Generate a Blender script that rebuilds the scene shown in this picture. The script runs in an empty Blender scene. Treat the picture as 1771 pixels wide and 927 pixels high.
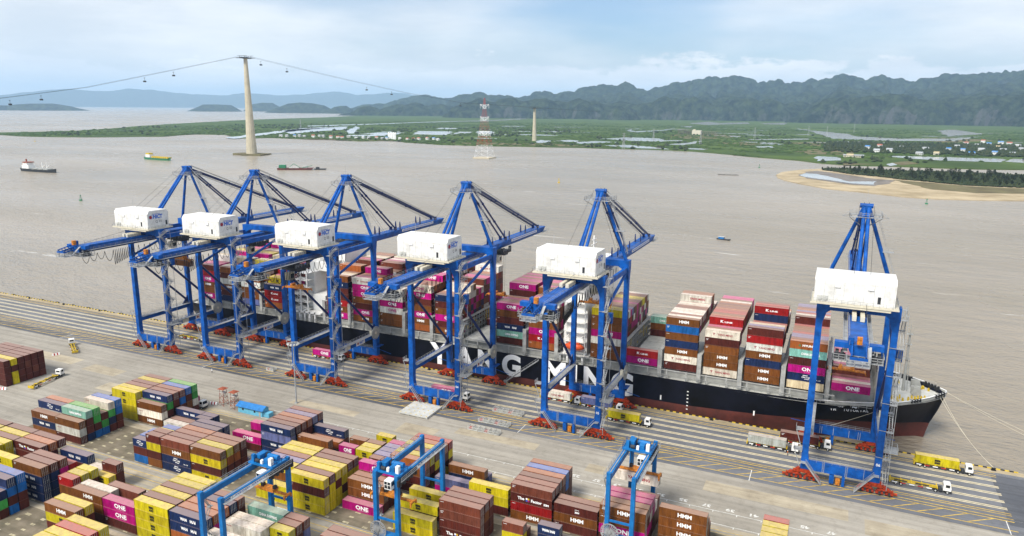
import bpy, bmesh, math, random
import numpy as np
from mathutils import Matrix, Vector

random.seed(7)
S = bpy.context.scene
COL = S.collection

# ---------------------------------------------------------------- camera
CAM_POS = (124.863, -224.05, 111.304)
YAW, PITCH, ROLL = math.radians(-24.317), math.radians(12.464), math.radians(0.533)
fwd = Vector((math.sin(YAW) * math.cos(PITCH), math.cos(YAW) * math.cos(PITCH), -math.sin(PITCH)))
rgt0 = Vector((math.cos(YAW), -math.sin(YAW), 0))
up0 = rgt0.cross(fwd)
rgt = rgt0 * math.cos(ROLL) + up0 * math.sin(ROLL)
upv = up0 * math.cos(ROLL) - rgt0 * math.sin(ROLL)
cam_data = bpy.data.cameras.new('camera')
cam_data.sensor_width = 36
cam_data.lens = 36 * 1252.55 / 1771
cam_data.clip_start = 1
cam_data.clip_end = 120000
cam = bpy.data.objects.new('camera', cam_data)
m3 = Matrix((rgt, upv, -fwd)).transposed()
cam.matrix_world = Matrix.Translation(CAM_POS) @ m3.to_4x4()
COL.objects.link(cam)
S.camera = cam

# ---------------------------------------------------------------- exposure
S.view_settings.view_transform = 'Standard'
S.view_settings.look = 'None'
S.view_settings.gamma = 1
S.view_settings.exposure = 0.84
S.view_settings.use_curve_mapping = False
S.cycles.volume_bounces = 2
S.cycles.max_bounces = 6

# ---------------------------------------------------------------- sky and sun (bright thin overcast)
HAZE_DENSITY = 3.6e-5
SUN_EL, SUN_AZ = math.radians(50), math.radians(197)   # azimuth from +Y towards +X
W = bpy.data.worlds.new('World')
S.world = W
W.use_nodes = True
nt = W.node_tree
nt.nodes.clear()
def wn(t, **k):
    n = nt.nodes.new(t)
    for a, b in k.items():
        setattr(n, a, b)
    return n
L = nt.links.new
out = wn('ShaderNodeOutputWorld')
bg = wn('ShaderNodeBackground')
bg.inputs['Strength'].default_value = 0.085
L(bg.outputs[0], out.inputs[0])
sky = wn('ShaderNodeTexSky', sky_type='NISHITA', sun_disc=False)
sky.sun_elevation = SUN_EL
sky.sun_rotation = SUN_AZ
sky.altitude = 100
sky.air_density = 1.0
sky.dust_density = 1.5
sky.ozone_density = 1.5
tc = wn('ShaderNodeTexCoord')
def noise(scale3, scale, detail, rough, loc=(0, 0, 0)):
    mp = wn('ShaderNodeMapping')
    mp.inputs['Scale'].default_value = scale3
    mp.inputs['Location'].default_value = loc
    L(tc.outputs['Generated'], mp.inputs[0])
    nz = wn('ShaderNodeTexNoise')
    nz.inputs['Scale'].default_value = scale
    nz.inputs['Detail'].default_value = detail
    nz.inputs['Roughness'].default_value = rough
    L(mp.outputs[0], nz.inputs[0])
    return nz.outputs[0]
def ramp(fac, pts, interp='EASE'):
    r = wn('ShaderNodeValToRGB')
    r.color_ramp.interpolation = interp
    els = r.color_ramp.elements
    while len(els) < len(pts):
        els.new(0.5)
    for e, (pos, v) in zip(els, pts):
        e.position = pos
        e.color = (v, v, v, 1)
    L(fac, r.inputs[0])
    return r.outputs[0]
def mth(op, a, b):
    n = wn('ShaderNodeMath', operation=op)
    for i, v in enumerate((a, b)):
        if isinstance(v, (int, float)):
            n.inputs[i].default_value = v
        else:
            L(v, n.inputs[i])
    return n.outputs[0]
sep = wn('ShaderNodeSeparateXYZ')
L(tc.outputs['Generated'], sep.inputs[0])
el = sep.outputs[2]
# high veil, streaky, over the whole dome; low heaped band just above the horizon
veil = ramp(noise((1.0, 1.0, 4.5), 1.6, 6, 0.5, (1.15, 0.4, 0.2)), [(0.29, 0.0), (0.60, 1.0)])
heap_n = noise((1.0, 1.0, 2.6), 7.0, 9, 0.62, (1.7, 5.2, 0))
heap_edge = ramp(mth('ADD', mth('MULTIPLY', el, -7.0), heap_n), [(0.06, 0.0), (0.16, 1.0)])
heap_low = ramp(el, [(0.0, 0.55), (0.035, 1.0)])
cl = mth('MAXIMUM', mth('MULTIPLY', veil, 0.85), mth('MULTIPLY', heap_edge, heap_low))
tint = wn('ShaderNodeMix', data_type='RGBA')
tint.blend_type = 'MULTIPLY'
tint.inputs[0].default_value = 1.0
L(sky.outputs[0], tint.inputs[6])
tint.inputs[7].default_value = (0.78, 0.86, 0.98, 1)
cn = noise((1.0, 1.0, 5.0), 5.0, 8, 0.6, (0.3, 2.2, 1.0))
ccol = wn('ShaderNodeMix', data_type='RGBA')
L(ramp(cn, [(0.25, 0.0), (0.7, 1.0)]), ccol.inputs[0])
ccol.inputs[6].default_value = (5.7, 5.95, 6.3, 1)
ccol.inputs[7].default_value = (7.8, 7.75, 7.7, 1)
mx = wn('ShaderNodeMix', data_type='RGBA')
L(cl, mx.inputs[0])
L(tint.outputs[2], mx.inputs[6])
L(ccol.outputs[2], mx.inputs[7])
L(mx.outputs[2], bg.inputs[0])

sun_d = bpy.data.lights.new('sun', 'SUN')
sun_d.energy = 2.7
sun_d.angle = math.radians(17)
sun_d.color = (1.0, 0.955, 0.88)
sun = bpy.data.objects.new('sun', sun_d)
sd = Vector((math.sin(SUN_AZ) * math.cos(SUN_EL), math.cos(SUN_AZ) * math.cos(SUN_EL), math.sin(SUN_EL)))
sun.rotation_euler = sd.to_track_quat('Z', 'Y').to_euler()
COL.objects.link(sun)

# ---------------------------------------------------------------- helpers
class MB:
    """collects shapes; build() links them as one mesh object"""
    def __init__(s):
        s.v = []
        s.f = []
        s.mi = []
        s.cur = 0
    def add(s, vs, fs):
        n = len(s.v)
        s.v.extend(tuple(a) for a in vs)
        for f in fs:
            s.f.append(tuple(n + i for i in f))
            s.mi.append(s.cur)
        return s
    def box(s, x0, x1, y0, y1, z0, z1):
        return s.add([(x0, y0, z0), (x1, y0, z0), (x1, y1, z0), (x0, y1, z0), (x0, y0, z1), (x1, y0, z1), (x1, y1, z1), (x0, y1, z1)],
                     [(0, 3, 2, 1), (4, 5, 6, 7), (0, 1, 5, 4), (1, 2, 6, 5), (2, 3, 7, 6), (3, 0, 4, 7)])
    def frustum(s, a, b):
        """a, b: (x0,x1,y0,y1,z) bottom and top rectangles"""
        x0, x1, y0, y1, z0 = a
        u0, u1, w0, w1, z1 = b
        return s.add([(x0, y0, z0), (x1, y0, z0), (x1, y1, z0), (x0, y1, z0), (u0, w0, z1), (u1, w0, z1), (u1, w1, z1), (u0, w1, z1)],
                     [(0, 3, 2, 1), (4, 5, 6, 7), (0, 1, 5, 4), (1, 2, 6, 5), (2, 3, 7, 6), (3, 0, 4, 7)])
    def bar(s, p, q, w, h=None, up=(0, 0, 1)):
        h = h or w
        p, q = Vector(p), Vector(q)
        d = (q - p)
        if d.length < 1e-6:
            return s
        d.normalize()
        u = Vector(up)
        if abs(d.dot(u)) > 0.98:
            u = Vector((0, 1, 0))
        r = d.cross(u).normalized()
        u = r.cross(d)
        a, b = r * (w / 2), u * (h / 2)
        vs = [p - a - b, p + a - b, p + a + b, p - a + b, q - a - b, q + a - b, q + a + b, q - a + b]
        return s.add(vs, [(0, 3, 2, 1), (4, 5, 6, 7), (0, 1, 5, 4), (1, 2, 6, 5), (2, 3, 7, 6), (3, 0, 4, 7)])
    def tube(s, p, q, r, n=8, r2=None, caps=True):
        r2 = r if r2 is None else r2
        p, q = Vector(p), Vector(q)
        d = (q - p).normalized()
        u = Vector((0, 0, 1)) if abs(d.z) < 0.95 else Vector((1, 0, 0))
        a = d.cross(u).normalized()
        b = d.cross(a)
        vs, fs = [], []
        for c, rr in ((p, r), (q, r2)):
            for i in range(n):
                t = 2 * math.pi * i / n
                vs.append(c + a * (rr * math.cos(t)) + b * (rr * math.sin(t)))
        for i in range(n):
            j = (i + 1) % n
            fs.append((i, j, n + j, n + i))
        if caps:
            fs.append(tuple(range(n - 1, -1, -1)))
            fs.append(tuple(range(n, 2 * n)))
        return s.add(vs, fs)
    def path(s, pts, r, n=5):
        for a, b in zip(pts[:-1], pts[1:]):
            s.tube(a, b, r, n)
        return s
    def prism(s, poly, axis, a, b):
        """extrude a 2-D polygon along axis ('x','y','z') from a to b"""
        def P(q, t):
            return {'x': (t, q[0], q[1]), 'y': (q[0], t, q[1]), 'z': (q[0], q[1], t)}[axis]
        n = len(poly)
        vs = [P(q, a) for q in poly] + [P(q, b) for q in poly]
        fs = [tuple(range(n)), tuple(range(2 * n - 1, n - 1, -1))]
        for i in range(n):
            j = (i + 1) % n
            fs.append((j, i, n + i, n + j))
        return s.add(vs, fs)
    def ball(s, c, r, sz=1.0, seg=8, rings=5):
        c = Vector(c)
        vs, fs = [], []
        for i in range(rings + 1):
            t = math.pi * i / rings
            for j in range(seg):
                a = 2 * math.pi * j / seg
                vs.append(c + Vector((r * math.sin(t) * math.cos(a), r * math.sin(t) * math.sin(a), r * sz * math.cos(t))))
        for i in range(rings):
            for j in range(seg):
                k = (j + 1) % seg
                fs.append((i * seg + j, (i + 1) * seg + j, (i + 1) * seg + k, i * seg + k))
        return s.add(vs, fs)
    def rail(s, p, q, h=1.1, step=2.0, w=0.07):
        """handrail along p-q"""
        p, q = Vector(p), Vector(q)
        n = max(1, int((q - p).length / step))
        for i in range(n + 1):
            a = p.lerp(q, i / n)
            s.bar(a, a + Vector((0, 0, h)), w)
        for k in (0.55, 1.0):
            s.bar(p + Vector((0, 0, h * k)), q + Vector((0, 0, h * k)), w)
        return s
    def mesh(s, name):
        me = bpy.data.meshes.new(name)
        me.from_pydata(s.v, [], s.f)
        me.update()
        bm = bmesh.new()
        bm.from_mesh(me)
        bmesh.ops.recalc_face_normals(bm, faces=bm.faces)
        bm.to_mesh(me)
        bm.free()
        return me
    def build(s, name, mats, parent=None, smooth=False):
        me = s.mesh(name)
        mats = mats if isinstance(mats, (list, tuple)) else [mats]
        for m in mats:
            me.materials.append(m)
        if len(mats) > 1:
            me.polygons.foreach_set('material_index', s.mi)
        if smooth:
            me.polygons.foreach_set('use_smooth', [True] * len(me.polygons))
        return link(name, me, parent)

KIDS = {}
def link(name, me, parent=None, loc=None):
    o = bpy.data.objects.new(name, me)
    COL.objects.link(o)
    if parent is not None:
        o.parent = parent
        KIDS.setdefault(parent.name, []).append(o)
    if loc is not None:
        o.location = loc
    return o
def empty(name, loc=(0, 0, 0), rz=0.0):
    o = bpy.data.objects.new(name, None)
    COL.objects.link(o)
    o.location = loc
    o.rotation_euler = (0, 0, rz)
    o.empty_display_size = 1
    return o
def tag(o, label, cat, group=None, kind=None):
    o['label'] = label
    o['category'] = cat
    if group:
        o['group'] = group
    if kind:
        o['kind'] = kind
    return o
def struct(o):
    o['kind'] = 'structure'
    return o
def copy_tree(o, parent=None):
    c = o.copy()
    COL.objects.link(c)
    c.parent = parent
    if parent is not None:
        KIDS.setdefault(parent.name, []).append(c)
    for k in list(KIDS.get(o.name, [])):
        copy_tree(k, c)
    return c
_txt = {}
def text_mesh(s, bold=0.02, res=2, shear=0.0, spacing=1.0, w=None, h=None, lines=1.0):
    """mesh of flat lettering, x right, y up, centred, scaled to width w and height h"""
    key = (s, bold, shear, spacing, w, h, lines, res)
    if key in _txt:
        return _txt[key]
    cu = bpy.data.curves.new('lettering', 'FONT')
    cu.body = s
    cu.size = 1
    cu.offset = bold
    cu.shear = shear
    cu.space_character = spacing
    cu.space_line = lines
    cu.align_x = 'CENTER'
    cu.resolution_u = res
    o = bpy.data.objects.new('lettering', cu)
    COL.objects.link(o)
    dg = bpy.context.evaluated_depsgraph_get()
    me = bpy.data.meshes.new_from_object(o.evaluated_get(dg))
    bpy.data.objects.remove(o)
    bpy.data.curves.remove(cu)
    n = len(me.vertices)
    if n == 0:
        return text_mesh('~', bold=bold, w=w, h=h)
    co = np.empty(n * 3)
    me.vertices.foreach_get('co', co)
    co = co.reshape(-1, 3)
    lo, hi = co.min(0), co.max(0)
    c = (lo + hi) / 2
    sc = np.ones(3)
    d = hi - lo
    if w and h:
        sc = np.array([w / d[0], h / d[1], 1])
    elif w:
        sc[:2] = w / d[0]
    elif h:
        sc[:2] = h / d[1]
    co = (co - c) * sc
    me.vertices.foreach_set('co', co.ravel())
    me.materials.clear()
    me.update()
    _txt[key] = me
    return me
def text_obj(name, s, mat, parent, loc, rot, **k):
    me = text_mesh(s, **k)
    key = (me.name, mat.name)
    if key not in _txt:
        m2 = me.copy()
        m2.materials.append(mat)
        _txt[key] = m2
    o = link(name, _txt[key], parent, loc)
    o.rotation_euler = rot
    return o
FRONT = (math.pi / 2, 0, 0)                 # faces -Y
SIDE = (math.pi / 2, 0, math.pi / 2)        # faces +X

# ---------------------------------------------------------------- materials
def nodes(name):
    m = bpy.data.materials.new(name)
    m.use_nodes = True
    t = m.node_tree
    return m, t, t.nodes['Principled BSDF']
def mat(name, col, rough=0.6, metal=0.0, var=0.12, scale=0.6, bump=0.0, bscale=4.0, spec=0.4, dirt=None, emit=None):
    m, t, b = nodes(name)
    b.inputs['Roughness'].default_value = rough
    b.inputs['Metallic'].default_value = metal
    b.inputs['Specular IOR Level'].default_value = spec
    tcn = t.nodes.new('ShaderNodeTexCoord')
    nz = t.nodes.new('ShaderNodeTexNoise')
    nz.inputs['Scale'].default_value = scale
    nz.inputs['Detail'].default_value = 6
    nz.inputs['Roughness'].default_value = 0.65
    t.links.new(tcn.outputs['Object'], nz.inputs[0])
    r = t.nodes.new('ShaderNodeValToRGB')
    c = Vector(col[:3])
    d = Vector(dirt) if dirt else c * (1 - 1.6 * var)
    r.color_ramp.elements[0].position = 0.32
    r.color_ramp.elements[0].color = (*d, 1)
    r.color_ramp.elements[1].position = 0.66
    r.color_ramp.elements[1].color = (*[min(1, x * (1 + var)) for x in c], 1)
    t.links.new(nz.outputs[0], r.inputs[0])
    t.links.new(r.outputs[0], b.inputs['Base Color'])
    if bump:
        n2 = t.nodes.new('ShaderNodeTexNoise')
        n2.inputs['Scale'].default_value = bscale
        n2.inputs['Detail'].default_value = 4
        t.links.new(tcn.outputs['Object'], n2.inputs[0])
        bp = t.nodes.new('ShaderNodeBump')
        bp.inputs['Strength'].default_value = bump
        bp.inputs['Distance'].default_value = 0.1
        t.links.new(n2.outputs[0], bp.inputs['Height'])
        t.links.new(bp.outputs[0], b.inputs['Normal'])
    return m
M = {}
M['blue'] = mat('crane_blue_paint', (0.002, 0.082, 0.35), 0.5, var=0.3, scale=0.35, spec=0.25)
M['rtgblue'] = mat('gantry_blue_paint', (0.007, 0.145, 0.40), 0.5, var=0.2, scale=0.4, spec=0.3)
M['dblue'] = mat('dark_blue_paint', (0.003, 0.020, 0.11), 0.4, var=0.1, spec=0.3)
M['orange'] = mat('orange_red_paint', (0.46, 0.045, 0.008), 0.6, var=0.25, scale=1.5, dirt=(0.10, 0.016, 0.008), spec=0.25)
M['spreader'] = mat('spreader_orange_paint', (0.62, 0.22, 0.02), 0.5, var=0.2, scale=1.5, dirt=(0.2, 0.06, 0.01))
M['galv'] = mat('galvanised_steel', (0.36, 0.37, 0.37), 0.55, 0.2, var=0.2)
M['dark'] = mat('dark_steel', (0.03, 0.032, 0.036), 0.6, var=0.3)
M['black'] = mat('black_rubber', (0.012, 0.012, 0.013), 0.75, var=0.2)
M['white'] = mat('white_paint', (0.80, 0.79, 0.75), 0.5, var=0.05, scale=0.3)
M['house'] = mat('house_white_paint', (0.80, 0.79, 0.75), 0.5, var=0.03, scale=0.5, dirt=(0.60, 0.585, 0.54))
M['cream'] = mat('cream_paint', (0.62, 0.57, 0.44), 0.55, var=0.08)
M['yellow'] = mat('yellow_paint', (0.62, 0.43, 0.02), 0.55, var=0.2, scale=1.0)
M['red'] = mat('red_paint', (0.45, 0.03, 0.02), 0.5, var=0.15)
M['green'] = mat('green_paint', (0.03, 0.2, 0.09), 0.5, var=0.15)
M['grey'] = mat('grey_paint', (0.36, 0.36, 0.33), 0.6, var=0.14, scale=0.5)
M['lash'] = mat('lashing_grey_paint', (0.37, 0.37, 0.345), 0.65, var=0.2, scale=0.5)
M['lgrey'] = mat('light_grey_paint', (0.52, 0.52, 0.48), 0.6, var=0.14, scale=0.4)
M['hull'] = mat('black_hull_paint', (0.0030, 0.0036, 0.0095), 0.5, var=0.6, scale=0.12, spec=0.2, bump=0.3, bscale=0.5)
M['boot'] = mat('antifouling_red_paint', (0.115, 0.026, 0.018), 0.6, var=0.25, scale=0.15, dirt=(0.05, 0.018, 0.014))
M['glass'] = mat('dark_window_glass', (0.015, 0.02, 0.025), 0.08, var=0.2)
M['t_white'] = mat('white_lettering', (0.88, 0.88, 0.86), 0.6, var=0.03)
M['t_black'] = mat('black_lettering', (0.02, 0.018, 0.01), 0.6, var=0.1)
M['t_red'] = mat('red_lettering', (0.30, 0.012, 0.03), 0.6, var=0.05)
M['t_blue'] = mat('blue_lettering', (0.01, 0.12, 0.55), 0.5, var=0.05)
M['t_mag'] = mat('magenta_lettering', (0.40, 0.006, 0.16), 0.6, var=0.05)
M['concrete'] = mat('tower_concrete', (0.52, 0.46, 0.33), 0.8, var=0.1, scale=0.08)
M['lifeboat'] = mat('lifeboat_orange', (0.62, 0.085, 0.02), 0.4, var=0.1)
M['rope'] = mat('mooring_rope', (0.55, 0.50, 0.38), 0.8, var=0.1)
M['skin'] = mat('skin', (0.35, 0.2, 0.13), 0.6, var=0.05)
M['trunk'] = mat('bark', (0.07, 0.055, 0.045), 0.9, var=0.2)

def tinted(name, attr=None, rough=0.5, grime=0.48):
    """paint whose hue comes from the object colour (or a colour attribute), worn by noise streaks"""
    m, t, b = nodes(name)
    if attr:
        src = t.nodes.new('ShaderNodeVertexColor')
        src.layer_name = attr
        csock = src.outputs['Color']
    else:
        src = t.nodes.new('ShaderNodeObjectInfo')
        csock = src.outputs['Color']
    g = t.nodes.new('ShaderNodeNewGeometry')
    oi = t.nodes.new('ShaderNodeObjectInfo')
    mp = t.nodes.new('ShaderNodeMapping')
    mp.inputs['Scale'].default_value = (0.9, 0.9, 0.22)
    t.links.new(g.outputs['Position'], mp.inputs[0])
    nz = t.nodes.new('ShaderNodeTexNoise')
    nz.inputs['Scale'].default_value = 1.1
    nz.inputs['Detail'].default_value = 7
    nz.inputs['Roughness'].default_value = 0.7
    t.links.new(mp.outputs[0], nz.inputs[0])
    r = t.nodes.new('ShaderNodeValToRGB')
    r.color_ramp.elements[0].position = 0.30
    r.color_ramp.elements[0].color = (1 - grime, 1 - grime * 1.1, 1 - grime * 1.2, 1)
    r.color_ramp.elements[1].position = 0.60
    r.color_ramp.elements[1].color = (1.08, 1.08, 1.08, 1)
    t.links.new(nz.outputs[0], r.inputs[0])
    mul = t.nodes.new('ShaderNodeMix')
    mul.data_type = 'RGBA'
    mul.blend_type = 'MULTIPLY'
    mul.inputs[0].default_value = 1
    t.links.new(csock, mul.inputs[6])
    t.links.new(r.outputs[0], mul.inputs[7])
    rn = t.nodes.new('ShaderNodeTexNoise')
    rn.inputs['Scale'].default_value = 0.75
    rn.inputs['Detail'].default_value = 9
    rn.inputs['Roughness'].default_value = 0.75
    t.links.new(g.outputs['Position'], rn.inputs[0])
    rm = t.nodes.new('ShaderNodeMapRange')
    rm.inputs[1].default_value = 0.66
    rm.inputs[2].default_value = 0.73
    rm.inputs[4].default_value = 0.75
    t.links.new(rn.outputs[0], rm.inputs[0])
    rust = t.nodes.new('ShaderNodeMix')
    rust.data_type = 'RGBA'
    t.links.new(rm.outputs[0], rust.inputs[0])
    t.links.new(mul.outputs[2], rust.inputs[6])
    rust.inputs[7].default_value = (0.10, 0.045, 0.025, 1)
    # pale dusty, chalked roofs, with brighter top light also painted into the colour
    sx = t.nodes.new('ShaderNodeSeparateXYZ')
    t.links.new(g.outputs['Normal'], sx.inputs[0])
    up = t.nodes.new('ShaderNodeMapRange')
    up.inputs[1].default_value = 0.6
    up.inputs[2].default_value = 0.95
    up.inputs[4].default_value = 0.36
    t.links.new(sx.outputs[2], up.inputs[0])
    dust_toplight = t.nodes.new('ShaderNodeMix')
    dust_toplight.data_type = 'RGBA'
    t.links.new(up.outputs[0], dust_toplight.inputs[0])
    t.links.new(rust.outputs[2], dust_toplight.inputs[6])
    dust_toplight.inputs[7].default_value = (0.66, 0.49, 0.40, 1)
    t.links.new(dust_toplight.outputs[2], b.inputs['Base Color'])
    b.inputs['Roughness'].default_value = rough
    b.inputs['Specular IOR Level'].default_value = 0.22
    return m
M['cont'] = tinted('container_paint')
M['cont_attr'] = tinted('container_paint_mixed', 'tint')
LAND=[(-3006.1, 1390.6), (-2721.6, 1469.7), (-2487.5, 1446.8), (-2312.7, 1517.6), (-2159.8, 1702.0), (-2240.9, 1935.3), (-2108.3, 1962.2), (-1859.5, 1738.8), (-1784.4, 1859.1), (-1638.8, 1844.5), (-1545.3, 1855.1), (-1370.1, 1817.5), (-1300.9, 1922.2), (-1199.9, 1838.0), (-1029.8, 1771.5), (-892.9, 1781.2), (-775.1, 1821.3), (-602.7, 1859.8), (-494.4, 1857.6), (-398.1, 1885.8), (-311.4, 1873.5), (-204.6, 1814.0), (-101.1, 1709.3), (-27.1, 1655.1), (27.5, 1619.2), (80.1, 1544.9), (150.2, 1509.9), (217.8, 1532.3), (304.0, 1530.5), (464.8, 1575.6), (596.2, 1604.8), (9479.4, 37359.6), (4107.5, 21773.2), (431.2, 13993.2), (-2353.2, 12992.2), (-4266.5, 12304.3), (-6854.1, 12765.8), (-7390.0, 10569.5), (-5563.7, 7539.4), (-4841.1, 5974.2), (-4348.8, 4402.8), (-3647.7, 3049.0), (-3294.9, 2467.8), (-3053.1, 2138.0), (-2929.5, 1908.1), (-2915.5, 1723.0), (-2947.5, 1605.4), (-3127.6, 1453.9)]
PONDS=[[(-1557.5, 2454.5), (-1765.2, 2838.7), (-1607.3, 2898.7), (-1406.8, 2480.5)], [(-1895.7, 3209.8), (-1968.3, 3413.1), (-1849.8, 3418.9), (-1766.5, 3171.8)], [(-1408.3, 2516.9), (-1564.4, 2885.7), (-1499.4, 2916.5), (-1440.5, 2757.1), (-1434.5, 2634.3)], [(-1479.6, 2885.0), (-1555.0, 3073.9), (-1485.5, 3080.9), (-1303.7, 2741.1), (-1388.8, 2734.7)], [(-1749.1, 2338.2), (-1805.9, 2563.5), (-1706.0, 2624.8), (-1600.5, 2419.7)], [(-2043.3, 2648.4), (-2506.4, 3350.9), (-2327.5, 3143.2), (-1807.5, 2390.2), (-1805.0, 2331.9)], [(-1725.3, 2226.1), (-1626.5, 2360.6), (-1547.6, 2244.0), (-1636.4, 2108.0)], [(-868.9, 2161.6), (-894.3, 2272.1), (-842.2, 2244.3), (-786.8, 2079.2), (-816.3, 2047.0)], [(-815.2, 2200.7), (-806.2, 2337.2), (-758.8, 2305.4), (-717.2, 2186.7)], [(-2776.4, 3246.5), (-2793.9, 3645.5), (-2814.8, 4118.2), (-2881.4, 4565.5), (-2908.1, 5337.2), (-2895.3, 5945.8), (-3147.6, 7105.9), (-3849.3, 9899.4), (-3823.1, 10263.9), (-3546.7, 9129.0), (-2856.6, 6454.3), (-2717.2, 5582.0), (-2769.0, 5082.1), (-2758.4, 4369.4), (-2703.5, 3953.6), (-2673.0, 3484.9), (-2665.2, 3113.2)], [(-949.1, 3602.0), (-1014.4, 3915.6), (-884.6, 3573.5), (-826.8, 3858.3), (-832.5, 4294.7), (-779.9, 3749.5), (-827.8, 3385.8)], [(-758.8, 2470.8), (-690.6, 2724.4), (-539.9, 2679.8), (-452.1, 2401.6), (-541.8, 2399.3), (-644.5, 2415.8), (-692.4, 2491.4)], [(-724.0, 2205.6), (-696.7, 2312.1), (-587.1, 2268.3), (-676.3, 2069.8)], [(-579.5, 2005.1), (-518.8, 2107.1), (-402.3, 2014.2), (-337.8, 1904.3), (-438.6, 1919.3)], [(-408.4, 2205.1), (-378.7, 2429.9), (-374.9, 2614.0), (-354.2, 2472.2), (-346.5, 2196.5)], [(-302.1, 1952.5), (-298.7, 2013.8), (-243.6, 2008.3), (-245.9, 1933.7)], [(-1088.0, 6059.6), (-1106.4, 7129.6), (-742.9, 5959.2), (-839.9, 5547.8), (-1007.0, 5803.7)], [(-888.8, 6512.7), (-737.0, 7109.6), (-628.6, 6285.4), (-751.8, 5949.6)], [(-570.4, 6641.6), (-395.8, 7246.6), (-350.6, 6185.7), (-496.6, 6224.7)], [(-347.5, 3167.9), (-295.0, 3152.8), (-279.5, 2988.9), (-326.2, 3056.3)], [(-229.8, 2836.4), (-12.9, 3092.4), (-7.5, 2971.8), (-221.8, 2769.0)], [(-181.2, 4899.1), (-79.7, 4587.4), (-67.3, 4309.2), (-144.3, 4669.2)], [(-139.0, 2240.9), (-92.8, 2301.9), (-75.1, 2191.5), (-124.0, 2176.4)], [(-947.2, 5004.6), (-854.8, 4998.3), (-790.0, 4610.6), (-839.4, 4647.7)], [(-6047.8, 23380.5), (-6945.2, 28611.6), (-3845.5, 15744.4), (-4365.0, 17194.3)], [(56.5, 1729.1), (62.7, 1801.0), (116.5, 1794.8), (120.5, 1664.9), (69.6, 1608.9)], [(227.1, 1893.6), (238.2, 1942.6), (487.6, 1955.8), (460.5, 1802.0), (332.5, 1796.3)], [(473.2, 1833.8), (515.8, 1978.9), (534.9, 1963.7), (506.6, 1806.8)], [(211.3, 1582.1), (226.4, 1635.4), (233.4, 1574.2), (216.2, 1522.7)], [(-93.7, 4534.3), (142.3, 3869.8), (166.0, 3513.8), (344.6, 3335.4), (531.5, 3475.9), (727.3, 3951.0), (521.9, 3196.0), (286.1, 3024.2), (75.1, 3132.8)], [(634.0, 5027.4), (777.0, 5472.5), (789.9, 4395.5), (568.9, 3827.6)], [(-2278.8, 2477.6), (-2463.2, 2815.5), (-2515.8, 3068.0), (-2498.2, 3252.7), (-2169.1, 2815.5), (-2076.4, 2437.7), (-1965.7, 2158.7)], [(-1910.8, 1762.4), (-1817.4, 1710.3), (-1905.8, 1899.9), (-2152.7, 2372.7), (-2377.6, 2895.3), (-2447.9, 3133.5), (-2376.3, 2628.6), (-2044.1, 2013.7)]]
PATCHES=[[(-10.4, 2005.0), (59.8, 2192.6), (154.9, 2113.7), (139.4, 1917.9), (41.0, 1883.4)], [(-68.5, 2596.3), (61.0, 2800.9), (195.8, 2629.3), (174.0, 2388.2), (17.4, 2410.9)], [(-288.0, 2439.7), (-209.8, 2605.0), (-115.2, 2460.3), (-187.3, 2269.3)], [(-633.2, 3146.6), (-439.3, 3397.6), (-278.1, 3167.8), (-377.7, 2725.7), (-520.6, 2753.8)], [(-1086.6, 1869.9), (-930.0, 1981.7), (-662.0, 2028.9), (-523.2, 1953.6), (-789.1, 1853.0)], [(344.6, 3335.4), (549.3, 3643.8), (688.2, 3382.2), (479.6, 2987.4)], [(103.2, 1579.5), (150.6, 1568.0), (197.0, 1576.5), (127.5, 1496.2)], [(222.3, 1631.9), (262.7, 1720.3), (281.0, 1647.5), (241.6, 1565.3)], [(-1670.4, 1820.8), (-1449.6, 1926.5), (-1245.1, 1908.6), (-1395.7, 1852.6)]]
SPIT=[(15.7, 1181.4), (20.0, 1253.9), (49.7, 1332.5), (90.6, 1389.2), (149.4, 1391.6), (231.8, 1393.4), (321.0, 1401.2), (438.3, 1427.1), (571.5, 1504.6), (440.6, 977.7), (349.5, 935.2), (300.0, 915.2), (244.5, 899.1), (203.4, 906.1), (160.9, 937.9), (106.4, 968.3), (61.9, 1031.0), (23.6, 1122.0)]
LAGOON=[(54.8, 1190.4), (63.1, 1240.2), (83.1, 1236.6), (108.1, 1178.8), (136.9, 1104.8), (179.6, 1129.1), (174.0, 1067.7), (140.6, 1071.5), (107.5, 1112.7), (67.3, 1155.3)]
MUD=[(51.8, 1203.4), (61.1, 1280.3), (80.3, 1314.7), (115.1, 1270.6), (181.2, 1180.5), (208.2, 1170.2), (197.4, 1103.6), (173.3, 1045.4), (136.9, 1053.5), (108.0, 1088.4), (68.2, 1136.8)]
SCRUB=[(204.8, 1181.1), (252.9, 1158.7), (302.8, 1118.2), (383.0, 1120.8), (443.7, 1154.7), (422.1, 1056.3), (367.6, 1035.2), (305.6, 1010.1), (251.3, 1037.2), (227.1, 1108.9)]
GROVE=[(86.3, 1342.2), (114.6, 1311.7), (141.3, 1264.4), (182.9, 1235.9), (217.3, 1196.0), (254.0, 1171.4), (304.2, 1129.9), (385.1, 1132.3), (443.7, 1154.7), (501.9, 1420.3), (429.5, 1378.4), (355.4, 1379.9), (270.5, 1370.9), (204.8, 1364.7), (137.0, 1365.3)]
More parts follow.
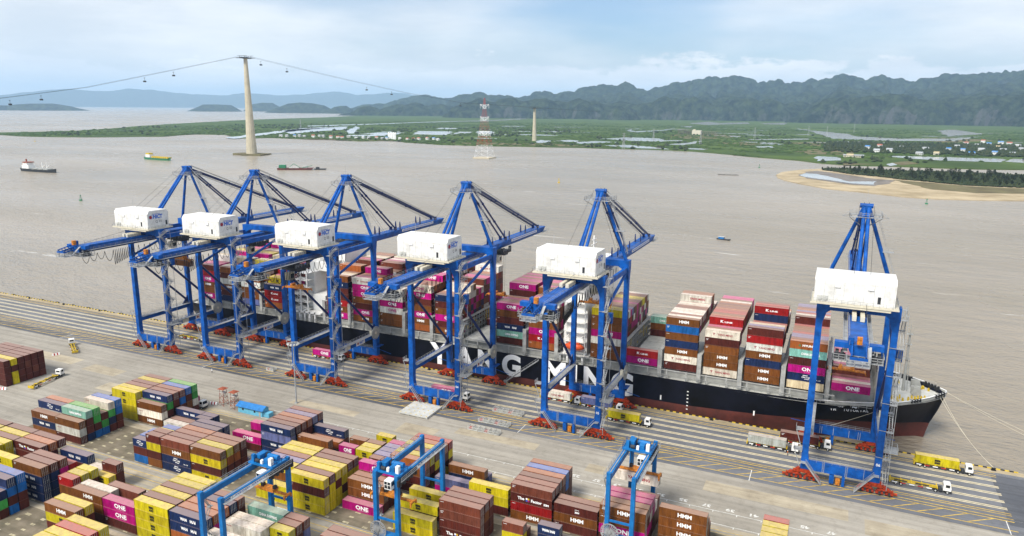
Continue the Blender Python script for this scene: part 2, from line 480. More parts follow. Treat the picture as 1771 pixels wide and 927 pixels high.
DOMES=[(-8494, 11436, 55, 351), (-8397, 11507, 95, 352), (-8300, 11578, 118, 399), (-8201, 11647, 150, 336), (-8102, 11716, 169, 328), (-8002, 11784, 164, 405), (-7901, 11852, 188, 340), (-7800, 11919, 213, 411), (-7697, 11985, 270, 379), (-7594, 12051, 283, 323), (-7490, 12115, 314, 421), (-7386, 12179, 326, 339), (-7281, 12242, 308, 415), (-7176, 12304, 282, 354), (-7070, 12365, 262, 321), (-6962, 12426, 279, 306), (-6854, 12486, 308, 336), (-6746, 12545, 337, 345), (-5890, 11186, 337, 354), (-5574, 10813, 339, 336), (-5521, 10943, 349, 342), (-5480, 11100, 323, 313), (-5253, 10879, 314, 399), (-5300, 11225, 317, 343), (-5091, 11033, 306, 306), (-5124, 11361, 298, 424), (-5033, 11426, 291, 302), (-4827, 11224, 281, 401), (-4758, 11333, 321, 381), (-4754, 11600, 379, 325), (-4569, 11433, 399, 350), (-4583, 11762, 378, 301), (-4284, 11288, 352, 402), (-4253, 11503, 375, 313), (-4280, 11889, 397, 327), (-3992, 11404, 367, 322), (-4014, 11789, 380, 305), (-3880, 11717, 466, 430), (-3711, 11540, 477, 401), (-3664, 11736, 487, 362), (-3534, 11671, 482, 305), (-3466, 11804, 506, 416), (-3435, 12070, 539, 304), (-3238, 11766, 517, 327), (-3132, 11781, 442, 318), (-3003, 11703, 414, 373), (-3042, 12275, 413, 417), (-2892, 12105, 420, 397), (-2770, 12035, 458, 327), (-2721, 12281, 479, 420), (-2552, 11988, 520, 404), (-2493, 12188, 555, 369), (-2393, 12217, 553, 335), (-2324, 12394, 560, 310), (-2229, 12442, 582, 387), (-2031, 11913, 579, 317), (-2028, 12476, 620, 308), (-1852, 12018, 612, 374), (-1808, 12376, 631, 328), (-1645, 11950, 622, 302), (-1623, 12482, 666, 405), (-1515, 12440, 644, 372), (-1423, 12509, 632, 387), (-1282, 12195, 542, 401), (-1194, 12290, 533, 303), (-1075, 12038, 542, 364), (-1028, 12543, 579, 318), (-906, 12251, 561, 368), (-792, 12048, 509, 408), (-703, 12099, 507, 350), (-639, 12526, 544, 330), (-536, 12351, 545, 312), (-434, 12132, 550, 415), (-352, 12374, 547, 412), (-267, 12536, 574, 415), (-170, 12190, 598, 409), (-87, 12328, 634, 322), (-2, 12600, 672, 319), (92, 12372, 632, 370), (185, 12618, 609, 301), (273, 12262, 574, 363), (365, 12503, 575, 310), (443, 12219, 591, 346), (535, 12529, 634, 381), (621, 12472, 616, 341), (715, 12610, 602, 418), (786, 12242, 560, 402), (879, 12421, 571, 318), (969, 12511, 577, 386), (1024, 12123, 569, 319), (1136, 12521, 587, 417), (1195, 12253, 588, 346), (1286, 12395, 619, 352), (1383, 12576, 642, 385), (1425, 12204, 633, 303), (1484, 12013, 616, 408), (1615, 12469, 638, 424), (1646, 12077, 626, 364), (1754, 12315, 632, 399), (1860, 12540, 658, 385), (1913, 12355, 644, 380), (2001, 12436, 658, 421), (2038, 12173, 649, 417), (2137, 12338, 672, 330), (2173, 12103, 669, 430), (2301, 12430, 699, 352), (2365, 12369, 699, 354), (2350, 11881, 674, 370), (2496, 12269, 681, 347), (2597, 12407, 683, 320), (2564, 11873, 650, 428), (2734, 12360, 673, 341), (2700, 11859, 652, 329), (2875, 12335, 658, 401), (2840, 11864, 640, 339), (3014, 12316, 654, 403), (3045, 12144, 633, 425), (3053, 11884, 615, 320), (3092, 11772, 611, 341), (3159, 11771, 603, 429), (3249, 11852, 588, 391), (3379, 12092, 593, 424), (-8435, 11356, 52, 340), (-8188, 11534, 151, 340), (-7828, 11781, 188, 340), (-7643, 11901, 266, 340), (-7315, 12105, 335, 340), (-7030, 12273, 262, 340), (-5790, 10788, 312, 340), (-5532, 10923, 363, 340), (-5359, 11009, 317, 340), (-5095, 11134, 311, 340), (-4829, 11252, 294, 340), (-4652, 11327, 371, 340), (-4517, 11382, 401, 340), (-4381, 11435, 346, 340), (-4156, 11520, 394, 340), (-3974, 11585, 349, 340), (-3841, 11630, 472, 340), (-3660, 11689, 501, 340), (-3523, 11732, 483, 340), (-3298, 11798, 549, 340), (-3157, 11837, 457, 340), (-2927, 11898, 402, 340), (-2658, 11962, 478, 340), (-2482, 12001, 561, 340), (-2301, 12038, 552, 340), (-2124, 12072, 588, 340), (-1947, 12103, 615, 340), (-1771, 12131, 633, 340), (-1596, 12157, 650, 340), (-1420, 12180, 641, 340), (-1237, 12202, 525, 340), (-941, 12230, 586, 340), (-764, 12244, 506, 340), (-474, 12262, 566, 340), (-306, 12269, 540, 340), (-32, 12275, 667, 340), (174, 12276, 605, 340), (337, 12274, 562, 340), (525, 12270, 636, 340), (801, 12258, 567, 340), (1099, 12238, 572, 340), (1383, 12212, 634, 340), (1734, 12172, 637, 340), (2004, 12134, 648, 340), (2268, 12091, 690, 340), (2767, 11994, 656, 340), (3357, 11851, 585, 340), (-5813, 7780, 18, 202), (-5685, 7811, 78, 154), (-5576, 7864, 108, 155), (-5440, 7875, 76, 201), (-5353, 7961, 108, 178), (-5342, 8165, 151, 226), (-5123, 8049, 146, 214), (-5084, 8214, 151, 205), (-5023, 8346, 105, 204), (-4933, 8438, 139, 216), (-4774, 8409, 139, 196), (-4626, 8395, 104, 221), (-3905, 7306, 163, 197), (-3747, 7233, 176, 200), (-3664, 7299, 194, 196), (-3575, 7357, 166, 220), (-3576, 7602, 195, 199), (-3446, 7577, 224, 187), (-3395, 7727, 203, 147), (-3253, 7669, 198, 189), (-3137, 7668, 226, 158), (-2961, 7512, 211, 222), (-2954, 7783, 199, 228), (-2872, 7870, 193, 140), (-2774, 7912, 203, 196), (-2566, 7635, 190, 143), (-2527, 7843, 187, 172), (-2476, 8032, 155, 213), (-2306, 7837, 146, 194), (-2177, 7764, 136, 228), (-2156, 8070, 139, 167), (-2050, 8072, 154, 203), (-1927, 7999, 196, 142), (-1870, 8198, 210, 165), (-1759, 8169, 245, 196), (-1666, 8225, 245, 196), (-1520, 8016, 233, 143), (-1423, 8038, 233, 222), (-1316, 8004, 202, 148), (-1275, 8357, 201, 148), (-1128, 8066, 188, 200), (-1073, 8349, 227, 150), (-949, 8144, 246, 229), (-846, 8086, 243, 216), (-748, 8076, 218, 167), (-672, 8266, 220, 222), (-560, 8078, 190, 156), (-486, 8341, 189, 209), (-376, 8133, 145, 143), (-247, 7465, 77, 195), (-177, 7667, 139, 159), (-96, 7658, 176, 228), (-17, 7646, 215, 200), (66, 7407, 230, 152), (145, 7540, 231, 173), (225, 7627, 235, 143), (298, 7440, 257, 192), (378, 7559, 270, 173), (457, 7652, 289, 171), (524, 7429, 280, 157), (611, 7580, 253, 185), (679, 7448, 233, 175), (756, 7463, 218, 172), (822, 7385, 214, 211), (904, 7462, 202, 167), (991, 7597, 202, 228), (1035, 7376, 213, 194), (1121, 7530, 242, 179), (1166, 7346, 242, 156), (1246, 7425, 243, 197), (1309, 7388, 239, 189), (1402, 7553, 255, 170), (1448, 7426, 256, 218), (1508, 7393, 261, 219), (1601, 7533, 260, 204), (1612, 7245, 240, 219), (1727, 7494, 242, 194), (1745, 7282, 249, 183), (1803, 7253, 239, 165), (1914, 7458, 233, 166), (1905, 7165, 234, 217), (1967, 7172, 234, 147), (2086, 7402, 240, 216), (2136, 7359, 239, 223), (-5743, 7687, 28, 190), (-5592, 7797, 118, 190), (-5472, 7882, 75, 190), (-5253, 8028, 144, 190), (-5094, 8130, 175, 190), (-4966, 8208, 125, 190), (-4803, 8305, 149, 190), (-4637, 8398, 113, 190), (-3874, 7220, 153, 190), (-3699, 7311, 219, 190), (-3582, 7370, 181, 190), (-3404, 7454, 234, 190), (-3254, 7521, 191, 190), (-3043, 7610, 238, 190), (-2889, 7670, 188, 190), (-2675, 7749, 216, 190), (-2489, 7812, 179, 190), (-2240, 7888, 137, 190), (-1994, 7956, 171, 190), (-1751, 8015, 248, 190), (-1444, 8079, 237, 190), (-1198, 8122, 189, 190), (-963, 8156, 252, 190), (-666, 8189, 229, 190), (-429, 8208, 170, 190), (-243, 7467, 90, 190), (-121, 7472, 167, 190), (-25, 7475, 222, 190), (222, 7475, 244, 190), (459, 7469, 286, 190), (602, 7461, 265, 190), (745, 7451, 224, 190), (929, 7434, 194, 190), (1098, 7414, 235, 190), (1266, 7391, 245, 190), (1473, 7357, 259, 190), (1780, 7296, 244, 190), (2140, 7208, 235, 190), (2577, 11108, 561, 152), (-6340, 8982, 14, 228), (-1545, 8468, 204, 246), (404, 9967, 368, 227), (-697, 10867, 351, 160), (-1473, 8648, 228, 166), (1049, 8761, 290, 201), (-3406, 9910, 188, 168), (180, 7843, 203, 293), (-4917, 10019, 201, 232), (-1692, 9260, 258, 204), (1098, 9522, 349, 230), (-3759, 9933, 195, 176), (-1359, 10651, 427, 232), (-335, 9732, 318, 179), (2564, 9884, 413, 259), (2349, 9029, 337, 200), (-2818, 9021, 221, 195), (-2586, 8666, 190, 223), (-2992, 9173, 220, 250), (-3327, 11040, 362, 270), (-3147, 10979, 387, 176), (-6718, 11738, 173, 155), (-7507, 10695, 59, 150), (298, 9687, 317, 183), (-4248, 11139, 263, 209), (-3565, 9261, 163, 260), (-2668, 8161, 159, 269), (-5037, 8804, 42, 151), (2555, 8908, 314, 261), (-690, 11953, 432, 201), (-2760, 10487, 283, 150), (-2681, 10810, 271, 236), (-1429, 11735, 539, 215), (856, 9038, 277, 163), (-1951, 8842, 188, 154), (-2752, 8282, 147, 218), (1011, 10419, 398, 283), (-3083, 10344, 305, 283), (-2463, 11465, 405, 165), (2473, 10674, 513, 297), (1711, 10157, 434, 215), (870, 10889, 430, 236), (-13, 11088, 528, 193), (-2236, 8082, 181, 282), (75, 10132, 408, 186), (-4171, 9158, 138, 282), (-2449, 9546, 211, 213), (1467, 7937, 253, 280), (-7098, 10243, 48, 265), (-1542, 10971, 452, 192), (-4376, 8557, 145, 190), (794, 9697, 325, 249), (2760, 10186, 433, 269), (2859, 10770, 495, 261), (-2602, 9845, 243, 263), (1459, 10916, 497, 261), (381, 8539, 254, 243), (-4413, 9751, 164, 176), (-7555, 11048, 82, 280), (-2497, 8041, 163, 273), (1045, 8114, 244, 273), (1690, 9635, 391, 191), (-5410, 8614, 54, 216), (848, 9976, 349, 184), (1168, 7748, 223, 242), (-3505, 7485, 79, 179), (1227, 8341, 264, 152), (-1197, 9513, 321, 236), (-392, 10253, 358, 287), (-2831, 10281, 328, 168), (-3009, 8069, 113, 279), (-2917, 10555, 356, 282), (-1973, 8822, 182, 187), (-1154, 9666, 332, 161), (1810, 9866, 426, 281), (1824, 10195, 454, 274), (666, 9187, 282, 273), (1860, 7799, 251, 172), (-4274, 9014, 137, 280), (-988, 11473, 430, 205), (-387, 8500, 210, 246), (-2736, 7810, 106, 210), (-604, 11602, 413, 193), (2461, 10407, 481, 174), (1406, 11058, 511, 294), (568, 9049, 286, 232), (263, 9905, 343, 178), (1978, 9455, 394, 161), (-2527, 8174, 170, 219), (-5907, 10273, 101, 192), (1715, 10379, 455, 178), (1504, 9692, 382, 190), (1747, 7430, 226, 210), (-123, 8190, 202, 224), (1841, 8718, 327, 256), (-4892, 10904, 223, 295), (-4830, 10049, 191, 200), (-5919, 8918, 23, 259), (-1462, 10168, 371, 169), (-4109, 8712, 124, 227), (1499, 9183, 339, 199), (2278, 9974, 440, 263), (1415, 9331, 347, 189), (-5936, 10785, 153, 262), (2365, 10845, 537, 226), (-1455, 11840, 551, 163), (-2366, 10051, 235, 240), (-35, 8176, 227, 226), (-4100, 8794, 126, 177), (-3015, 10195, 299, 210), (-4313, 9050, 140, 250), (-2792, 8852, 208, 215), (535, 7704, 190, 251), (-7003, 11127, 178, 179), (1303, 7617, 221, 224), (-3864, 10507, 246, 266), (-3955, 7456, 86, 260), (-1797, 9505, 270, 202), (-2475, 10146, 224, 208), (-4683, 8875, 147, 298), (1226, 10248, 424, 289), (-1552, 9509, 299, 269), (-6231, 11070, 151, 172), (30, 9528, 362, 266), (-6501, 10514, 154, 274), (-6782, 10387, 96, 192), (1130, 11251, 492, 150), (-2012, 9951, 310, 297), (1830, 7499, 230, 170), (-2245, 11086, 408, 268), (-697, 11749, 410, 273), (1995, 9814, 431, 189), (972, 10264, 379, 289), (-3556, 7531, 81, 201), (-3357, 9119, 165, 159), (-65, 9198, 303, 190), (-5905, 10458, 117, 165), (1653, 8495, 308, 285), (-4582, 8576, 127, 267), (-881, 9928, 293, 282), (-4982, 10341, 208, 227), (-3030, 9086, 186, 192), (110, 9251, 320, 228), (255, 10841, 432, 255), (-3311, 10257, 301, 254), (2016, 8848, 335, 230), (1016, 8804, 287, 199), (20, 8995, 313, 277), (-2320, 8787, 181, 241), (-239, 11334, 454, 291), (-1830, 9792, 294, 248), (-1102, 10439, 353, 210), (2030, 10803, 539, 269), (1143, 10903, 465, 188), (2063, 8121, 270, 165), (-993, 8808, 260, 188), (-71, 8138, 213, 210), (-2820, 11496, 310, 162), (-998, 9993, 291, 174), (-2470, 9310, 214, 204), (-584, 10367, 303, 220), (-1758, 10426, 373, 223), (-5045, 9478, 174, 211), (1519, 7960, 260, 232), (-3231, 10150, 297, 273), (251, 9748, 332, 290), (-4512, 11150, 304, 216), (124, 8069, 227, 155), (-4520, 9264, 155, 186), (1190, 8097, 246, 249), (2188, 10003, 446, 288), (1735, 10717, 489, 156), (-919, 9356, 244, 216), (928, 10323, 381, 181), (-3634, 7695, 86, 261), (1325, 7837, 235, 170), (-5506, 10670, 266, 161), (-442, 10891, 414, 176), (493, 8858, 282, 246), (-1212, 8744, 254, 285), (-1334, 11920, 524, 239), (2551, 9774, 402, 159), (-7776, 11056, 72, 250), (1471, 10678, 473, 204), (719, 10019, 349, 159), (-886, 11767, 478, 233), (1103, 7771, 223, 212), (-1076, 10317, 337, 277), (-1236, 10341, 393, 228), (452, 9773, 368, 209), (-3659, 10934, 307, 203), (699, 8589, 242, 298), (-3779, 9086, 152, 205), (2057, 10179, 470, 189), (-3963, 10337, 215, 217), (-3634, 7890, 90, 258), (360, 10637, 411, 162), (-1109, 8741, 260, 236), (-3382, 8469, 146, 234), (-4887, 10147, 197, 175), (-3730, 10472, 246, 190), (-3421, 10692, 340, 234), (1635, 10774, 489, 294), (-5738, 9802, 96, 218), (-3653, 10951, 317, 209), (1882, 7650, 239, 217), (59, 10564, 455, 222), (1899, 8527, 309, 203), (-3644, 8190, 96, 223), (803, 8280, 224, 223), (-2095, 11807, 497, 224), (1317, 8385, 271, 284), (-5875, 8691, 14, 245), (-829, 10235, 330, 243), (-2756, 10408, 281, 210), (-321, 10280, 359, 196), (1220, 10655, 461, 298), (-6041, 9760, 112, 175), (-4318, 9064, 140, 267), (-5294, 9943, 200, 277), (2691, 10138, 432, 181), (802, 9735, 328, 191), (1248, 8766, 296, 276), (1854, 8922, 346, 170), (1319, 8088, 251, 168), (1723, 8328, 295, 189), (-2345, 10749, 327, 179), (-2427, 8150, 161, 189), (1044, 9963, 371, 240), (1699, 7535, 234, 192), (131, 8942, 291, 297), (-4492, 11011, 288, 260), (510, 11147, 508, 215), (-2636, 9551, 276, 260), (1599, 9866, 402, 269), (399, 10527, 415, 169), (1609, 9491, 370, 199), (-4918, 9331, 171, 183), (-2500, 10021, 226, 181), (-3143, 7935, 124, 202), (1436, 8405, 278, 190), (-4866, 9360, 180, 261), (-4682, 10354, 195, 152), (-4911, 9033, 74, 268), (-6393, 10828, 159, 181), (-2616, 8221, 168, 272), (-2760, 11459, 320, 254), (-505, 10008, 286, 234), (-421, 11247, 457, 183), (-5063, 10922, 234, 253), (102, 9358, 331, 152), (-4266, 10457, 250, 191), (-117, 9428, 305, 176), (-5417, 8620, 54, 257), (-3698, 9493, 187, 237), (978, 8140, 242, 214), (1121, 10054, 393, 221), (170, 10566, 426, 282), (-680, 8624, 215, 169), (-2086, 7360, 141, 130), (-2200, 7326, 92, 95), (-1969, 7393, 107, 95), (-2132, 7347, 117, 95)]
FARDOMES=[(-33146, 16531, 259, 1223), (-32505, 16364, 262, 1197), (-33103, 16830, 282, 1483), (-32230, 16539, 288, 1185), (-33276, 17243, 281, 1029), (-32565, 17036, 303, 1447), (-32438, 17131, 301, 1487), (-32949, 17571, 306, 1405), (-32615, 17558, 303, 1390), (-32537, 17686, 327, 1469), (-32737, 17966, 320, 1338), (-32072, 17770, 339, 1196), (-32303, 18070, 333, 1399), (-31540, 17812, 345, 1224), (-32518, 18548, 371, 1344), (-31888, 18362, 373, 1446), (-32045, 18632, 377, 1181), (-32038, 18809, 389, 1100), (-32048, 18997, 388, 1498), (-31694, 18970, 402, 1497), (-31917, 19291, 417, 1263), (-31781, 19401, 461, 1047), (-31060, 19142, 455, 1404), (-31235, 19441, 482, 1240), (-31725, 19945, 523, 1278), (-30599, 19420, 508, 1012), (-30745, 19711, 560, 1493), (-30892, 20004, 593, 1428), (-30532, 19965, 612, 1106), (-30779, 20331, 656, 1281), (-30661, 20454, 680, 1251), (-30199, 20344, 686, 1114), (-30616, 20834, 719, 1379), (-30399, 20893, 743, 1190), (-30732, 21329, 724, 1244), (-30341, 21264, 710, 1248), (-29468, 20852, 683, 1409), (-30309, 21662, 679, 1172), (-30162, 21769, 655, 1117), (-29195, 21278, 642, 1322), (-29857, 21982, 654, 1145), (-29146, 21673, 657, 1449), (-29712, 22317, 659, 1245), (-29781, 22598, 682, 1468), (-29346, 22494, 692, 1445), (-28867, 22355, 728, 1394), (-29246, 22883, 754, 1357), (-28420, 22465, 776, 1387), (-28761, 22967, 774, 1159), (-28275, 22806, 747, 1097), (-28475, 23204, 744, 1380), (-28846, 23751, 756, 1140), (-27755, 23080, 696, 1188), (-28622, 24050, 696, 1096), (-28413, 24122, 688, 1461), (-27920, 23946, 646, 1440), (-27727, 24028, 637, 1216), (-27417, 24008, 633, 1183), (-27489, 24325, 634, 1390), (-27012, 24151, 588, 1182), (-27745, 25072, 594, 1158), (-27492, 25109, 609, 1148), (-27447, 25334, 587, 1126), (-26947, 25140, 591, 1042), (-26819, 25289, 579, 1216), (-26775, 25519, 567, 1290), (-26110, 25153, 551, 1089), (-26004, 25326, 568, 1449), (-26584, 26174, 554, 1196), (-26479, 26358, 561, 1384), (-26087, 26257, 595, 1006), (-25520, 25975, 646, 1265), (-26017, 26780, 688, 1130), (-25127, 26150, 664, 1393), (-25375, 26706, 676, 1309), (-25241, 26863, 665, 1330), (-24629, 26505, 624, 1302), (-24559, 26728, 603, 1120), (-24683, 27168, 574, 1192), (-24295, 27048, 574, 1307), (-24106, 27148, 575, 1409), (-24099, 27456, 586, 1486), (-23764, 27390, 596, 1239), (-24235, 28265, 634, 1390), (-23431, 27647, 641, 1337), (-23427, 27970, 641, 1244), (-23402, 28276, 672, 1284), (-23364, 28567, 669, 1288), (-23099, 28588, 733, 1281), (-22764, 28513, 733, 1471), (-22948, 29097, 771, 1489), (-22266, 28577, 777, 1449), (-22501, 29236, 787, 1010), (-22490, 29582, 776, 1183), (-22442, 29882, 705, 1270), (-21971, 29620, 678, 1270), (-22118, 30191, 641, 1167), (-21448, 29650, 652, 1039), (-21098, 29538, 679, 1372), (-21253, 30140, 708, 1488), (-21392, 30731, 729, 1125), (-20526, 29872, 733, 1077), (-20840, 30728, 767, 1327), (-20100, 30029, 778, 1038), (-20290, 30717, 795, 1000), (-20192, 30977, 780, 1117), (-20112, 31270, 759, 1038), (-19353, 30495, 686, 1431), (-19377, 30952, 677, 1106), (-19245, 31164, 637, 1279), (-18880, 30998, 626, 1154), (-19093, 31788, 612, 1412), (-18578, 31367, 566, 1169), (-18502, 31683, 550, 1290), (-18524, 32179, 580, 1222), (-18116, 31927, 555, 1100), (-17840, 31899, 535, 1218), (-17511, 31774, 520, 1416), (-17453, 32139, 503, 1315), (-12968, 7095, 95, 118), (-12950, 7128, 94, 134), (-12931, 7161, 93, 139), (-12912, 7194, 92, 149), (-12894, 7227, 91, 179), (-12874, 7260, 90, 146), (-12855, 7294, 89, 143), (-12836, 7327, 87, 158), (-12816, 7361, 86, 172), (-12797, 7394, 85, 136), (-12777, 7428, 84, 164), (-12757, 7461, 83, 139), (-12736, 7495, 82, 111), (-12716, 7529, 84, 116), (-12695, 7564, 87, 114), (-12674, 7598, 90, 141), (-12653, 7632, 92, 128), (-12632, 7667, 95, 155), (-12610, 7701, 98, 169), (-12589, 7736, 101, 146), (-12567, 7771, 104, 168), (-12545, 7805, 106, 134), (-12523, 7840, 109, 125), (-12501, 7875, 112, 176), (-12478, 7910, 115, 154), (-12456, 7945, 118, 127), (-12433, 7980, 121, 139), (-12410, 8015, 123, 181), (-12387, 8050, 126, 115), (-12364, 8085, 121, 178), (-12341, 8119, 116, 119), (-12318, 8154, 110, 180), (-12294, 8188, 105, 153), (-12271, 8223, 99, 120), (-12247, 8257, 89, 132), (-12223, 8292, 79, 142), (-12200, 8326, 69, 158), (-12176, 8361, 59, 173), (-8534, 9473, 105, 177), (-8499, 9504, 121, 128), (-8463, 9535, 137, 156), (-8428, 9566, 154, 172), (-8393, 9597, 159, 125), (-8357, 9628, 164, 175), (-8322, 9658, 169, 129), (-8286, 9689, 175, 157), (-8250, 9719, 169, 150), (-8215, 9749, 164, 153), (-8179, 9779, 159, 178), (-8143, 9808, 154, 121), (-8106, 9838, 148, 131), (-8070, 9868, 139, 187), (-8033, 9897, 130, 160), (-7997, 9927, 121, 182), (-10894, 9953, 80, 128), (-10859, 9992, 118, 136), (-10824, 10029, 130, 157), (-10790, 10065, 125, 172), (-10755, 10102, 127, 151), (-10721, 10138, 133, 116), (-10686, 10174, 127, 146), (-10652, 10210, 113, 172), (-10596, 10267, 94, 181), (-10559, 10304, 115, 117), (-10524, 10341, 116, 141), (-7504, 9678, 123, 183), (-7466, 9707, 143, 169), (-7429, 9735, 145, 159), (-7393, 9763, 135, 123), (-10902, 11369, 144, 150), (-10861, 11408, 164, 143), (-10819, 11448, 183, 150), (-10778, 11486, 187, 150), (-10738, 11524, 179, 117), (-10697, 11561, 172, 175), (-10655, 11600, 177, 145), (-10613, 11638, 186, 125)]
GONDOLAS=[(-1288.9, 646.2, 116.1), (-1275.7, 697.2, 125.4), (-1225.7, 889.3, 165.6), (-1209.8, 950.5, 180.0), (-1155.8, 1157.9, 212.9), (-1138.0, 1226.4, 200.1), (-1075.1, 1468.0, 162.7), (-1052.6, 1554.7, 152.4), (-980.8, 1830.5, 123.4)]
HOUSES=[(226.0, 2382.0, 'r'), (243.0, 2138.0, 'w'), (139.0, 1810.0, 'y'), (404.0, 2278.0, 'b'), (353.0, 2055.0, 'y'), (435.0, 2231.0, 'b'), (531.0, 2675.0, 'w'), (496.0, 2338.0, 'w'), (501.0, 2150.0, 'b'), (557.0, 2378.0, 'g'), (604.0, 3076.0, 'r'), (520.0, 2856.0, 'r'), (669.0, 2960.0, 'r'), (644.0, 2665.0, 'w'), (456.0, 2538.0, 'g'), (310.0, 2027.0, 'g'), (574.0, 2577.0, 'y'), (441.0, 2111.0, 'b'), (546.0, 2178.0, 'w'), (583.0, 2802.0, 'b'), (639.0, 2939.0, 'b'), (607.0, 2411.0, 'g'), (289.0, 2385.0, 'g'), (189.0, 2279.0, 'b'), (207.0, 2082.0, 'w'), (347.0, 2310.0, 'w')]
SHACKS=[(-1808.0, 1934.0, 'w'), (-1758.0, 1910.0, 'g'), (-1751.0, 1944.0, 'b'), (-1746.0, 1966.0, 'g'), (-1713.0, 1953.0, 'g'), (-1683.0, 1967.0, 'r'), (-1655.0, 1969.0, 'g'), (-1647.0, 1979.0, 'g'), (-1587.0, 1948.0, 'r'), (-1571.0, 1968.0, 'r'), (-1528.0, 1937.0, 'r'), (-1537.0, 1987.0, 'g'), (-1480.0, 1956.0, 'w'), (-1480.0, 1999.0, 'w'), (-1439.0, 1975.0, 'w'), (-1431.0, 2011.0, 'r'), (-1383.0, 1978.0, 'g'), (-1370.0, 1987.0, 'b'), (-1351.0, 2008.0, 'r'), (-1326.0, 2004.0, 'w'), (-1295.0, 2005.0, 'r'), (-1264.0, 1995.0, 'r'), (-1249.0, 2006.0, 'r'), (-1235.0, 2041.0, 'r'), (-1204.0, 2035.0, 'b'), (-1175.0, 2014.0, 'w')]
FORT_AT=(-508.0, 3248.0)
SILO_AT=(-1355.0, 1997.0)
SHED_AT=(146.0, 1814.0)
DOME_AT=(-1825.0, 1705.0)
PYLONS=[(-459.0, 1845.0), (-504.0, 2392.0), (-316.0, 2271.0), (-214.0, 2916.0), (-34.0, 3444.0), (37.0, 3784.0), (-2463.0, 2816.0), (162.0, 4103.0)]
# ================================================================ the setting
WATER_Z = -4.0
def water_mat():
    m, t, b = nodes('silty_river_water')
    g = t.nodes.new('ShaderNodeNewGeometry')
    def nz(sx, sy, scale, detail, rough):
        mp = t.nodes.new('ShaderNodeMapping')
        mp.inputs['Rotation'].default_value = (0, 0, 0.5)
        mp.inputs['Scale'].default_value = (sx, sy, 1)
        t.links.new(g.outputs['Position'], mp.inputs[0])
        n = t.nodes.new('ShaderNodeTexNoise')
        n.inputs['Scale'].default_value = scale
        n.inputs['Detail'].default_value = detail
        n.inputs['Roughness'].default_value = rough
        t.links.new(mp.outputs[0], n.inputs[0])
        return n.outputs[0]
    big = nz(1, 2.2, 0.0016, 8, 0.6)
    r = t.nodes.new('ShaderNodeValToRGB')
    r.color_ramp.elements[0].position = 0.33
    r.color_ramp.elements[0].color = (0.248, 0.210, 0.150, 1)
    r.color_ramp.elements[1].position = 0.66
    r.color_ramp.elements[1].color = (0.352, 0.304, 0.240, 1)
    t.links.new(big, r.inputs[0])
    # thin foam streaks along the current
    foam_n = nz(1, 5.0, 0.012, 9, 0.62)
    fr = t.nodes.new('ShaderNodeValToRGB')
    fr.color_ramp.elements[0].position = 0.655
    fr.color_ramp.elements[0].color = (0, 0, 0, 1)
    fr.color_ramp.elements[1].position = 0.72
    fr.color_ramp.elements[1].color = (1, 1, 1, 1)
    t.links.new(foam_n, fr.inputs[0])
    mx = t.nodes.new('ShaderNodeMix')
    mx.data_type = 'RGBA'
    t.links.new(fr.outputs[0], mx.inputs[0])
    t.links.new(r.outputs[0], mx.inputs[6])
    mx.inputs[7].default_value = (0.55, 0.52, 0.46, 1)
    t.links.new(mx.outputs[2], b.inputs['Base Color'])
    rg = t.nodes.new('ShaderNodeMapRange')
    rg.inputs[1].default_value = 0.35
    rg.inputs[2].default_value = 0.65
    rg.inputs[3].default_value = 0.20
    rg.inputs[4].default_value = 0.32
    t.links.new(nz(1, 1.8, 0.003, 5, 0.5), rg.inputs[0])
    t.links.new(rg.outputs[0], b.inputs['Roughness'])
    b.inputs['IOR'].default_value = 1.33
    wave = nz(1, 1.9, 0.28, 6, 0.55)
    swell = nz(1, 2.0, 0.05, 4, 0.5)
    add = t.nodes.new('ShaderNodeMath')
    add.operation = 'MULTIPLY_ADD'
    t.links.new(swell, add.inputs[0])
    add.inputs[1].default_value = 2.0
    t.links.new(wave, add.inputs[2])
    bp = t.nodes.new('ShaderNodeBump')
    bp.inputs['Strength'].default_value = 0.9
    bp.inputs['Distance'].default_value = 1.45
    t.links.new(add.outputs[0], bp.inputs['Height'])
    t.links.new(bp.outputs[0], b.inputs['Normal'])
    return m
M['water'] = water_mat()
b = MB()
b.add([(-42000, -9000, WATER_Z), (30000, -9000, WATER_Z), (30000, 44000, WATER_Z), (-42000, 44000, WATER_Z)], [(0, 1, 2, 3)])
struct(b.build('water', M['water']))

def poly_sheet(name, pts, z, m, skirt=0.0, sub=0, jag=0.0):
    """flat irregular sheet with optional jagged edge, skirt down and subdivision"""
    P = []
    rnd = random.Random(len(pts) + int(pts[0][0]))
    for i, a in enumerate(pts):
        c = pts[(i + 1) % len(pts)]
        n = max(1, int(math.hypot(c[0] - a[0], c[1] - a[1]) / jag)) if jag else 1
        n = min(n, 40)
        for k in range(n):
            q = Vector(a).lerp(Vector(c), k / n)
            if jag and k:
                q += Vector((rnd.uniform(-1, 1), rnd.uniform(-1, 1))) * jag * 0.22
            P.append((q.x, q.y))
    bm = bmesh.new()
    vs = [bm.verts.new((x, y, z)) for x, y in P]
    f = bm.faces.new(vs)
    if f.normal.z < 0:
        f.normal_flip()
    if skirt:
        r = bmesh.ops.extrude_edge_only(bm, edges=bm.edges[:])
        for v in r['geom']:
            if isinstance(v, bmesh.types.BMVert):
                v.co.z -= skirt
    bmesh.ops.triangulate(bm, faces=bm.faces[:])
    me = bpy.data.meshes.new(name)
    bm.to_mesh(me)
    bm.free()
    me.materials.append(m)
    return struct(link(name, me))
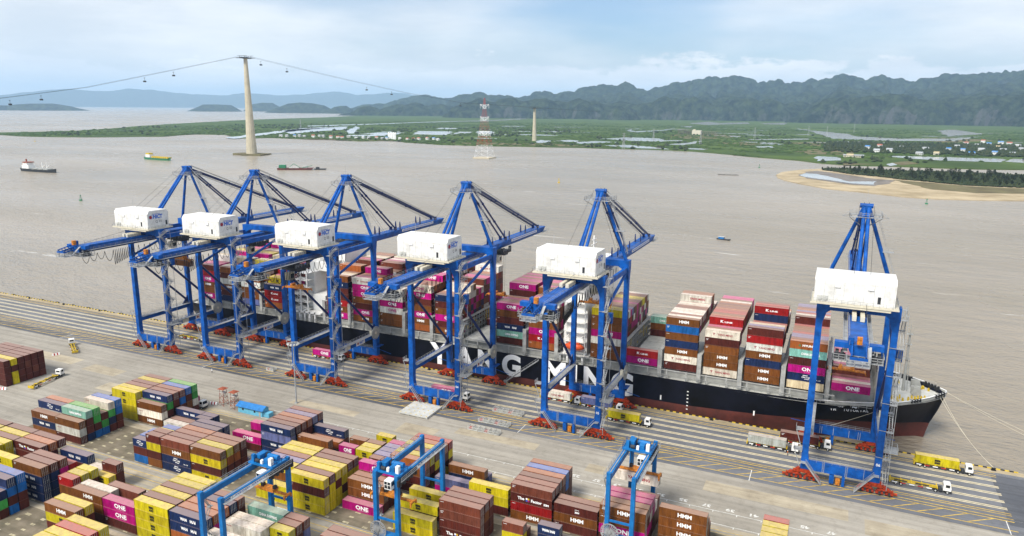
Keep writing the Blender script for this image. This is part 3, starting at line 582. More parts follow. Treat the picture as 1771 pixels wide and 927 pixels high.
def two_tone(name, c0, c1, scale, p0=0.38, p1=0.62, rough=0.9, c2=None):
    m, t, b = nodes(name)
    g = t.nodes.new('ShaderNodeNewGeometry')
    n = t.nodes.new('ShaderNodeTexNoise')
    n.inputs['Scale'].default_value = scale
    n.inputs['Detail'].default_value = 9
    n.inputs['Roughness'].default_value = 0.68
    t.links.new(g.outputs['Position'], n.inputs[0])
    r = t.nodes.new('ShaderNodeValToRGB')
    r.color_ramp.elements[0].position = p0
    r.color_ramp.elements[0].color = (*c0, 1)
    r.color_ramp.elements[1].position = p1
    r.color_ramp.elements[1].color = (*c1, 1)
    if c2:
        e = r.color_ramp.elements.new(min(0.98, p1 + 0.12))
        e.color = (*c2, 1)
    t.links.new(n.outputs[0], r.inputs[0])
    t.links.new(r.outputs[0], b.inputs['Base Color'])
    b.inputs['Roughness'].default_value = rough
    b.inputs['Specular IOR Level'].default_value = 0.15
    return m
M['marsh'] = two_tone('marsh_ground', (0.034, 0.062, 0.009), (0.075, 0.118, 0.016), 0.0045, 0.36, 0.62, c2=(0.115, 0.105, 0.045))
M['leaf'] = two_tone('mangrove_leaf', (0.024, 0.050, 0.007), (0.064, 0.108, 0.014), 0.02)
M['leaf2'] = two_tone('casuarina_leaf', (0.016, 0.028, 0.012), (0.05, 0.062, 0.026), 0.05, c2=(0.10, 0.075, 0.05))
M['sand'] = two_tone('pale_sand', (0.30, 0.235, 0.14), (0.48, 0.39, 0.25), 0.02)
M['mud'] = two_tone('wet_mud', (0.10, 0.075, 0.05), (0.20, 0.15, 0.10), 0.02, rough=0.35)
M['scrub'] = two_tone('dry_scrub', (0.11, 0.09, 0.045), (0.17, 0.15, 0.07), 0.03, c2=(0.06, 0.085, 0.03))
M['pond'] = mat('pond_water', (0.44, 0.43, 0.40), 0.12, var=0.15, scale=0.01, spec=0.5)
poly_sheet('marsh_land', LAND, -2.6, M['marsh'], 3.0, jag=60)
for q in PONDS:
    poly_sheet('pond', q, -2.2, M['pond'], 0.0, jag=50)
rp_ = random.Random(31)
SLIVERS = []
while len(SLIVERS) < 46:
    cx, cy = rp_.uniform(-2200, 900), rp_.uniform(2250, 4600)
    if cy > 2250 and cx > -1900 + (cy - 2250) * -0.1:
        w, h = rp_.uniform(25, 120), rp_.uniform(12, 60)
        SLIVERS.append([(cx - w, cy - h * 0.3), (cx - w * 0.3, cy - h), (cx + w * 0.8, cy - h * 0.7), (cx + w, cy + h * 0.2), (cx + w * 0.2, cy + h), (cx - w * 0.7, cy + h * 0.6)])
for q_ in SLIVERS:
    poly_sheet('pond', q_, -2.25, M['pond'], 0, jag=30)
for q_ in PATCHES:
    poly_sheet('scrub_patch', q_, -2.35, M['scrub'], 0, jag=40)
poly_sheet('sand_spit', SPIT, -3.3, M['sand'], 2.0, jag=40)
poly_sheet('mud_flat', MUD, -3.1, M['mud'], 0, jag=20)
poly_sheet('lagoon', LAGOON, -2.9, M['pond'], 0, jag=16)
poly_sheet('scrub_ground', SCRUB, -3.0, M['scrub'], 0, jag=14)

# ---------------------------------------------------------------- karst mountains
def vnoise(x, y, seed):
    """value noise, vectorised"""
    xi, yi = np.floor(x).astype(int), np.floor(y).astype(int)
    fx, fy = x - xi, y - yi
    fx, fy = fx * fx * (3 - 2 * fx), fy * fy * (3 - 2 * fy)
    def h(a, b):
        n = (a * 374761393 + b * 668265263 + seed * 69069) & 0x7fffffff
        n = ((n ^ (n >> 13)) * 1274126177) & 0x7fffffff
        return ((n ^ (n >> 16)) & 0xffff) / 65535.0
    return (h(xi, yi) * (1 - fx) + h(xi + 1, yi) * fx) * (1 - fy) + (h(xi, yi + 1) * (1 - fx) + h(xi + 1, yi + 1) * fx) * fy
def fbm(x, y, seed, o=5):
    s, a = 0, 0.5
    for k in range(o):
        s = s + a * vnoise(x * 2 ** k, y * 2 ** k, seed + k)
        a *= 0.5
    return s
def dome_field(name, domes, step, power, m, base=-8.0, amp=0.18, nscale=160.0, seed=3):
    D = np.array(domes, float)
    pad = D[:, 3].max()
    x0, x1 = D[:, 0].min() - pad, D[:, 0].max() + pad
    y0, y1 = D[:, 1].min() - pad, D[:, 1].max() + pad
    nx, ny = int((x1 - x0) / step) + 1, int((y1 - y0) / step) + 1
    X, Y = np.meshgrid(np.linspace(x0, x1, nx), np.linspace(y0, y1, ny))
    Z = np.full(X.shape, base)
    wx = X + (fbm(X / 130, Y / 130, seed) - 0.5) * 110
    wy = Y + (fbm(X / 130, Y / 130, seed + 31) - 0.5) * 110
    for cx, cy, h, R in D:
        i0, i1 = max(0, int((cx - 1.4 * R - x0) / step) - 2), min(nx, int((cx + 1.4 * R - x0) / step) + 3)
        j0, j1 = max(0, int((cy - 1.4 * R - y0) / step) - 2), min(ny, int((cy + 1.4 * R - y0) / step) + 3)
        if i0 >= i1 or j0 >= j1:
            continue
        r2 = ((wx[j0:j1, i0:i1] - cx) ** 2 + (wy[j0:j1, i0:i1] - cy) ** 2) / (R * R)
        z = base + (h - base) * np.clip(1 - r2, 0, 1) ** power
        Z[j0:j1, i0:i1] = np.maximum(Z[j0:j1, i0:i1], z)
    rough = (fbm(X / nscale, Y / nscale, seed + 7, 6) - 0.5) * 2 + (np.abs(fbm(X / (nscale * 0.6), Y / (nscale * 0.6), seed + 23, 4) - 0.48) - 0.08) * -1.6
    Z = np.where(Z > base + 2, Z * (1 + amp * rough * 0.5) + rough * 9, Z)
    keep = Z > base + 0.5
    idx = np.arange(nx * ny).reshape(ny, nx)
    q = np.stack([idx[:-1, :-1], idx[:-1, 1:], idx[1:, 1:], idx[1:, :-1]], -1).reshape(-1, 4)
    kq = (keep[:-1, :-1] | keep[:-1, 1:] | keep[1:, 1:] | keep[1:, :-1]).reshape(-1)
    q = q[kq]
    used = np.unique(q)
    remap = np.full(nx * ny, -1)
    remap[used] = np.arange(len(used))
    V = np.stack([X.ravel(), Y.ravel(), Z.ravel()], -1)[used]
    me = bpy.data.meshes.new(name)
    me.from_pydata(V.tolist(), [], remap[q].tolist())
    me.polygons.foreach_set('use_smooth', [True] * len(me.polygons))
    me.materials.append(m)
    me.update()
    return struct(link(name, me))
def karst_mat(name, g0, g1, rock):
    m, t, b = nodes(name)
    g = t.nodes.new('ShaderNodeNewGeometry')
    n = t.nodes.new('ShaderNodeTexNoise')
    n.inputs['Scale'].default_value = 0.012
    n.inputs['Detail'].default_value = 10
    n.inputs['Roughness'].default_value = 0.72
    t.links.new(g.outputs['Position'], n.inputs[0])
    r = t.nodes.new('ShaderNodeValToRGB')
    r.color_ramp.elements[0].position = 0.40
    r.color_ramp.elements[0].color = (*g0, 1)
    r.color_ramp.elements[1].position = 0.62
    r.color_ramp.elements[1].color = (*g1, 1)
    t.links.new(n.outputs[0], r.inputs[0])
    n2 = t.nodes.new('ShaderNodeTexNoise')
    n2.inputs['Scale'].default_value = 0.006
    n2.inputs['Detail'].default_value = 9
    n2.inputs['Roughness'].default_value = 0.7
    t.links.new(g.outputs['Position'], n2.inputs[0])
    sx = t.nodes.new('ShaderNodeSeparateXYZ')
    t.links.new(g.outputs['True Normal'], sx.inputs[0])
    st = t.nodes.new('ShaderNodeMath')
    st.operation = 'SUBTRACT'
    t.links.new(n2.outputs[0], st.inputs[0])
    t.links.new(sx.outputs[2], st.inputs[1])
    rr = t.nodes.new('ShaderNodeMapRange')
    rr.inputs[1].default_value = 0.14
    rr.inputs[2].default_value = 0.36
    t.links.new(st.outputs[0], rr.inputs[0])
    mx = t.nodes.new('ShaderNodeMix')
    mx.data_type = 'RGBA'
    t.links.new(rr.outputs[0], mx.inputs[0])
    t.links.new(r.outputs[0], mx.inputs[6])
    mx.inputs[7].default_value = (*rock, 1)
    t.links.new(mx.outputs[2], b.inputs['Base Color'])
    b.inputs['Roughness'].default_value = 0.95
    b.inputs['Specular IOR Level'].default_value = 0.05
    bp = t.nodes.new('ShaderNodeBump')
    bp.inputs['Strength'].default_value = 0.9
    bp.inputs['Distance'].default_value = 40
    t.links.new(n.outputs[0], bp.inputs['Height'])
    t.links.new(bp.outputs[0], b.inputs['Normal'])
    return m
M['karst'] = karst_mat('karst_forest', (0.002, 0.006, 0.005), (0.046, 0.064, 0.030), (0.075, 0.074, 0.072))
dome_field('karst_mountains', DOMES, 24.0, 0.62, M['karst'], amp=0.20, nscale=190.0)
dome_field('distant_hills', FARDOMES, 140.0, 0.7, M['karst'], nscale=900, amp=0.1, seed=11)

# ---------------------------------------------------------------- mangrove canopy (uncountable)
def inside(P, poly):
    x, y = P[:, 0], P[:, 1]
    c = np.zeros(len(P), bool)
    n = len(poly)
    for i in range(n):
        x0, y0 = poly[i]
        x1, y1 = poly[(i + 1) % n]
        hit = ((y0 > y) != (y1 > y)) & (x < (x1 - x0) * (y - y0) / ((y1 - y0) or 1e-9) + x0)
        c ^= hit
    return c
OCT = [(0, 1, 4), (1, 2, 4), (2, 3, 4), (3, 0, 4), (0, 5, 1), (1, 5, 2), (2, 5, 3), (3, 5, 0)]
def clumps(name, pts, rad, hgt, z, m, label, cat, seed):
    """many leaf clumps, joined; uncountable ground cover"""
    r = np.random.default_rng(seed)
    n = len(pts)
    base = np.array([(1, 0, .35), (0, 1, .35), (-1, 0, .35), (0, -1, .35), (0, 0, 1), (0, 0, -.1)], float)
    a = r.uniform(0, 6.28, n)
    R = rad * r.uniform(.6, 1.5, n)
    Hh = hgt * r.uniform(.55, 1.35, n)
    jit = r.uniform(.7, 1.3, (n, 6, 3))
    b = base[None] * jit
    X = (b[..., 0] * np.cos(a)[:, None] - b[..., 1] * np.sin(a)[:, None]) * R[:, None] + pts[:, 0:1]
    Y = (b[..., 0] * np.sin(a)[:, None] + b[..., 1] * np.cos(a)[:, None]) * R[:, None] + pts[:, 1:2]
    Z = b[..., 2] * Hh[:, None] + z
    V = np.stack([X, Y, Z], -1).reshape(-1, 3)
    F = (np.array(OCT)[None] + (np.arange(n) * 6)[:, None, None]).reshape(-1, 3)
    me = bpy.data.meshes.new(name)
    me.from_pydata(V.tolist(), [], F.tolist())
    me.materials.append(m)
    me.update()
    return tag(link(name, me), label, cat, kind='stuff')
rng = np.random.default_rng(5)
def scatter(poly, n, holes=(), near=None):
    A = np.array(poly)
    lo, hi = A.min(0), A.max(0)
    P = rng.uniform(lo, hi, (n, 2))
    k = inside(P, poly)
    for h in holes:
        k &= ~inside(P, h)
    return P[k]
# denser close to the shore where single clumps show
LA = [(max(x, -3200), min(y, 5200)) for x, y in LAND]
near_pts = scatter(LA, 90000, PONDS + SLIVERS)
dist = np.hypot(near_pts[:, 0] - 125, near_pts[:, 1] + 224)
gap = fbm(near_pts[:, 0] / 260, near_pts[:, 1] / 260, 77)
keep = (rng.random(len(near_pts)) < np.clip(2900 / dist, 0, 1) ** 1.2) & (gap > 0.40)
near_pts = near_pts[keep][:26000]
dk = scatter([(x, min(y, 3600)) for x, y in LA], 9000, PONDS)
dk = dk[(fbm(dk[:, 0] / 180, dk[:, 1] / 180, 41) > 0.56)][:1500]
clumps('marsh_trees', dk, 7.0, 7.5, -2.8, M['leaf2'], 'dark tree clumps dotted over the green marsh across the river', 'trees', 6)
clumps('mangrove_canopy', near_pts, 8.0, 2.9, -2.8, M['leaf'], 'low green mangrove canopy covering the marsh across the river', 'mangrove', 1)
# ================================================================ quay and yard
def slab_mat(name, c, dark, light, scale, joint=None, stain=0.5):
    """concrete or asphalt: broad tone change, grain, tyre streaks along X"""
    m, t, b = nodes(name)
    g = t.nodes.new('ShaderNodeNewGeometry')
    def nz(sc3, s, d, rg):
        mp = t.nodes.new('ShaderNodeMapping')
        mp.inputs['Scale'].default_value = sc3
        t.links.new(g.outputs['Position'], mp.inputs[0])
        n = t.nodes.new('ShaderNodeTexNoise')
        n.inputs['Scale'].default_value = s
        n.inputs['Detail'].default_value = d
        n.inputs['Roughness'].default_value = rg
        t.links.new(mp.outputs[0], n.inputs[0])
        return n.outputs[0]
    def rp(f, p0, c0, p1, c1):
        r = t.nodes.new('ShaderNodeValToRGB')
        r.color_ramp.elements[0].position = p0
        r.color_ramp.elements[0].color = (*c0, 1)
        r.color_ramp.elements[1].position = p1
        r.color_ramp.elements[1].color = (*c1, 1)
        t.links.new(f, r.inputs[0])
        return r.outputs[0]
    def mul(a, c2, f=1.0):
        x = t.nodes.new('ShaderNodeMix')
        x.data_type = 'RGBA'
        x.blend_type = 'MULTIPLY'
        x.inputs[0].default_value = f
        t.links.new(a, x.inputs[6])
        t.links.new(c2, x.inputs[7])
        return x.outputs[2]
    a = rp(nz((1, 1, 1), scale, 8, 0.6), 0.35, dark, 0.65, light)
    st = rp(nz((0.012, 0.55, 1), 1.0, 6, 0.6), 0.33, (0.55, 0.55, 0.55), 0.58, (1.05, 1.05, 1.05))
    sp = rp(nz((1, 1, 1), 0.35, 8, 0.75), 0.30, (0.62, 0.6, 0.57), 0.50, (1, 1, 1))
    c3 = mul(mul(a, st, stain), sp, 0.6)
    t.links.new(c3, b.inputs['Base Color'])
    b.inputs['Roughness'].default_value = 0.85
    b.inputs['Specular IOR Level'].default_value = 0.2
    return m
M['yard'] = slab_mat('yard_concrete', None, (0.285, 0.260, 0.215), (0.385, 0.355, 0.300), 0.02)
M['apron'] = slab_mat('apron_asphalt', None, (0.125, 0.130, 0.145), (0.195, 0.200, 0.212), 0.03)
M['apron2'] = slab_mat('apron_asphalt_dark', None, (0.085, 0.090, 0.102), (0.125, 0.130, 0.142), 0.05)
M['slot'] = slab_mat('container_slot_ground', None, (0.12, 0.105, 0.07), (0.24, 0.20, 0.145), 0.12)
M['runway'] = slab_mat('runway_beam_concrete', None, (0.34, 0.29, 0.21), (0.47, 0.41, 0.30), 0.1)
M['pale'] = slab_mat('pale_lane_paint', None, (0.24, 0.225, 0.18), (0.36, 0.33, 0.26), 0.15)
M['edge'] = slab_mat('quay_edge_concrete', None, (0.33, 0.27, 0.17), (0.45, 0.37, 0.24), 0.1)
M['wline'] = mat('white_road_paint', (0.66, 0.65, 0.6), 0.7, var=0.25, scale=0.8)
M['cline'] = mat('cream_road_paint', (0.64, 0.55, 0.36), 0.7, var=0.2, scale=0.5)
M['yline'] = mat('yellow_road_paint', (0.60, 0.40, 0.06), 0.7, var=0.3, scale=0.5)
QX0, QX1 = -700.0, 420.0
b = MB()
b.box(QX0, QX1, -700, 33.6, -9, 0)
struct(b.build('quay', M['yard']))
def sheet(name, rects, z, m, parent=None):
    b = MB()
    for x0, x1, y0, y1 in rects:
        b.add([(x0, y0, z), (x1, y0, z), (x1, y1, z), (x0, y1, z)], [(0, 1, 2, 3)])
    return struct(b.build(name, m, parent)) if parent is None else b.build(name, m, parent)
sheet('apron', [(QX0, QX1, -8.3, 30.6)], 0.004, M['apron'])
sheet('apron_patch', [(-120, -15, -8.0, -3.0), (-15, 30, -8.1, -5.2), (176.5, 300, -3, 28.6), (-340, -214, -8.1, -2.4)], 0.008, M['apron2'])
sheet('quay_edge', [(QX0, QX1, 30.7, 33.5)], 0.008, M['edge'])
# light bays of newer concrete in the yard road
rr = random.Random(3)
sheet('yard_patch', [(x, x + rr.uniform(14, 40), y, y + rr.uniform(4, 9)) for x, y in ((-165, -32), (-140, -44), (-60, -22), (-10, -26), (60, -24), (96, -20), (-210, -30), (10, -18), (140, -25), (-128, -52))], 0.006, M['runway'])
# truck lanes: cream double lines with pale infill
lanes = (28.2, 24.3, 20.0, 15.4, 10.9, 6.6)
for y in lanes[1:]:
    sheet('lane_infill', [(QX0, 177.5, y - 0.42, y + 0.42)], 0.010, M['pale'])
    sheet('lane_line', [(QX0, 177.5, y + s - 0.2, y + s + 0.2) for s in (-0.48, 0.48)], 0.014, M['cline'])
def hatch(name, y0, y1, x0, x1, step, w=0.28):
    b = MB()
    x = x0
    while x < x1:
        b.add([(x, y0, 0.016), (x + w * 2, y0, 0.016), (x + 7 + w * 2, y1, 0.016), (x + 7, y1, 0.016)], [(0, 1, 2, 3)])
        x += step
    return struct(b.build(name, M['yline']))
hatch('hatch_marking', -5.6, -0.7, -330, 172, 6.2)
sheet('yellow_line', [(-330, 178, y - 0.16, y + 0.16) for y in (-5.9, -0.75, 0.75, 2.8, 3.9, 28.4, 30.2, 27.2)], 0.018, M['yline'])
sheet('rail_groove', [(QX0, QX1, -0.14, 0.14), (QX0, QX1, 29.29, 29.57)], 0.020, M['dark'])
sheet('crane_rail', [(QX0, QX1, -0.05, 0.05), (QX0, QX1, 29.38, 29.48)], 0.05, M['galv'])
sheet('apron_joint', [(QX0, QX1, -8.42, -8.22)], 0.012, M['runway'])
sheet('apron_cross_joint', [(x - 0.12, x + 0.12, -8.2, -0.9) for x in (-214, -120, -15, 30, 108, 176)], 0.020, M['wline'])
# kerb of yellow and black blocks along the water
for nm, m, ph in (('kerb_block_yellow', M['yellow'], 0), ('kerb_block_black', M['black'], 1)):
    b = MB()
    x = -330.0 + ph * 1.2
    k = 0
    while x < 300:
        if (x % 46) > 3:
            b.box(x, x + 1.19, 33.15, 33.55, 0.008, 0.28)
        x += 2.4
    o = struct(b.build(nm, m))
# yard ground: slots, runway beams, lines
BLK = {1: (-58.3, 'block beside quay'), 2: (-79.6, 'second block from quay'), 3: (-108.2, 'third block from quay'), 4: (-130.0, 'block nearest camera')}
for y0, y1 in ((-59.2, -41.6), (-80.4, -62.9), (-109.0, -91.6), (-150, -110.8)):
    sheet('slot_ground', [(-128, 400, y0, y1)], 0.006, M['slot'])
sheet('runway_beam', [(-128, 400, y - 0.7, y + 0.7) for y in (-38.6, -60.9, -62.2, -84.9, -88.0, -110.2)], 0.010, M['runway'])
sheet('yard_line', [(-60, 300, -30.2, -30.0), (-60, 300, -37.0, -36.8)], 0.010, M['wline'])
sheet('yard_tick', [(x, x + 0.25, -31.0, -30.2) for x in np.arange(-50, 200, 6.55)] + [(x, x + 0.25, -37.8, -37.0) for x in np.arange(-50, 200, 6.55)], 0.010, M['wline'])
sheet('yellow_yard_line', [(-128, 400, y - 0.1, y + 0.1) for y in (-81.2, -84.0, -86.4, -90.5, -39.8, -41.2)], 0.010, M['yline'])
# corner pads painted pale yellow in the empty slots
rects = []
for y0 in (-58.3, -79.6, -108.2, -127.5):
    for r in range(6):
        for x in np.arange(-122, 190, 6.3):
            rects.append((x - rr.uniform(0.5, 1.1), x + rr.uniform(0.5, 1.1), y0 + 2.75 * r - rr.uniform(0.3, 0.6), y0 + 2.75 * r + 0.3))
M['pad'] = mat('worn_pad_paint', (0.42, 0.37, 0.24), 0.8, var=0.35, scale=0.7)
sheet('corner_pad', rects, 0.012, M['pad'])
# slot numbers, read from the quay side
for k in range(-8, 7):
    n = 37 + 2 * k
    o = text_obj('slot_number', '%02d' % n, M['wline'], None, (98.6 + 6.62 * k, -28.3, 0.012), (0, 0, math.pi), bold=0.03, w=2.4, h=1.5)
    struct(o)
# bollards and fenders along the edge
bol = MB()
bol.tube((0, 0, 0), (0, 0, 0.5), 0.34, 10, 0.28)
bol.tube((0, 0, 0.5), (0, 0, 0.78), 0.5, 10, 0.46)
bol.box(-0.7, 0.7, -0.6, 0.6, 0, 0.06)
bol.tube((-0.62, 0, 0.62), (0.62, 0, 0.62), 0.16, 6)
bm_ = bol.mesh('bollard')
bm_.materials.append(M['black'])
nb = 0
for k in range(17):
    x = -300 + 30.0 * k
    if x > 215:
        break
    o = link('bollard', bm_, None, (x, 32.3, 0.008))
    lab = 'squat black mooring bollard on the quay edge'
    if k == 16:
        lab = 'squat black mooring bollard holding the bow lines at the right end of quay'
        o.location.x = 178
    elif x < -180:
        lab = 'squat black mooring bollard on the empty left quay, %s' % ('leftmost', 'second from left', 'third from left', 'fourth from left')[k]
    else:
        lab = 'squat black mooring bollard beside the hull of the container ship'
    tag(o, lab, 'bollard', 'bollards along the quay edge')
fd = MB()
fd.prism([(-0.9, -3.4), (0.9, -3.4), (0.9, 0.25), (-0.9, 0.25)], 'y', 33.6, 34.0)
fd.tube((0, 34.0, -1.2), (0, 34.6, -1.2), 0.8, 10)
fd.box(-1.0, 1.0, 34.6, 34.9, -3.2, 0.1)
fm = fd.mesh('fender')
fm.materials.append(M['black'])
for k in range(11):
    o = link('quay_fender', fm, None, (-318 + 13.2 * k, 0, 0))
    tag(o, 'black rubber fender on the empty left quay wall, %s from left' % ('first', 'second', 'third', 'fourth', 'fifth', 'sixth', 'seventh', 'eighth', 'ninth', 'tenth', 'eleventh')[k], 'fender', 'fenders on the quay wall')
# ================================================================ ship-to-shore cranes
GA = 29.43            # rail gauge
LX = 10.0             # half leg spacing along the rail
def crane_common(root):
    B, G_, D = M['blue'], M['galv'], M['dark']
    # bogies: equaliser beams over wheel pairs, bumper at the outer end
    for sx in (-1, 1):
        for y in (0.0, GA):
            b = MB()
            cx = sx * LX
            b.frustum((cx - 2.7, cx + 2.7, y - 0.75, y + 0.75, 2.75), (cx - 1.5, cx + 1.5, y - 0.85, y + 0.85, 3.78))
            b.box(cx - 3.0, cx + 3.0, y - 0.7, y + 0.7, 2.45, 2.75)
            for k in (-2.55, 2.55):
                b.box(cx + k - 0.35, cx + k + 0.35, y - 0.6, y + 0.6, 2.1, 2.45)
                b.frustum((cx + k - 1.95, cx + k + 1.95, y - 0.6, y + 0.6, 1.55), (cx + k - 1.2, cx + k + 1.2, y - 0.6, y + 0.6, 2.2))
                for j in (-1.28, 1.28):
                    b.box(cx + k + j - 0.25, cx + k + j + 0.25, y - 0.5, y + 0.5, 1.2, 1.56)
                    b.frustum((cx + k + j - 1.1, cx + k + j + 1.1, y - 0.66, y + 0.66, 0.5), (cx + k + j - 0.85, cx + k + j + 0.85, y - 0.66, y + 0.66, 1.22))
            b.tube((cx + sx * 4.9, y, 0.9), (cx + sx * 6.0, y, 0.9), 0.4, 8)
            b.box(cx + sx * 4.75 - 0.2, cx + sx * 4.75 + 0.2, y - 0.6, y + 0.6, 0.4, 1.7)
            mo = MB()
            for k in (-2.55, 2.55):
                for j in (-1.28, 1.28):
                    mo.box(cx + k + j - 0.3, cx + k + j + 0.3, y - 1.35, y - 0.67, 0.75, 1.35)
            bo = b.build('bogie', M['orange'], root)
            w = mo
            for k in (-2.6, 2.6):
                for j in (-1.95, -0.65, 0.65, 1.95):
                    w.tube((cx + k + j, y - 0.32, 0.42), (cx + k + j, y + 0.32, 0.42), 0.38, 10)
            w.build('wheel_set', D, bo)['kind'] = 'stuff'
    for y in (0.0, GA):
        b = MB()
        b.box(-LX - 0.9, LX + 0.9, y - 0.85, y + 0.85, 3.8, 6.6)
        s = b.build('sill_beam', B, root)
        r = MB()
        for yy in (y - 0.8, y + 0.8):
            r.rail((-LX + 1.2, yy, 6.6), (LX - 1.2, yy, 6.6), 1.1, 2.2, 0.06)
        r.build('handrail', G_, s)
        if y == 0:
            lt = MB()
            for x in (-4.8, -4.3, 1.6, 2.1, 6.6):
                lt.bar((x, -0.9, 3.8), (x, -0.9, 7.4), 0.09)
            for x in (-4.55, 1.85):
                for k in range(8):
                    lt.bar((x - 0.25, -0.9, 3.9 + 0.42 * k), (x + 0.25, -0.9, 3.9 + 0.42 * k), 0.06)
            lt.build('ladder', G_, s)
    for sx in (-1, 1):
        # land legs: straight box, flared foot where it meets the sill beam
        b = MB()
        x = sx * LX
        b.frustum((x - 1.0 - (0.9 if sx > 0 else 0), x + 1.0 + (0.9 if sx < 0 else 0), -0.95, 0.95, 4.0), (x - 0.95, x + 0.95, -0.95, 0.95, 8.6))
        b.frustum((x - 0.95, x + 0.95, -0.95, 0.95, 8.6), (x - 0.85, x + 0.85, -0.9, 0.9, 50.5))
        b.frustum((x - 0.85, x + 0.85, -0.9, 0.9, 50.5), (x - 0.9 - (0.9 if sx > 0 else 0), x + 0.9 + (0.9 if sx < 0 else 0), -1.5, 1.5, 54.0))
        b.build('leg', B, root)
        b = MB()
        b.frustum((x - 1.0, x + 1.0, GA - 1.0, GA + 1.0, 3.9), (x - 0.95, x + 0.95, GA - 1.3, GA + 0.95, 14.6))
        b.frustum((x - 0.95, x + 0.95, GA - 1.3, GA + 0.95, 14.6), (x - 0.85, x + 0.85, GA - 0.95, GA + 0.95, 19.0))
        b.frustum((x - 0.85, x + 0.85, GA - 0.95, GA + 0.95, 19.0), (x - 0.85, x + 0.85, GA - 0.95, GA + 0.95, 50.0))
        b.frustum((x - 0.85, x + 0.85, GA - 0.95, GA + 0.95, 50.0), (x - 1.0, x + 1.0, GA - 1.9, GA + 1.4, 54.5))
        b.build('leg', B, root)
        # portal tie beam with walkway and rails
        b = MB()
        b.box(x - 0.75, x + 0.75, 0.9, GA - 1.2, 12.6, 14.6)
        tb = b.build('tie_beam', B, root)
        r = MB()
        r.box(x - 0.2, x + 1.75, 1.0, GA - 1.0, 14.62, 14.72)
        for xx in (x - 0.15, x + 1.7):
            r.rail((xx, 1.0, 14.72), (xx, GA - 1.3, 14.72), 1.15, 2.0, 0.07)
        r.build('walkway', G_, tb)
        # long lower diagonal and short upper diagonal
        b = MB()
        b.tube((x, 0.7, 43.0), (x, GA - 0.9, 15.6), 0.52, 10)
        b.prism([(GA - 1.1, 14.6), (GA - 4.6, 14.6), (GA - 1.1, 18.6)], 'x', x - 0.2, x + 0.2)
        b.build('diagonal_brace', M['dblue'], root)
        b = MB()
        b.tube((x, 0.8, 44.0), (x, GA - 0.9, 53.0), 0.55, 10)
        b.build('upper_brace', B, root)
        # upper longitudinal tie to the landside portal beam
        b = MB()
        b.box(x - 0.55, x + 0.55, 1.4, GA - 1.8, 53.2, 55.0)
        b.build('top_tie_beam', B, root)
    # portal cross beams
    b = MB()
    b.prism([(-LX - 1.0, 57.6), (LX + 1.0, 57.6), (LX + 1.0, 53.6), (LX - 1.2, 53.6), (LX - 2.8, 54.9), (-LX + 2.8, 54.9), (-LX + 1.2, 53.6), (-LX - 1.0, 53.6)], 'y', -1.55, 1.55)
    b.build('portal_beam', B, root)
    b = MB()
    b.prism([(-LX - 1.0, 57.4), (LX + 1.0, 57.4), (LX + 1.0, 54.2), (LX - 1.4, 54.2), (LX - 3.0, 55.2), (-LX + 3.0, 55.2), (-LX + 1.4, 54.2), (-LX - 1.0, 54.2)], 'y', GA - 1.9, GA + 1.4)
    b.build('portal_beam', B, root)
    # girder and boom: single trapezoid box, wide on top
    def box_girder(y0, y1, zt=54.6, zb=51.9):
        b = MB()
        b.prism([(-2.3, zt), (2.3, zt), (2.3, zt - 1.3), (1.5, zb), (-1.5, zb), (-2.3, zt - 1.3)], 'y', y0, y1)
        return b
    b = box_girder(-33.0, 33.4)
    for y in np.arange(-31, 33, 3.0):
        for s in (-1, 1):
            b.box(s * 2.32 - 0.03, s * 2.32 + 0.03, y - 0.06, y + 0.06, 53.4, 54.6)
    gd = b.build('girder', B, root)
    r = MB()
    for s in (-1, 1):
        r.rail((s * 2.2, -32.8, 54.6), (s * 2.2, -6, 54.6), 1.1, 2.5, 0.06)
        r.box(s * 3.0 - 0.55, s * 3.0 + 0.55, -32.8, 33, 52.6, 52.68)
        r.rail((s * 3.5, -32.8, 52.68), (s * 3.5, 33, 52.68), 1.1, 2.5, 0.06)
    r.build('walkway', G_, gd)
    rl = MB()
    for s in (-1, 1):
        rl.box(s * 1.35 - 0.12, s * 1.35 + 0.12, -32.8, 33.3, 51.6, 51.88)
    rl.build('trolley_rail', D, gd)
    b = box_girder(33.6, 100.5)
    b.prism([(33.6, 51.9), (36, 51.1), (40, 51.9)], 'x', -1.4, 1.4)
    b.frustum((-1.9, 1.9, 100.5, 102.5, 52.4), (-2.2, 2.2, 100.5, 104.6, 54.6))
    bm2 = b.build('boom', B, root)
    r = MB()
    for s in (-1, 1):
        r.rail((s * 2.2, 34, 54.6), (s * 2.2, 103.5, 54.6), 1.1, 2.5, 0.06)
    r.box(-2.6, 2.6, 100.5, 107.5, 52.0, 52.12)
    for s in (-2.6, 2.6):
        r.rail((s, 101, 52.12), (s, 107.5, 52.12), 1.1, 2.0, 0.06)
    r.rail((-2.6, 107.5, 52.12), (2.6, 107.5, 52.12), 1.1, 2.0, 0.06)
    r.build('walkway', G_, bm2)
    s_ = MB()
    s_.box(2.31, 2.36, 64.0, 93.0, 53.35, 54.45)
    pl = s_.build('name_strip', M['white'], bm2)
    t = MB()
    rr = random.Random(2)
    y = 65.0
    while y < 92:
        w = rr.uniform(0.35, 0.7)
        t.box(2.37, 2.38, y, y + w, 53.65, 54.15)
        y += w + 0.25
    t.build('strip_print', M['t_blue'], pl)
    # latch hooks standing on the boom
    hk = MB()
    for y in (47.0, 64.0, 82.0):
        for s in (-1.2, 1.2):
            hk.prism([(y - 0.5, 54.6), (y + 0.5, 54.6), (y + 0.15, 57.6), (y - 0.1, 58.2), (y - 0.35, 57.2)], 'x', s - 0.18, s + 0.18)
    hk.build('stay_bracket', M['dblue'], bm2)
    # apex A-frame
    AP = (0, 25.6, 82.2)
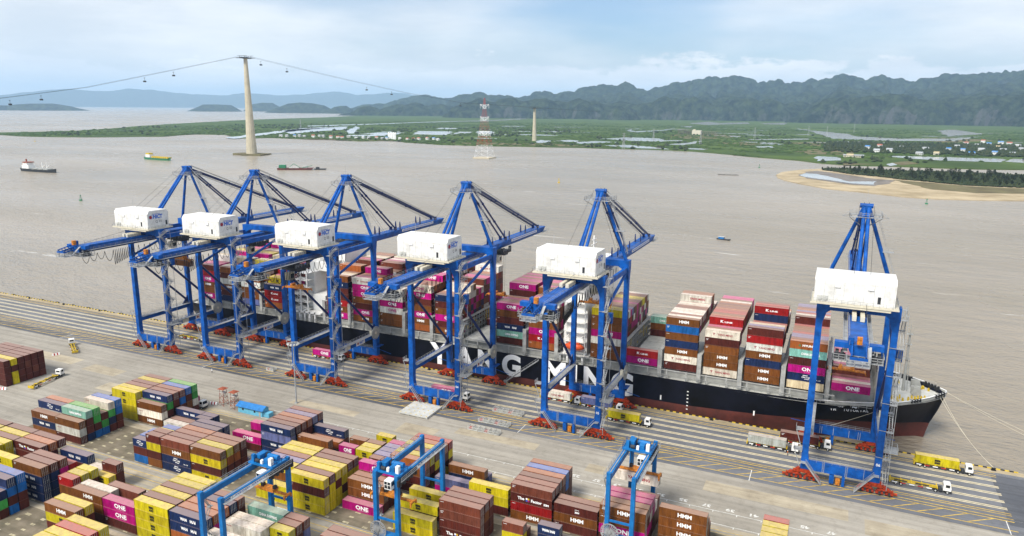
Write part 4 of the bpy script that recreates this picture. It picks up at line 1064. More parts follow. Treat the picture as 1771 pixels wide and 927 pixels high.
    for s in (-1, 1):
        b = MB()
        b.tube((s * 9.6, GA - 0.2, 57.0), (s * 0.9, AP[1] + 0.6, 81.6), 0.66, 10, 0.55)
        b.build('apex_leg', B, root)
        b = MB()
        b.tube((s * 0.95, 2.0, 57.4), (s * 0.62, AP[1] - 0.6, 82.0), 0.56, 10)
        b.build('back_leg', B, root)
    b = MB()
    b.box(-1.4, 1.4, 24.4, 27.2, 80.4, 82.8)
    b.frustum((-1.2, 1.2, 24.5, 27.1, 78.8), (-1.4, 1.4, 24.4, 27.2, 80.4))
    b.tube((-1.9, 26.6, 82.5), (1.9, 26.6, 82.5), 0.75, 10)
    b.tube((-1.7, 24.8, 82.8), (1.7, 24.8, 82.8), 0.5, 8)
    ah = b.build('apex_head', B, root)
    r = MB()
    r.box(-4.6, 4.6, 21.6, 23.8, 79.3, 79.42)
    r.box(-4.6, 4.6, 27.8, 30.4, 79.3, 79.42)
    for yy in (21.6, 23.8, 27.8, 30.4):
        r.rail((-4.6, yy, 79.42), (4.6, yy, 79.42), 1.2, 1.8, 0.09)
    for s in (-4.6, 4.6):
        r.rail((s, 21.6, 79.42), (s, 30.4, 79.42), 1.2, 1.8, 0.09)
        r.bar((s * 0.3, 25.6, 76.5), (s, 21.6, 79.3), 0.16)
        r.bar((s * 0.3, 25.6, 76.5), (s, 30.4, 79.3), 0.16)
        r.bar((s * 1.45, 25.6, 79.0), (s * 0.5, 25.6, 82.5), 0.1)
        r.bar((s * 0.9, 22, 79.3), (s * 1.45, 25.6, 79.0), 0.1)
        r.bar((s * 0.9, 29.5, 79.3), (s * 1.45, 25.6, 79.0), 0.1)
    r.bar((0, 25.6, 83), (0, 25.6, 87.6), 0.06)
    r.build('apex_platform', G_, ah)
    # stairs down the right front leg
    r = MB()
    p0, p1 = Vector((3.0, 27.5, 78.5)), Vector((9.4, 28.4, 60.0))
    for s in (-0.4, 0.4):
        r.bar(p0 + Vector((0.8, s, 0)), p1 + Vector((0.8, s, 0)), 0.1)
        r.bar(p0 + Vector((0.8, s, 1)), p1 + Vector((0.8, s, 1)), 0.08)
    r.box(6.0, 9.0, 26.2, 28.2, 68.2, 68.32)
    r.rail((6.0, 26.2, 68.32), (9.0, 26.2, 68.32), 1.1, 1.5, 0.08)
    r.build('apex_stair', G_, root)
    # stays
    for nm, yb, rad in (('inner_stay', 60.0, 0.30), ('outer_stay', 97.0, 0.34)):
        for s in (-1.25, 1.25):
            b = MB()
            b.bar((s * 0.8, 27.2, 81.8), (s, yb, 55.4), rad * 1.5, rad * 2.0)
            for k in (0.33, 0.66):
                c = Vector((s * 0.8, 27.2, 81.8)).lerp(Vector((s, yb, 55.4)), k)
                b.ball(c, 0.62, 1, 8, 4)
            b.box(s - 0.4, s + 0.4, yb - 0.8, yb + 0.6, 54.6, 56.2)
            b.build(nm, M['dblue'], root)
    b = MB()
    for s in (-0.7, 0.7):
        b.tube((s, 27.6, 83.4), (s, 98.5, 55.6), 0.09, 5)
        b.tube((s, 27.0, 80.9), (s, 92.0, 55.6), 0.07, 5)
        b.tube((s * 3, 24.2, 82.8), (s * 3, -2, 66.5), 0.05, 4)
        b.tube((s, 27.0, 80.6), (s, 52, 55), 0.05, 4)
    b.tube((1.8, -4.5, 58.5), (1.8, -31, 55.6), 0.05, 4)
    b.build('wire_rope', D, root)
    # machinery house with rounded eaves
    b = MB()
    b.prism([(-5.2, 58.2), (5.6, 58.2), (5.6, 64.6), (4.8, 65.9), (-4.2, 65.9), (-5.2, 64.4)], 'x', -12.0, 8.8)
    hs = b.build('machinery_house', M['house'], root)
    v = MB()
    v.box(4.4, 5.2, -5.26, -5.2, 59.0, 61.0)
    v.build('door', D, hs)
    v = MB()
    v.box(8.8, 8.86, 3.9, 4.8, 59.0, 61.0)
    v.build('door', D, hs)
    for x in (-10.4, -8.9):
        v = MB()
        v.tube((x, -5.6, 59.3), (x, -5.2, 59.3), 0.55, 10)
        v.box(x - 0.7, x + 0.7, -5.3, -5.21, 58.6, 60.0)
        v.build('fan_vent', M['lgrey'], hs)
    for x in (-6.0, 2.5):
        v = MB()
        v.box(x - 0.75, x + 0.75, -5.5, -5.2, 62.7, 63.6)
        v.build('vent_hood', M['white'], hs)
    v = MB()
    for x in np.arange(-11.9, 8.8, 2.55):
        v.box(x - 0.04, x + 0.04, -5.23, -5.2, 58.3, 64.4)
    for x in np.arange(-9.0, 9.0, 3.4):
        v.box(x - 0.05, x + 0.05, -4.2, 4.8, 65.9, 65.94)
    v.build('panel_seam', M['lgrey'], hs)
    v = MB()
    v.box(-12.8, 10.0, -6.2, 6.6, 57.66, 58.15)
    v.box(-7.5, 8.0, -6.0, -2.0, 57.0, 57.66)
    v.build('house_floor', M['cream'], hs)
    v = MB()
    for yy in (-6.15, 6.5):
        v.rail((-12.7, yy, 58.15), (9.9, yy, 58.15), 1.1, 1.6, 0.07)
    for xx in (-12.7, 9.9):
        v.rail((xx, -6.15, 58.15), (xx, 6.5, 58.15), 1.1, 1.6, 0.07)
    v.bar((-8.5, 2, 65.9), (-8.5, 2, 69.8), 0.08)
    v.build('handrail', G_, hs)
    v = MB()
    for k in range(7):
        v.box(-1.6, -0.5, -4.2 - 1.0 * k, -3.5 - 1.0 * k, 54.75, 56.1)
        v.box(0.5, 1.6, -4.2 - 1.0 * k, -3.5 - 1.0 * k, 54.75, 56.1)
    v.build('cable_guide', M['cream'], gd)
    # rear end of girder: sheave wings, platform
    b = MB()
    b.box(-5.6, -2.3, -32.8, -30.7, 53.6, 55.0)
    b.box(2.3, 5.6, -32.8, -30.7, 53.6, 55.0)
    for x in (-1.6, 1.6):
        b.bar((x, -32.9, 53.8), (x, -39.5, 53.0), 0.35, 0.5)
        b.bar((x, -32.9, 55.2), (x, -39.5, 53.9), 0.28, 0.35)
        for k in range(5):
            b.bar((x, -33.1 - 1.3 * k, 53.8 - 0.15 * k), (x, -34.4 - 1.3 * k, 55.0 - 0.25 * k), 0.2)
    b.box(-2.0, 2.0, -39.7, -39.1, 52.8, 53.5)
    b.box(-2.6, -1.2, -32.7, -30.7, 54.8, 56.4)
    rw = b.build('rear_frame', B, root)
    r = MB()
    r.box(-5.8, 5.8, -34.1, -29.1, 50.6, 50.74)
    r.box(-2.6, 2.6, -39.7, -34.1, 51.2, 51.34)
    for q in (((-5.8, -34.1, 50.74), (5.8, -34.1, 50.74)), ((-5.8, -34.1, 50.74), (-5.8, -29.1, 50.74)), ((5.8, -34.1, 50.74), (5.8, -29.1, 50.74)), ((-2.6, -39.7, 51.34), (2.6, -39.7, 51.34)), ((-2.6, -39.7, 51.34), (-2.6, -34.1, 51.34)), ((2.6, -39.7, 51.34), (2.6, -34.1, 51.34))):
        r.rail(*q, 1.5, 1.3, 0.14)
    r.bar((2.4, -37.0, 51.3), (2.4, -32.7, 54.6), 0.9, 0.12)
    for s in (-5.6, 5.6):
        for yy in (-33.9, -30.3):
            r.bar((s, yy, 50.7), (s, yy, 53.4), 0.12)
    r.build('rear_platform', G_, rw)
    for s in (-1, 1):
        r = MB()
        for x in (3.6, 4.8):
            r.tube((s * x - 0.4, -31.5, 52.0), (s * x + 0.4, -31.5, 52.0), 0.8, 10)
        r.box(s * 4.1 - 1.3, s * 4.1 + 1.3, -32.9, -30.3, 50.9, 51.6)
        r.build('sheave_block', D, rw)
    r = MB()
    r.box(-0.6, 0.6, -34.1, -32.9, 55.2, 57.0)
    r.build('orange_box', M['spreader'], rw)
    # stair tower on the landside right leg
    r = MB()
    z = 4.2
    k = 0
    while z < 55.0:
        z1 = min(z + 4.2, 56.5)
        ya, yb = (-2.3, 1.4) if k % 2 == 0 else (1.4, -2.3)
        for xx in (LX + 1.5, LX + 2.3):
            r.bar((xx, ya, z), (xx, yb, z1), 0.1, 0.22)
            r.bar((xx, ya, z + 1.0), (xx, yb, z1 + 1.0), 0.08)
        for j in range(9):
            t = (j + 0.5) / 9
            r.box(LX + 1.5, LX + 2.3, ya + (yb - ya) * t - 0.12, ya + (yb - ya) * t + 0.12, z + (z1 - z) * t, z + (z1 - z) * t + 0.04)
        r.box(LX + 0.9, LX + 2.6, yb - (0.2 if yb > 0 else 1.0), yb + (1.0 if yb > 0 else 0.2), z1 - 0.06, z1 + 0.04)
        r.rail((LX + 2.6, yb - 0.6, z1), (LX + 2.6, yb + 0.6, z1), 1.1, 0.6, 0.07)
        r.bar((LX + 0.9, 0, z1 - 0.1), (LX + 2.5, 0, z1 - 0.1), 0.12)
        if k % 2:
            r.bar((LX - 1.0, -1.0, z1 - 0.5), (LX + 2.6, -1.4, z1 - 0.5), 0.14)
        z = z1
        k += 1
    for yy in (-3.2, 2.4):
        r.bar((LX + 2.7, yy, 3.0), (LX + 2.7, yy, 57), 0.13)
    r.box(LX + 0.9, LX + 4.6, -2.2, 3.0, 14.3, 14.45)
    for q in (((LX + 4.6, -2.2, 14.4), (LX + 4.6, 3, 14.4)), ((LX + 0.9, -2.2, 14.4), (LX + 4.6, -2.2, 14.4)), ((LX + 0.9, 3, 14.4), (LX + 4.6, 3, 14.4))):
        r.rail(*q, 1.2, 1.2, 0.09)
    r.build('stair_tower', G_, root)
    r = MB()
    r.box(LX + 1.2, LX + 2.9, 1.9, 3.4, 41.0, 44.5)
    r.build('lift_cabin', M['blue'], root)
    # foot stairs at the sill
    r = MB()
    for x0, x1 in ((-LX + 0.4, -LX + 5.2), (LX - 0.8, LX - 5.6)):
        for s in (-2.4, -1.5):
            r.bar((x0, s, 6.4), (x1, s, 0.3), 0.12, 0.25)
            r.bar((x0, s, 7.4), (x1, s, 1.3), 0.08)
            r.bar((x1, s, 0), (x1, s, 1.4), 0.1)
        r.box(min(x0, x0 - 1.4 * (1 if x1 > x0 else -1)), max(x0, x0 - 1.4 * (1 if x1 > x0 else -1)), -2.5, -0.9, 6.3, 6.42)
    for zz in (10.0, 16.5):
        r.box(-LX - 3.2, -LX - 0.9, -1.6, 1.2, zz, zz + 0.1)
        r.rail((-LX - 3.2, -1.6, zz + 0.1), (-LX - 3.2, 1.2, zz + 0.1), 1.1, 1.2, 0.09)
        r.rail((-LX - 3.2, -1.6, zz + 0.1), (-LX - 0.9, -1.6, zz + 0.1), 1.1, 1.2, 0.09)
        r.bar((-LX - 3.0, -1.4, zz), (-LX - 1.2, -1.4, zz - 5.5), 0.2)
    r.build('foot_stair', G_, root)
    # electrical cabinets between the bogies
    r = MB()
    r.box(-2.6, -1.3, -0.7, 0.7, 0.7, 3.5)
    r.build('sill_cabinet', B, root)
    r = MB()
    r.box(0.9, 1.7, -0.6, 0.6, 0.3, 4.0)
    r.build('sill_cabinet', B, root)
    r = MB()
    r.box(-0.8, 0.4, -0.6, 0.6, 0.5, 2.4)
    r.build('orange_box', M['spreader'], root)
    r = MB()
    r.box(-4.2, -3.3, GA - 0.6, GA + 0.6, 0.5, 2.2)
    r.build('orange_box', M['spreader'], root)
    r = MB()
    r.box(-2.9, -1.9, GA - 0.7, GA + 0.7, 0.4, 4.2)
    r.build('sill_cabinet', B, root)
    r = MB()
    for x in (-6.4, -5.8, -2.2, 2.6, 5.4, 6.0):
        r.box(x - 0.05, x + 0.05, GA - 0.92, GA - 0.86, 3.9, 6.5)
    r.build('ladder', M['lgrey'], root)
    # cable reel on the right tie beam
    r = MB()
    c = Vector((LX + 1.9, 26.5, 15.2))
    for rad in (2.75, 2.0, 1.2):
        n = 28
        for i in range(n):
            a0, a1 = 2 * math.pi * i / n, 2 * math.pi * (i + 1) / n
            r.bar(c + Vector((0, rad * math.cos(a0), rad * math.sin(a0))), c + Vector((0, rad * math.cos(a1), rad * math.sin(a1))), 0.22, 0.22)
    for i in range(24):
        a = 2 * math.pi * i / 24
        r.bar(c, c + Vector((0, 2.75 * math.cos(a), 2.75 * math.sin(a))), 0.1, 0.16)
    r.tube(c - Vector((0.15, 0, 0)), c + Vector((0.12, 0, 0)), 2.3, 24)
    r.build('cable_reel', M['grey'], root)
    r = MB()
    r.tube(c - Vector((1.2, 0, 0)), c + Vector((0.35, 0, 0)), 0.6, 10)
    r.box(c.x - 1.5, c.x - 0.4, c.y - 2.4, c.y - 1.0, 14.7, 16.6)
    r.build('reel_drive', M['cream'], root)
    # festoon cables
    r = MB()
    def loop(y0, y1, d, x):
        pts = []
        for i in range(9):
            t = i / 8
            pts.append((x, y0 + (y1 - y0) * t, 51.0 - d * math.sin(math.pi * t) ** 0.7))
        r.path(pts, 0.11, 4)
    y = -33.0
    for w, d in ((3.4, 3.6), (3.4, 3.2), (3.4, 3.0), (4.0, 4.5)):
        loop(y, y + w, d, 3.2)
        y += w
    for k in range(11):
        loop(y, y + 0.85, 6.5 - 0.25 * k, 3.2)
        y += 0.85
    while y < 18:
        loop(y, y + 2.9, 3.6, 3.2)
        y += 2.9
    r.build('festoon_cable', M['black'], root)
    # waterside service platforms
    r = MB()
    r.box(LX + 0.9, LX + 2.6, GA - 2.0, GA + 2.0, 8.4, 8.5)
    r.bar((LX + 0.5, GA + 1.6, 6.0), (LX + 6.5, GA + 1.6, 4.8), 0.16)
    r.bar((-LX - 0.5, GA + 1.6, 6.0), (-LX - 6.0, GA + 1.6, 6.4), 0.16)
    r.build('bumper_arm', M['blue'], root)

def crane_trolley(root, ty, spread_z, with_box=None):
    b = MB()
    b.box(-3.6, 3.6, ty - 4, ty + 4, 49.6, 50.6)
    for x in (-3.2, 3.2):
        for yy in (ty - 3.4, ty + 3.4):
            b.box(x - 0.35, x + 0.35, yy - 0.8, yy + 0.8, 50.4, 52.2)
    b.box(-3.0, 3.0, ty - 1.5, ty + 1.5, 48.7, 49.6)
    for x in (-2.2, -0.8, 0.8, 2.2):
        b.tube((x - 0.2, ty + 2.6, 49.0), (x + 0.2, ty + 2.6, 49.0), 0.7, 8)
    t = b.build('trolley', M['dark'], root)
    r = MB()
    r.rail((-3.6, ty - 4, 50.6), (-3.6, ty + 4, 50.6), 1.1, 1.6, 0.08)
    r.rail((3.6, ty - 4, 50.6), (3.6, ty + 4, 50.6), 1.1, 1.6, 0.08)
    r.box(-4.6, -3.6, ty - 4, ty + 4, 49.5, 49.6)
    r.build('handrail', M['galv'], t)
    cb = MB()
    cb.prism([(ty - 6.8, 46.4), (ty - 4.4, 46.4), (ty - 4.2, 49.4), (ty - 7.0, 49.4), (ty - 7.2, 48.0)], 'x', 0.6, 3.0)
    c = cb.build('operator_cab', M['cream'], root)
    g = MB()
    g.box(3.0, 3.03, ty - 6.6, ty - 4.8, 47.2, 48.9)
    g.box(0.57, 0.6, ty - 6.6, ty - 4.8, 47.2, 48.9)
    g.build('cab_window', M['glass'], c)
    s = MB()
    z = spread_z
    s.box(-6.1, -5.7, ty - 1.22, ty + 1.22, z, z + 0.45)
    s.box(5.7, 6.1, ty - 1.22, ty + 1.22, z, z + 0.45)
    for yy in (ty - 0.55, ty + 0.55):
        s.box(-5.7, 5.7, yy - 0.2, yy + 0.2, z + 0.05, z + 0.5)
    s.box(-2.6, 2.6, ty - 1.1, ty + 1.1, z + 0.5, z + 1.1)
    for x in (-1.9, 1.9):
        s.box(x - 0.5, x + 0.5, ty - 1.0, ty + 1.0, z + 1.1, z + 1.9)
    for x in (-6.0, 6.0):
        for yy in (ty - 1.25, ty + 1.25):
            s.bar((x, yy, z + 0.4), (x + math.copysign(0.3, x), yy * 1.0, z - 0.6), 0.25)
    s.build('spreader', M['spreader'], root)
    r = MB()
    for x in (-1.9, 1.9):
        for yy in (ty - 0.9, ty + 0.9):
            r.tube((x, yy, z + 1.9), (x * 1.1, yy * 1.0, 49.0), 0.05, 4)
    r.build('hoist_rope', M['dark'], root)

def crane_signs(root, num):
    text_obj('lettering', 'HICT', M['t_blue'], root, (8.82, 0.1, 63.2), SIDE, bold=0.05, w=5.0, h=1.8, shear=0.1)
    b = MB()
    b.tube((8.8, -3.6, 63.1), (8.83, -3.6, 63.1), 0.75, 14)
    b.build('emblem', M['t_red'], root)
    b = MB()
    for k in range(3):
        b.box(8.8, 8.825, -4.3, -2.3 + 0.4 * k, 62.4 + 0.65 * k, 62.55 + 0.65 * k)
    b.box(8.8, 8.825, -2.6, 1.4, 64.25, 64.45)
    b.build('emblem', M['t_blue'], root)
    text_obj('lettering', 'Q 0%d' % num, M['t_black'], root, (8.82, 0.3, 60.9), SIDE, bold=0.0, h=1.25, w=3.0)
    # banner on the right tie beam
    b = MB()
    b.box(LX + 0.76, LX + 0.8, 14.0, 20.0, 12.5, 14.4)
    bn = b.build('banner', M['white'], root)
    text_obj('lettering', 'HICT', M['t_blue'], bn, (LX + 0.815, 17.6, 13.4), SIDE, bold=0.05, w=3.0, h=1.1, shear=0.1)
    b = MB()
    b.tube((LX + 0.8, 15.2, 13.4), (LX + 0.82, 15.2, 13.4), 0.55, 10)
    b.build('emblem', M['t_red'], bn)
    b = MB()
    b.box(LX + 0.76, LX + 0.8, 6.5, 10.0, 12.6, 14.3)
    b.build('banner', M['cream'], root)
    text_obj('lettering', '0%d' % num, M['t_white'], root, (LX, -0.99, 9.6), FRONT, bold=0.02, h=0.9)
proto = empty('quay_crane', (0, 0, 0))
crane_common(proto)
CRX = [-157.09, -115.56, -65.1, -7.98, 46.68, 132.9]
TROL = [(18.3, 39.6), (24.4, 33.0), (-8.0, 41.5), (57.0, 30.0), (24.0, 41.0), (43.0, 22.6)]
ORD = ['leftmost', 'second from left', 'third from left', 'third from right', 'second from right', 'rightmost']
EXTRA = ['lifting a brown container', 'with its spreader over the stern', 'with its orange spreader hoisted landside', 'trolley over the ship', 'in front of the ship bridge', 'standing by the bow']
for i, x in enumerate(CRX):
    c = proto if i == 0 else copy_tree(proto)
    c.location = (x, 0, 0)
    tag(c, 'blue quay crane with white machinery house, %s, %s' % (ORD[i], EXTRA[i]), 'crane', 'ship-to-shore cranes on the quay')
    if i:
        c.name = 'quay_crane'
for c in [o for o in COL.objects if o.name.split('.')[0] == 'quay_crane']:
    i = min(range(6), key=lambda k: abs(CRX[k] - c.location.x))
    crane_trolley(c, *TROL[i])
    crane_signs(c, i + 1)
# ================================================================ shipping containers
CC = {'b': ((0.170, 0.058, 0.011), 'brown'), 'm': ((0.088, 0.017, 0.011), 'maroon'), 'y': ((0.56, 0.46, 0.008), 'yellow'),
      'n': ((0.010, 0.024, 0.085), 'navy blue'), 'B': ((0.010, 0.130, 0.42), 'bright blue'), 'M': ((0.43, 0.002, 0.17), 'magenta'),
      'w': ((0.70, 0.67, 0.58), 'white'), 'g': ((0.05, 0.32, 0.06), 'green'), 't': ((0.22, 0.47, 0.38), 'mint green'),
      'o': ((0.30, 0.085, 0.018), 'orange-brown'), 'r': ((0.30, 0.008, 0.008), 'red'), 'p': ((0.150, 0.040, 0.022), 'rust brown'),
      'l': ((0.12, 0.14, 0.30), 'slate blue'), 'c': ((0.62, 0.54, 0.36), 'cream'), 'k': ((0.03, 0.03, 0.05), 'black'), 'e': ((0.40, 0.43, 0.40), 'pale grey')}
def cont_mesh(L_, H_, name):
    """corrugated box with corner posts and rails; x from 0, y from 0, z from 0"""
    W_ = 2.44
    b = MB()
    # frame
    for x in (0, L_ - 0.16):
        for y in (0, W_ - 0.16):
            b.box(x, x + 0.16, y, y + 0.16, 0, H_)
    for y in (0.005, W_ - 0.105):
        for z in (0, H_ - 0.12):
            b.box(0.16, L_ - 0.16, y, y + 0.1, z + 0.004, z + 0.116)
    for x in (0.005, L_ - 0.105):
        for z in (0, H_ - 0.12):
            b.box(x, x + 0.1, 0.16, W_ - 0.16, z + 0.004, z + 0.116)
    # corrugated sides
    n = int(L_ / 0.56)
    dx = (L_ - 0.32) / n
    prof = []
    for i in range(n):
        x = 0.16 + i * dx
        prof += [(x, 0.03), (x + dx * 0.3, 0.03), (x + dx * 0.5, 0.075), (x + dx * 0.8, 0.075)]
    prof.append((L_ - 0.16, 0.03))
    for side in (0, 1):
        vs, fs = [], []
        for x, d in prof:
            y = d if side == 0 else W_ - d
            vs += [(x, y, 0.116), (x, y, H_ - 0.116)]
        for i in range(len(prof) - 1):
            fs.append((2 * i, 2 * i + 2, 2 * i + 3, 2 * i + 1) if side == 0 else (2 * i, 2 * i + 1, 2 * i + 3, 2 * i + 2))
        b.add(vs, fs)
    # roof with shallow swages, floor and blank front end
    n = int(L_ / 1.1)
    dx = (L_ - 0.2) / n
    vs, fs = [], []
    for i in range(n + 1):
        z = H_ - (0.03 if i % 2 else 0.055)
        vs += [(0.1 + i * dx, 0.1, z), (0.1 + i * dx, W_ - 0.1, z)]
    for i in range(n):
        fs.append((2 * i, 2 * i + 2, 2 * i + 3, 2 * i + 1))
    b.add(vs, fs)
    b.add([(0.1, 0.1, 0.12), (L_ - 0.1, 0.1, 0.12), (L_ - 0.1, W_ - 0.1, 0.12), (0.1, W_ - 0.1, 0.12)], [(0, 3, 2, 1)])
    b.add([(0.05, 0.16, 0.11), (0.05, W_ - 0.16, 0.11), (0.05, W_ - 0.16, H_ - 0.11), (0.05, 0.16, H_ - 0.11)], [(0, 3, 2, 1)])
    me = bpy.data.meshes.new(name)
    me.from_pydata(b.v, [], b.f)
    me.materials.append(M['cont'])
    me.update()
    return me
def door_mesh(H_):
    """one door leaf with locking bars, hinge at y = 0, at x = 0 facing +X"""
    b = MB()
    b.box(-0.06, -0.02, 0.02, 1.04, 0.13, H_ - 0.13)
    for z in (0.35, H_ * 0.5, H_ - 0.5):
        b.box(-0.02, 0.01, 0.05, 1.0, z, z + 0.35)
    me = b.mesh('door')
    k = len(me.polygons)
    b2 = MB()
    for y in (0.3, 0.78):
        b2.bar((0.035, y, 0.12), (0.035, y, H_ - 0.12), 0.05)
        b2.box(0.02, 0.06, y - 0.12, y + 0.12, 0.9, 0.98)
    b.cur = 1
    b.v2 = None
    b.add(b2.v, b2.f)
    me = bpy.data.meshes.new('door')
    me.from_pydata(b.v, [], b.f)
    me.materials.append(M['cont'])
    me.materials.append(M['lgrey'])
    me.polygons.foreach_set('material_index', b.mi)
    me.update()
    return me
YH = 2.60          # yard container height, pitch 2.66
SH = 2.84          # ship container height, pitch 2.90
CM = {(40, 'y'): cont_mesh(12.19, YH, 'container_body'), (20, 'y'): cont_mesh(6.06, YH, 'container_body_short'), (40, 's'): cont_mesh(12.19, SH, 'container_body_tall')}
DM = {'y': door_mesh(YH), 's': door_mesh(SH)}
def logo(o, code, H_, L_, rnd, force=None):
    """lettering painted on the long side that faces the camera's side"""
    z = H_ / 2
    x = L_ / 2
    y = 0.012
    kind = force
    if kind is None:
        q = rnd.random()
        kind = {'y': 'msc', 'M': 'one', 'b': 'hmm' if q < 0.45 else ('tick' if q < 0.85 else None), 'm': 'tick' if q < 0.6 else ('zim' if q < 0.7 else None),
                'n': 'wanhai' if q < 0.55 else ('cma' if q < 0.8 else 'tick'), 'w': 'ym' if q < 0.6 else ('reds' if q < 0.8 else None), 'r': 'kline' if q < 0.6 else 'tick',
                't': 'china', 'o': 'tick', 'p': 'tick' if q < 0.7 else None, 'B': 'tick', 'l': 'tick'}.get(code)
    if kind is None or L_ < 7 and kind not in ('msc', 'one', 'tick', 'wanhai', 'cma'):
        kind = 'tick'
    T = lambda s, m, dx, dz, **k: text_obj('lettering', s, M[m], o, (x + dx, y, z + dz), FRONT, **k)
    if kind == 'msc':
        T('m', 't_black', 0.1, 0.32, bold=0.09, w=1.6, h=0.75)
        T('sc', 't_black', 0.1, -0.5, bold=0.09, w=1.55, h=0.66)
    elif kind in ('one', 'onem'):
        m = 't_white' if kind == 'one' else 't_mag'
        dx = 0.6 if L_ > 7 else 0.3
        T('ONE', m, dx, 0.15, bold=0.035, w=4.3 if L_ > 7 else 2.9, h=1.3)
        b_ = 0.05
        T('OCEAN NETWORK EXPRESS', m, dx + 0.1, -0.72, bold=0.0, w=3.4 if L_ > 7 else 2.4, h=0.16)
    elif kind == 'hmm':
        T('HMM', 't_white', 0.5, 0.1, bold=0.035, w=3.6, h=1.15)
    elif kind == 'ym':
        T('YANG MING', 't_red', 0.9, 0.0, bold=0.025, w=5.4, h=0.78)
        T('T', 't_red', -3.0, 0.0, bold=0.06, w=0.9, h=0.85)
    elif kind == 'ymt':
        T('YANG MING', 't_red', 0.6, 0.0, bold=0.03, w=6.2, h=0.9)
    elif kind == 'kline':
        T('K', 't_white', -1.4, 0.05, bold=0.04, w=1.2, h=1.0)
        T('LINE', 't_white', 0.9, -0.1, bold=0.04, w=2.8, h=0.62)
    elif kind == 'wanhai':
        if L_ > 7:
            T('WAN', 't_white', -1.2, 0.05, bold=0.06, w=2.3, h=0.85)
            T('HAI', 't_white', 2.0, 0.05, bold=0.06, w=1.9, h=0.85)
            T('v', 't_red', -0.9, 0.02, bold=0.05, w=0.5, h=0.4)
            T('v', 't_red', 2.2, 0.02, bold=0.05, w=0.5, h=0.4)
        else:
            T('WAN HAI', 't_white', 0, 0.05, bold=0.06, w=3.6, h=0.8)
    elif kind == 'cma':
        T('CMA CGM', 't_white', 0.1, 0.1, bold=0.02, w=2.9, h=0.55, shear=0.15)
        T('~', 't_white', -0.2, 0.75, bold=0.02, w=1.6, h=0.35)
        T('~', 't_white', 0.4, -0.55, bold=0.02, w=1.6, h=0.3)
        if L_ > 7:
            T('CMA CGM', 't_white', 3.9, -0.45, bold=0.01, w=1.9, h=0.35)
    elif kind == 'china':
        T('CHINA SHIPPING', 't_white', 0.8, -0.1, bold=0.04, w=6.0, h=0.85)
    elif kind == 'zfactor':
        T('The', 't_white', -3.0, 0.1, bold=0.04, w=2.0, h=0.9)
        T('Factor', 't_white', 1.6, -0.05, bold=0.04, w=3.2, h=0.9)
        T('ZIM', 't_white', 4.4, -0.3, bold=0.06, w=1.6, h=0.6)
        for dx_, dz_, m_ in ((-1.3, 0.25, 't_white'), (-0.75, 0.25, 'yellow'), (-1.3, -0.3, 't_blue'), (-0.75, -0.3, 't_mag')):
            T('I', m_, dx_, dz_, bold=0.3, w=0.5, h=0.5)
    elif kind == 'zim':
        T('ZIM', 't_white', 0.4, -0.25, bold=0.05, w=1.3, h=0.5)
        T('***', 't_white', 0.4, 0.4, bold=0.05, w=1.3, h=0.4)
    elif kind == 'hyundai':
        T('HYUNDAI', 't_white', 0.6, 0.0, bold=0.05, w=5.2, h=0.8)
        T('A', 'green', -2.9, 0.0, bold=0.1, w=0.9, h=0.8)
    elif kind == 'reds':
        T('- - -', 't_red', -4.3, 0.5, bold=0.05, w=1.6, h=0.28)
    elif kind == 'tick':
        T('- -- -', 't_white', -L_ / 2 + 0.9, 0.8, bold=0.02, w=0.95, h=0.16)
        if rnd.random() < 0.5:
            T('CAI', 't_white', -L_ / 2 + 0.75, 0.4, bold=0.03, w=0.6, h=0.3)
KEEP = None
crate_v, crate_f, crate_c = [], [], []
def stuff_box(code, x, y, z, L_, H_, rnd):
    c = CC[code][0]
    f = rnd.uniform(0.8, 1.2)
    n = len(crate_v)
    W_ = 2.44
    for dx, dy, dz in ((0, 0, 0), (L_, 0, 0), (L_, W_, 0), (0, W_, 0), (0, 0, H_), (L_, 0, H_), (L_, W_, H_), (0, W_, H_)):
        crate_v.append((x + dx, y + dy, z + dz))
    for q in ((4, 5, 6, 7), (0, 1, 5, 4), (1, 2, 6, 5), (2, 3, 7, 6), (3, 0, 4, 7)):
        crate_f.append(tuple(n + i for i in q))
        crate_c.append((c[0] * f, c[1] * f, c[2] * f, 1))
def place_container(code, x, y, z, ln, cls, label, group, rnd, doors=True, mark=True, force=None, key=None):
    c, nm = CC[code]
    if key is not None and KEEP is not None and key not in KEEP:
        stuff_box(code, x, y, z, 12.19 if ln == 40 else 6.06, YH if cls == 'y' else SH, rnd)
        return None
    me = CM[(ln, cls)]
    o = link('shipping_container', me, None, (x, y, z))
    f = rnd.uniform(0.82, 1.18)
    h = rnd.uniform(-0.06, 0.06)
    col = (min(1, c[0] * f * (1 + h)), min(1, c[1] * f), min(1, c[2] * f * (1 - h)), 1)
    o.color = col
    tag(o, label, 'container', group)
    if KEEP is None and key is not None:
        o['key'] = key
    L_ = 12.19 if ln == 40 else 6.06
    H_ = YH if cls == 'y' else SH
    if doors:
        for k in (0, 1):
            d = link('door', DM[cls], o, (L_ - 0.03, 0.16 if k == 0 else 2.28, 0))
            if k:
                d.scale = (1, -1, 1)
            d.color = col
    if mark:
        logo(o, code, H_, L_, rnd, force)
    return o
ORDN = ['first', 'second', 'third', 'fourth', 'fifth', 'sixth', 'seventh', 'eighth', 'ninth', 'tenth', 'eleventh', 'twelfth', 'thirteenth', 'fourteenth', 'fifteenth', 'sixteenth', 'seventeenth', 'eighteenth', 'nineteenth', 'twentieth', 'twenty-first', 'twenty-second', 'twenty-third', 'twenty-fourth']
ROWN = ['front row', 'second row', 'third row', 'fourth row', 'fifth row', 'rear row', 'seventh row']
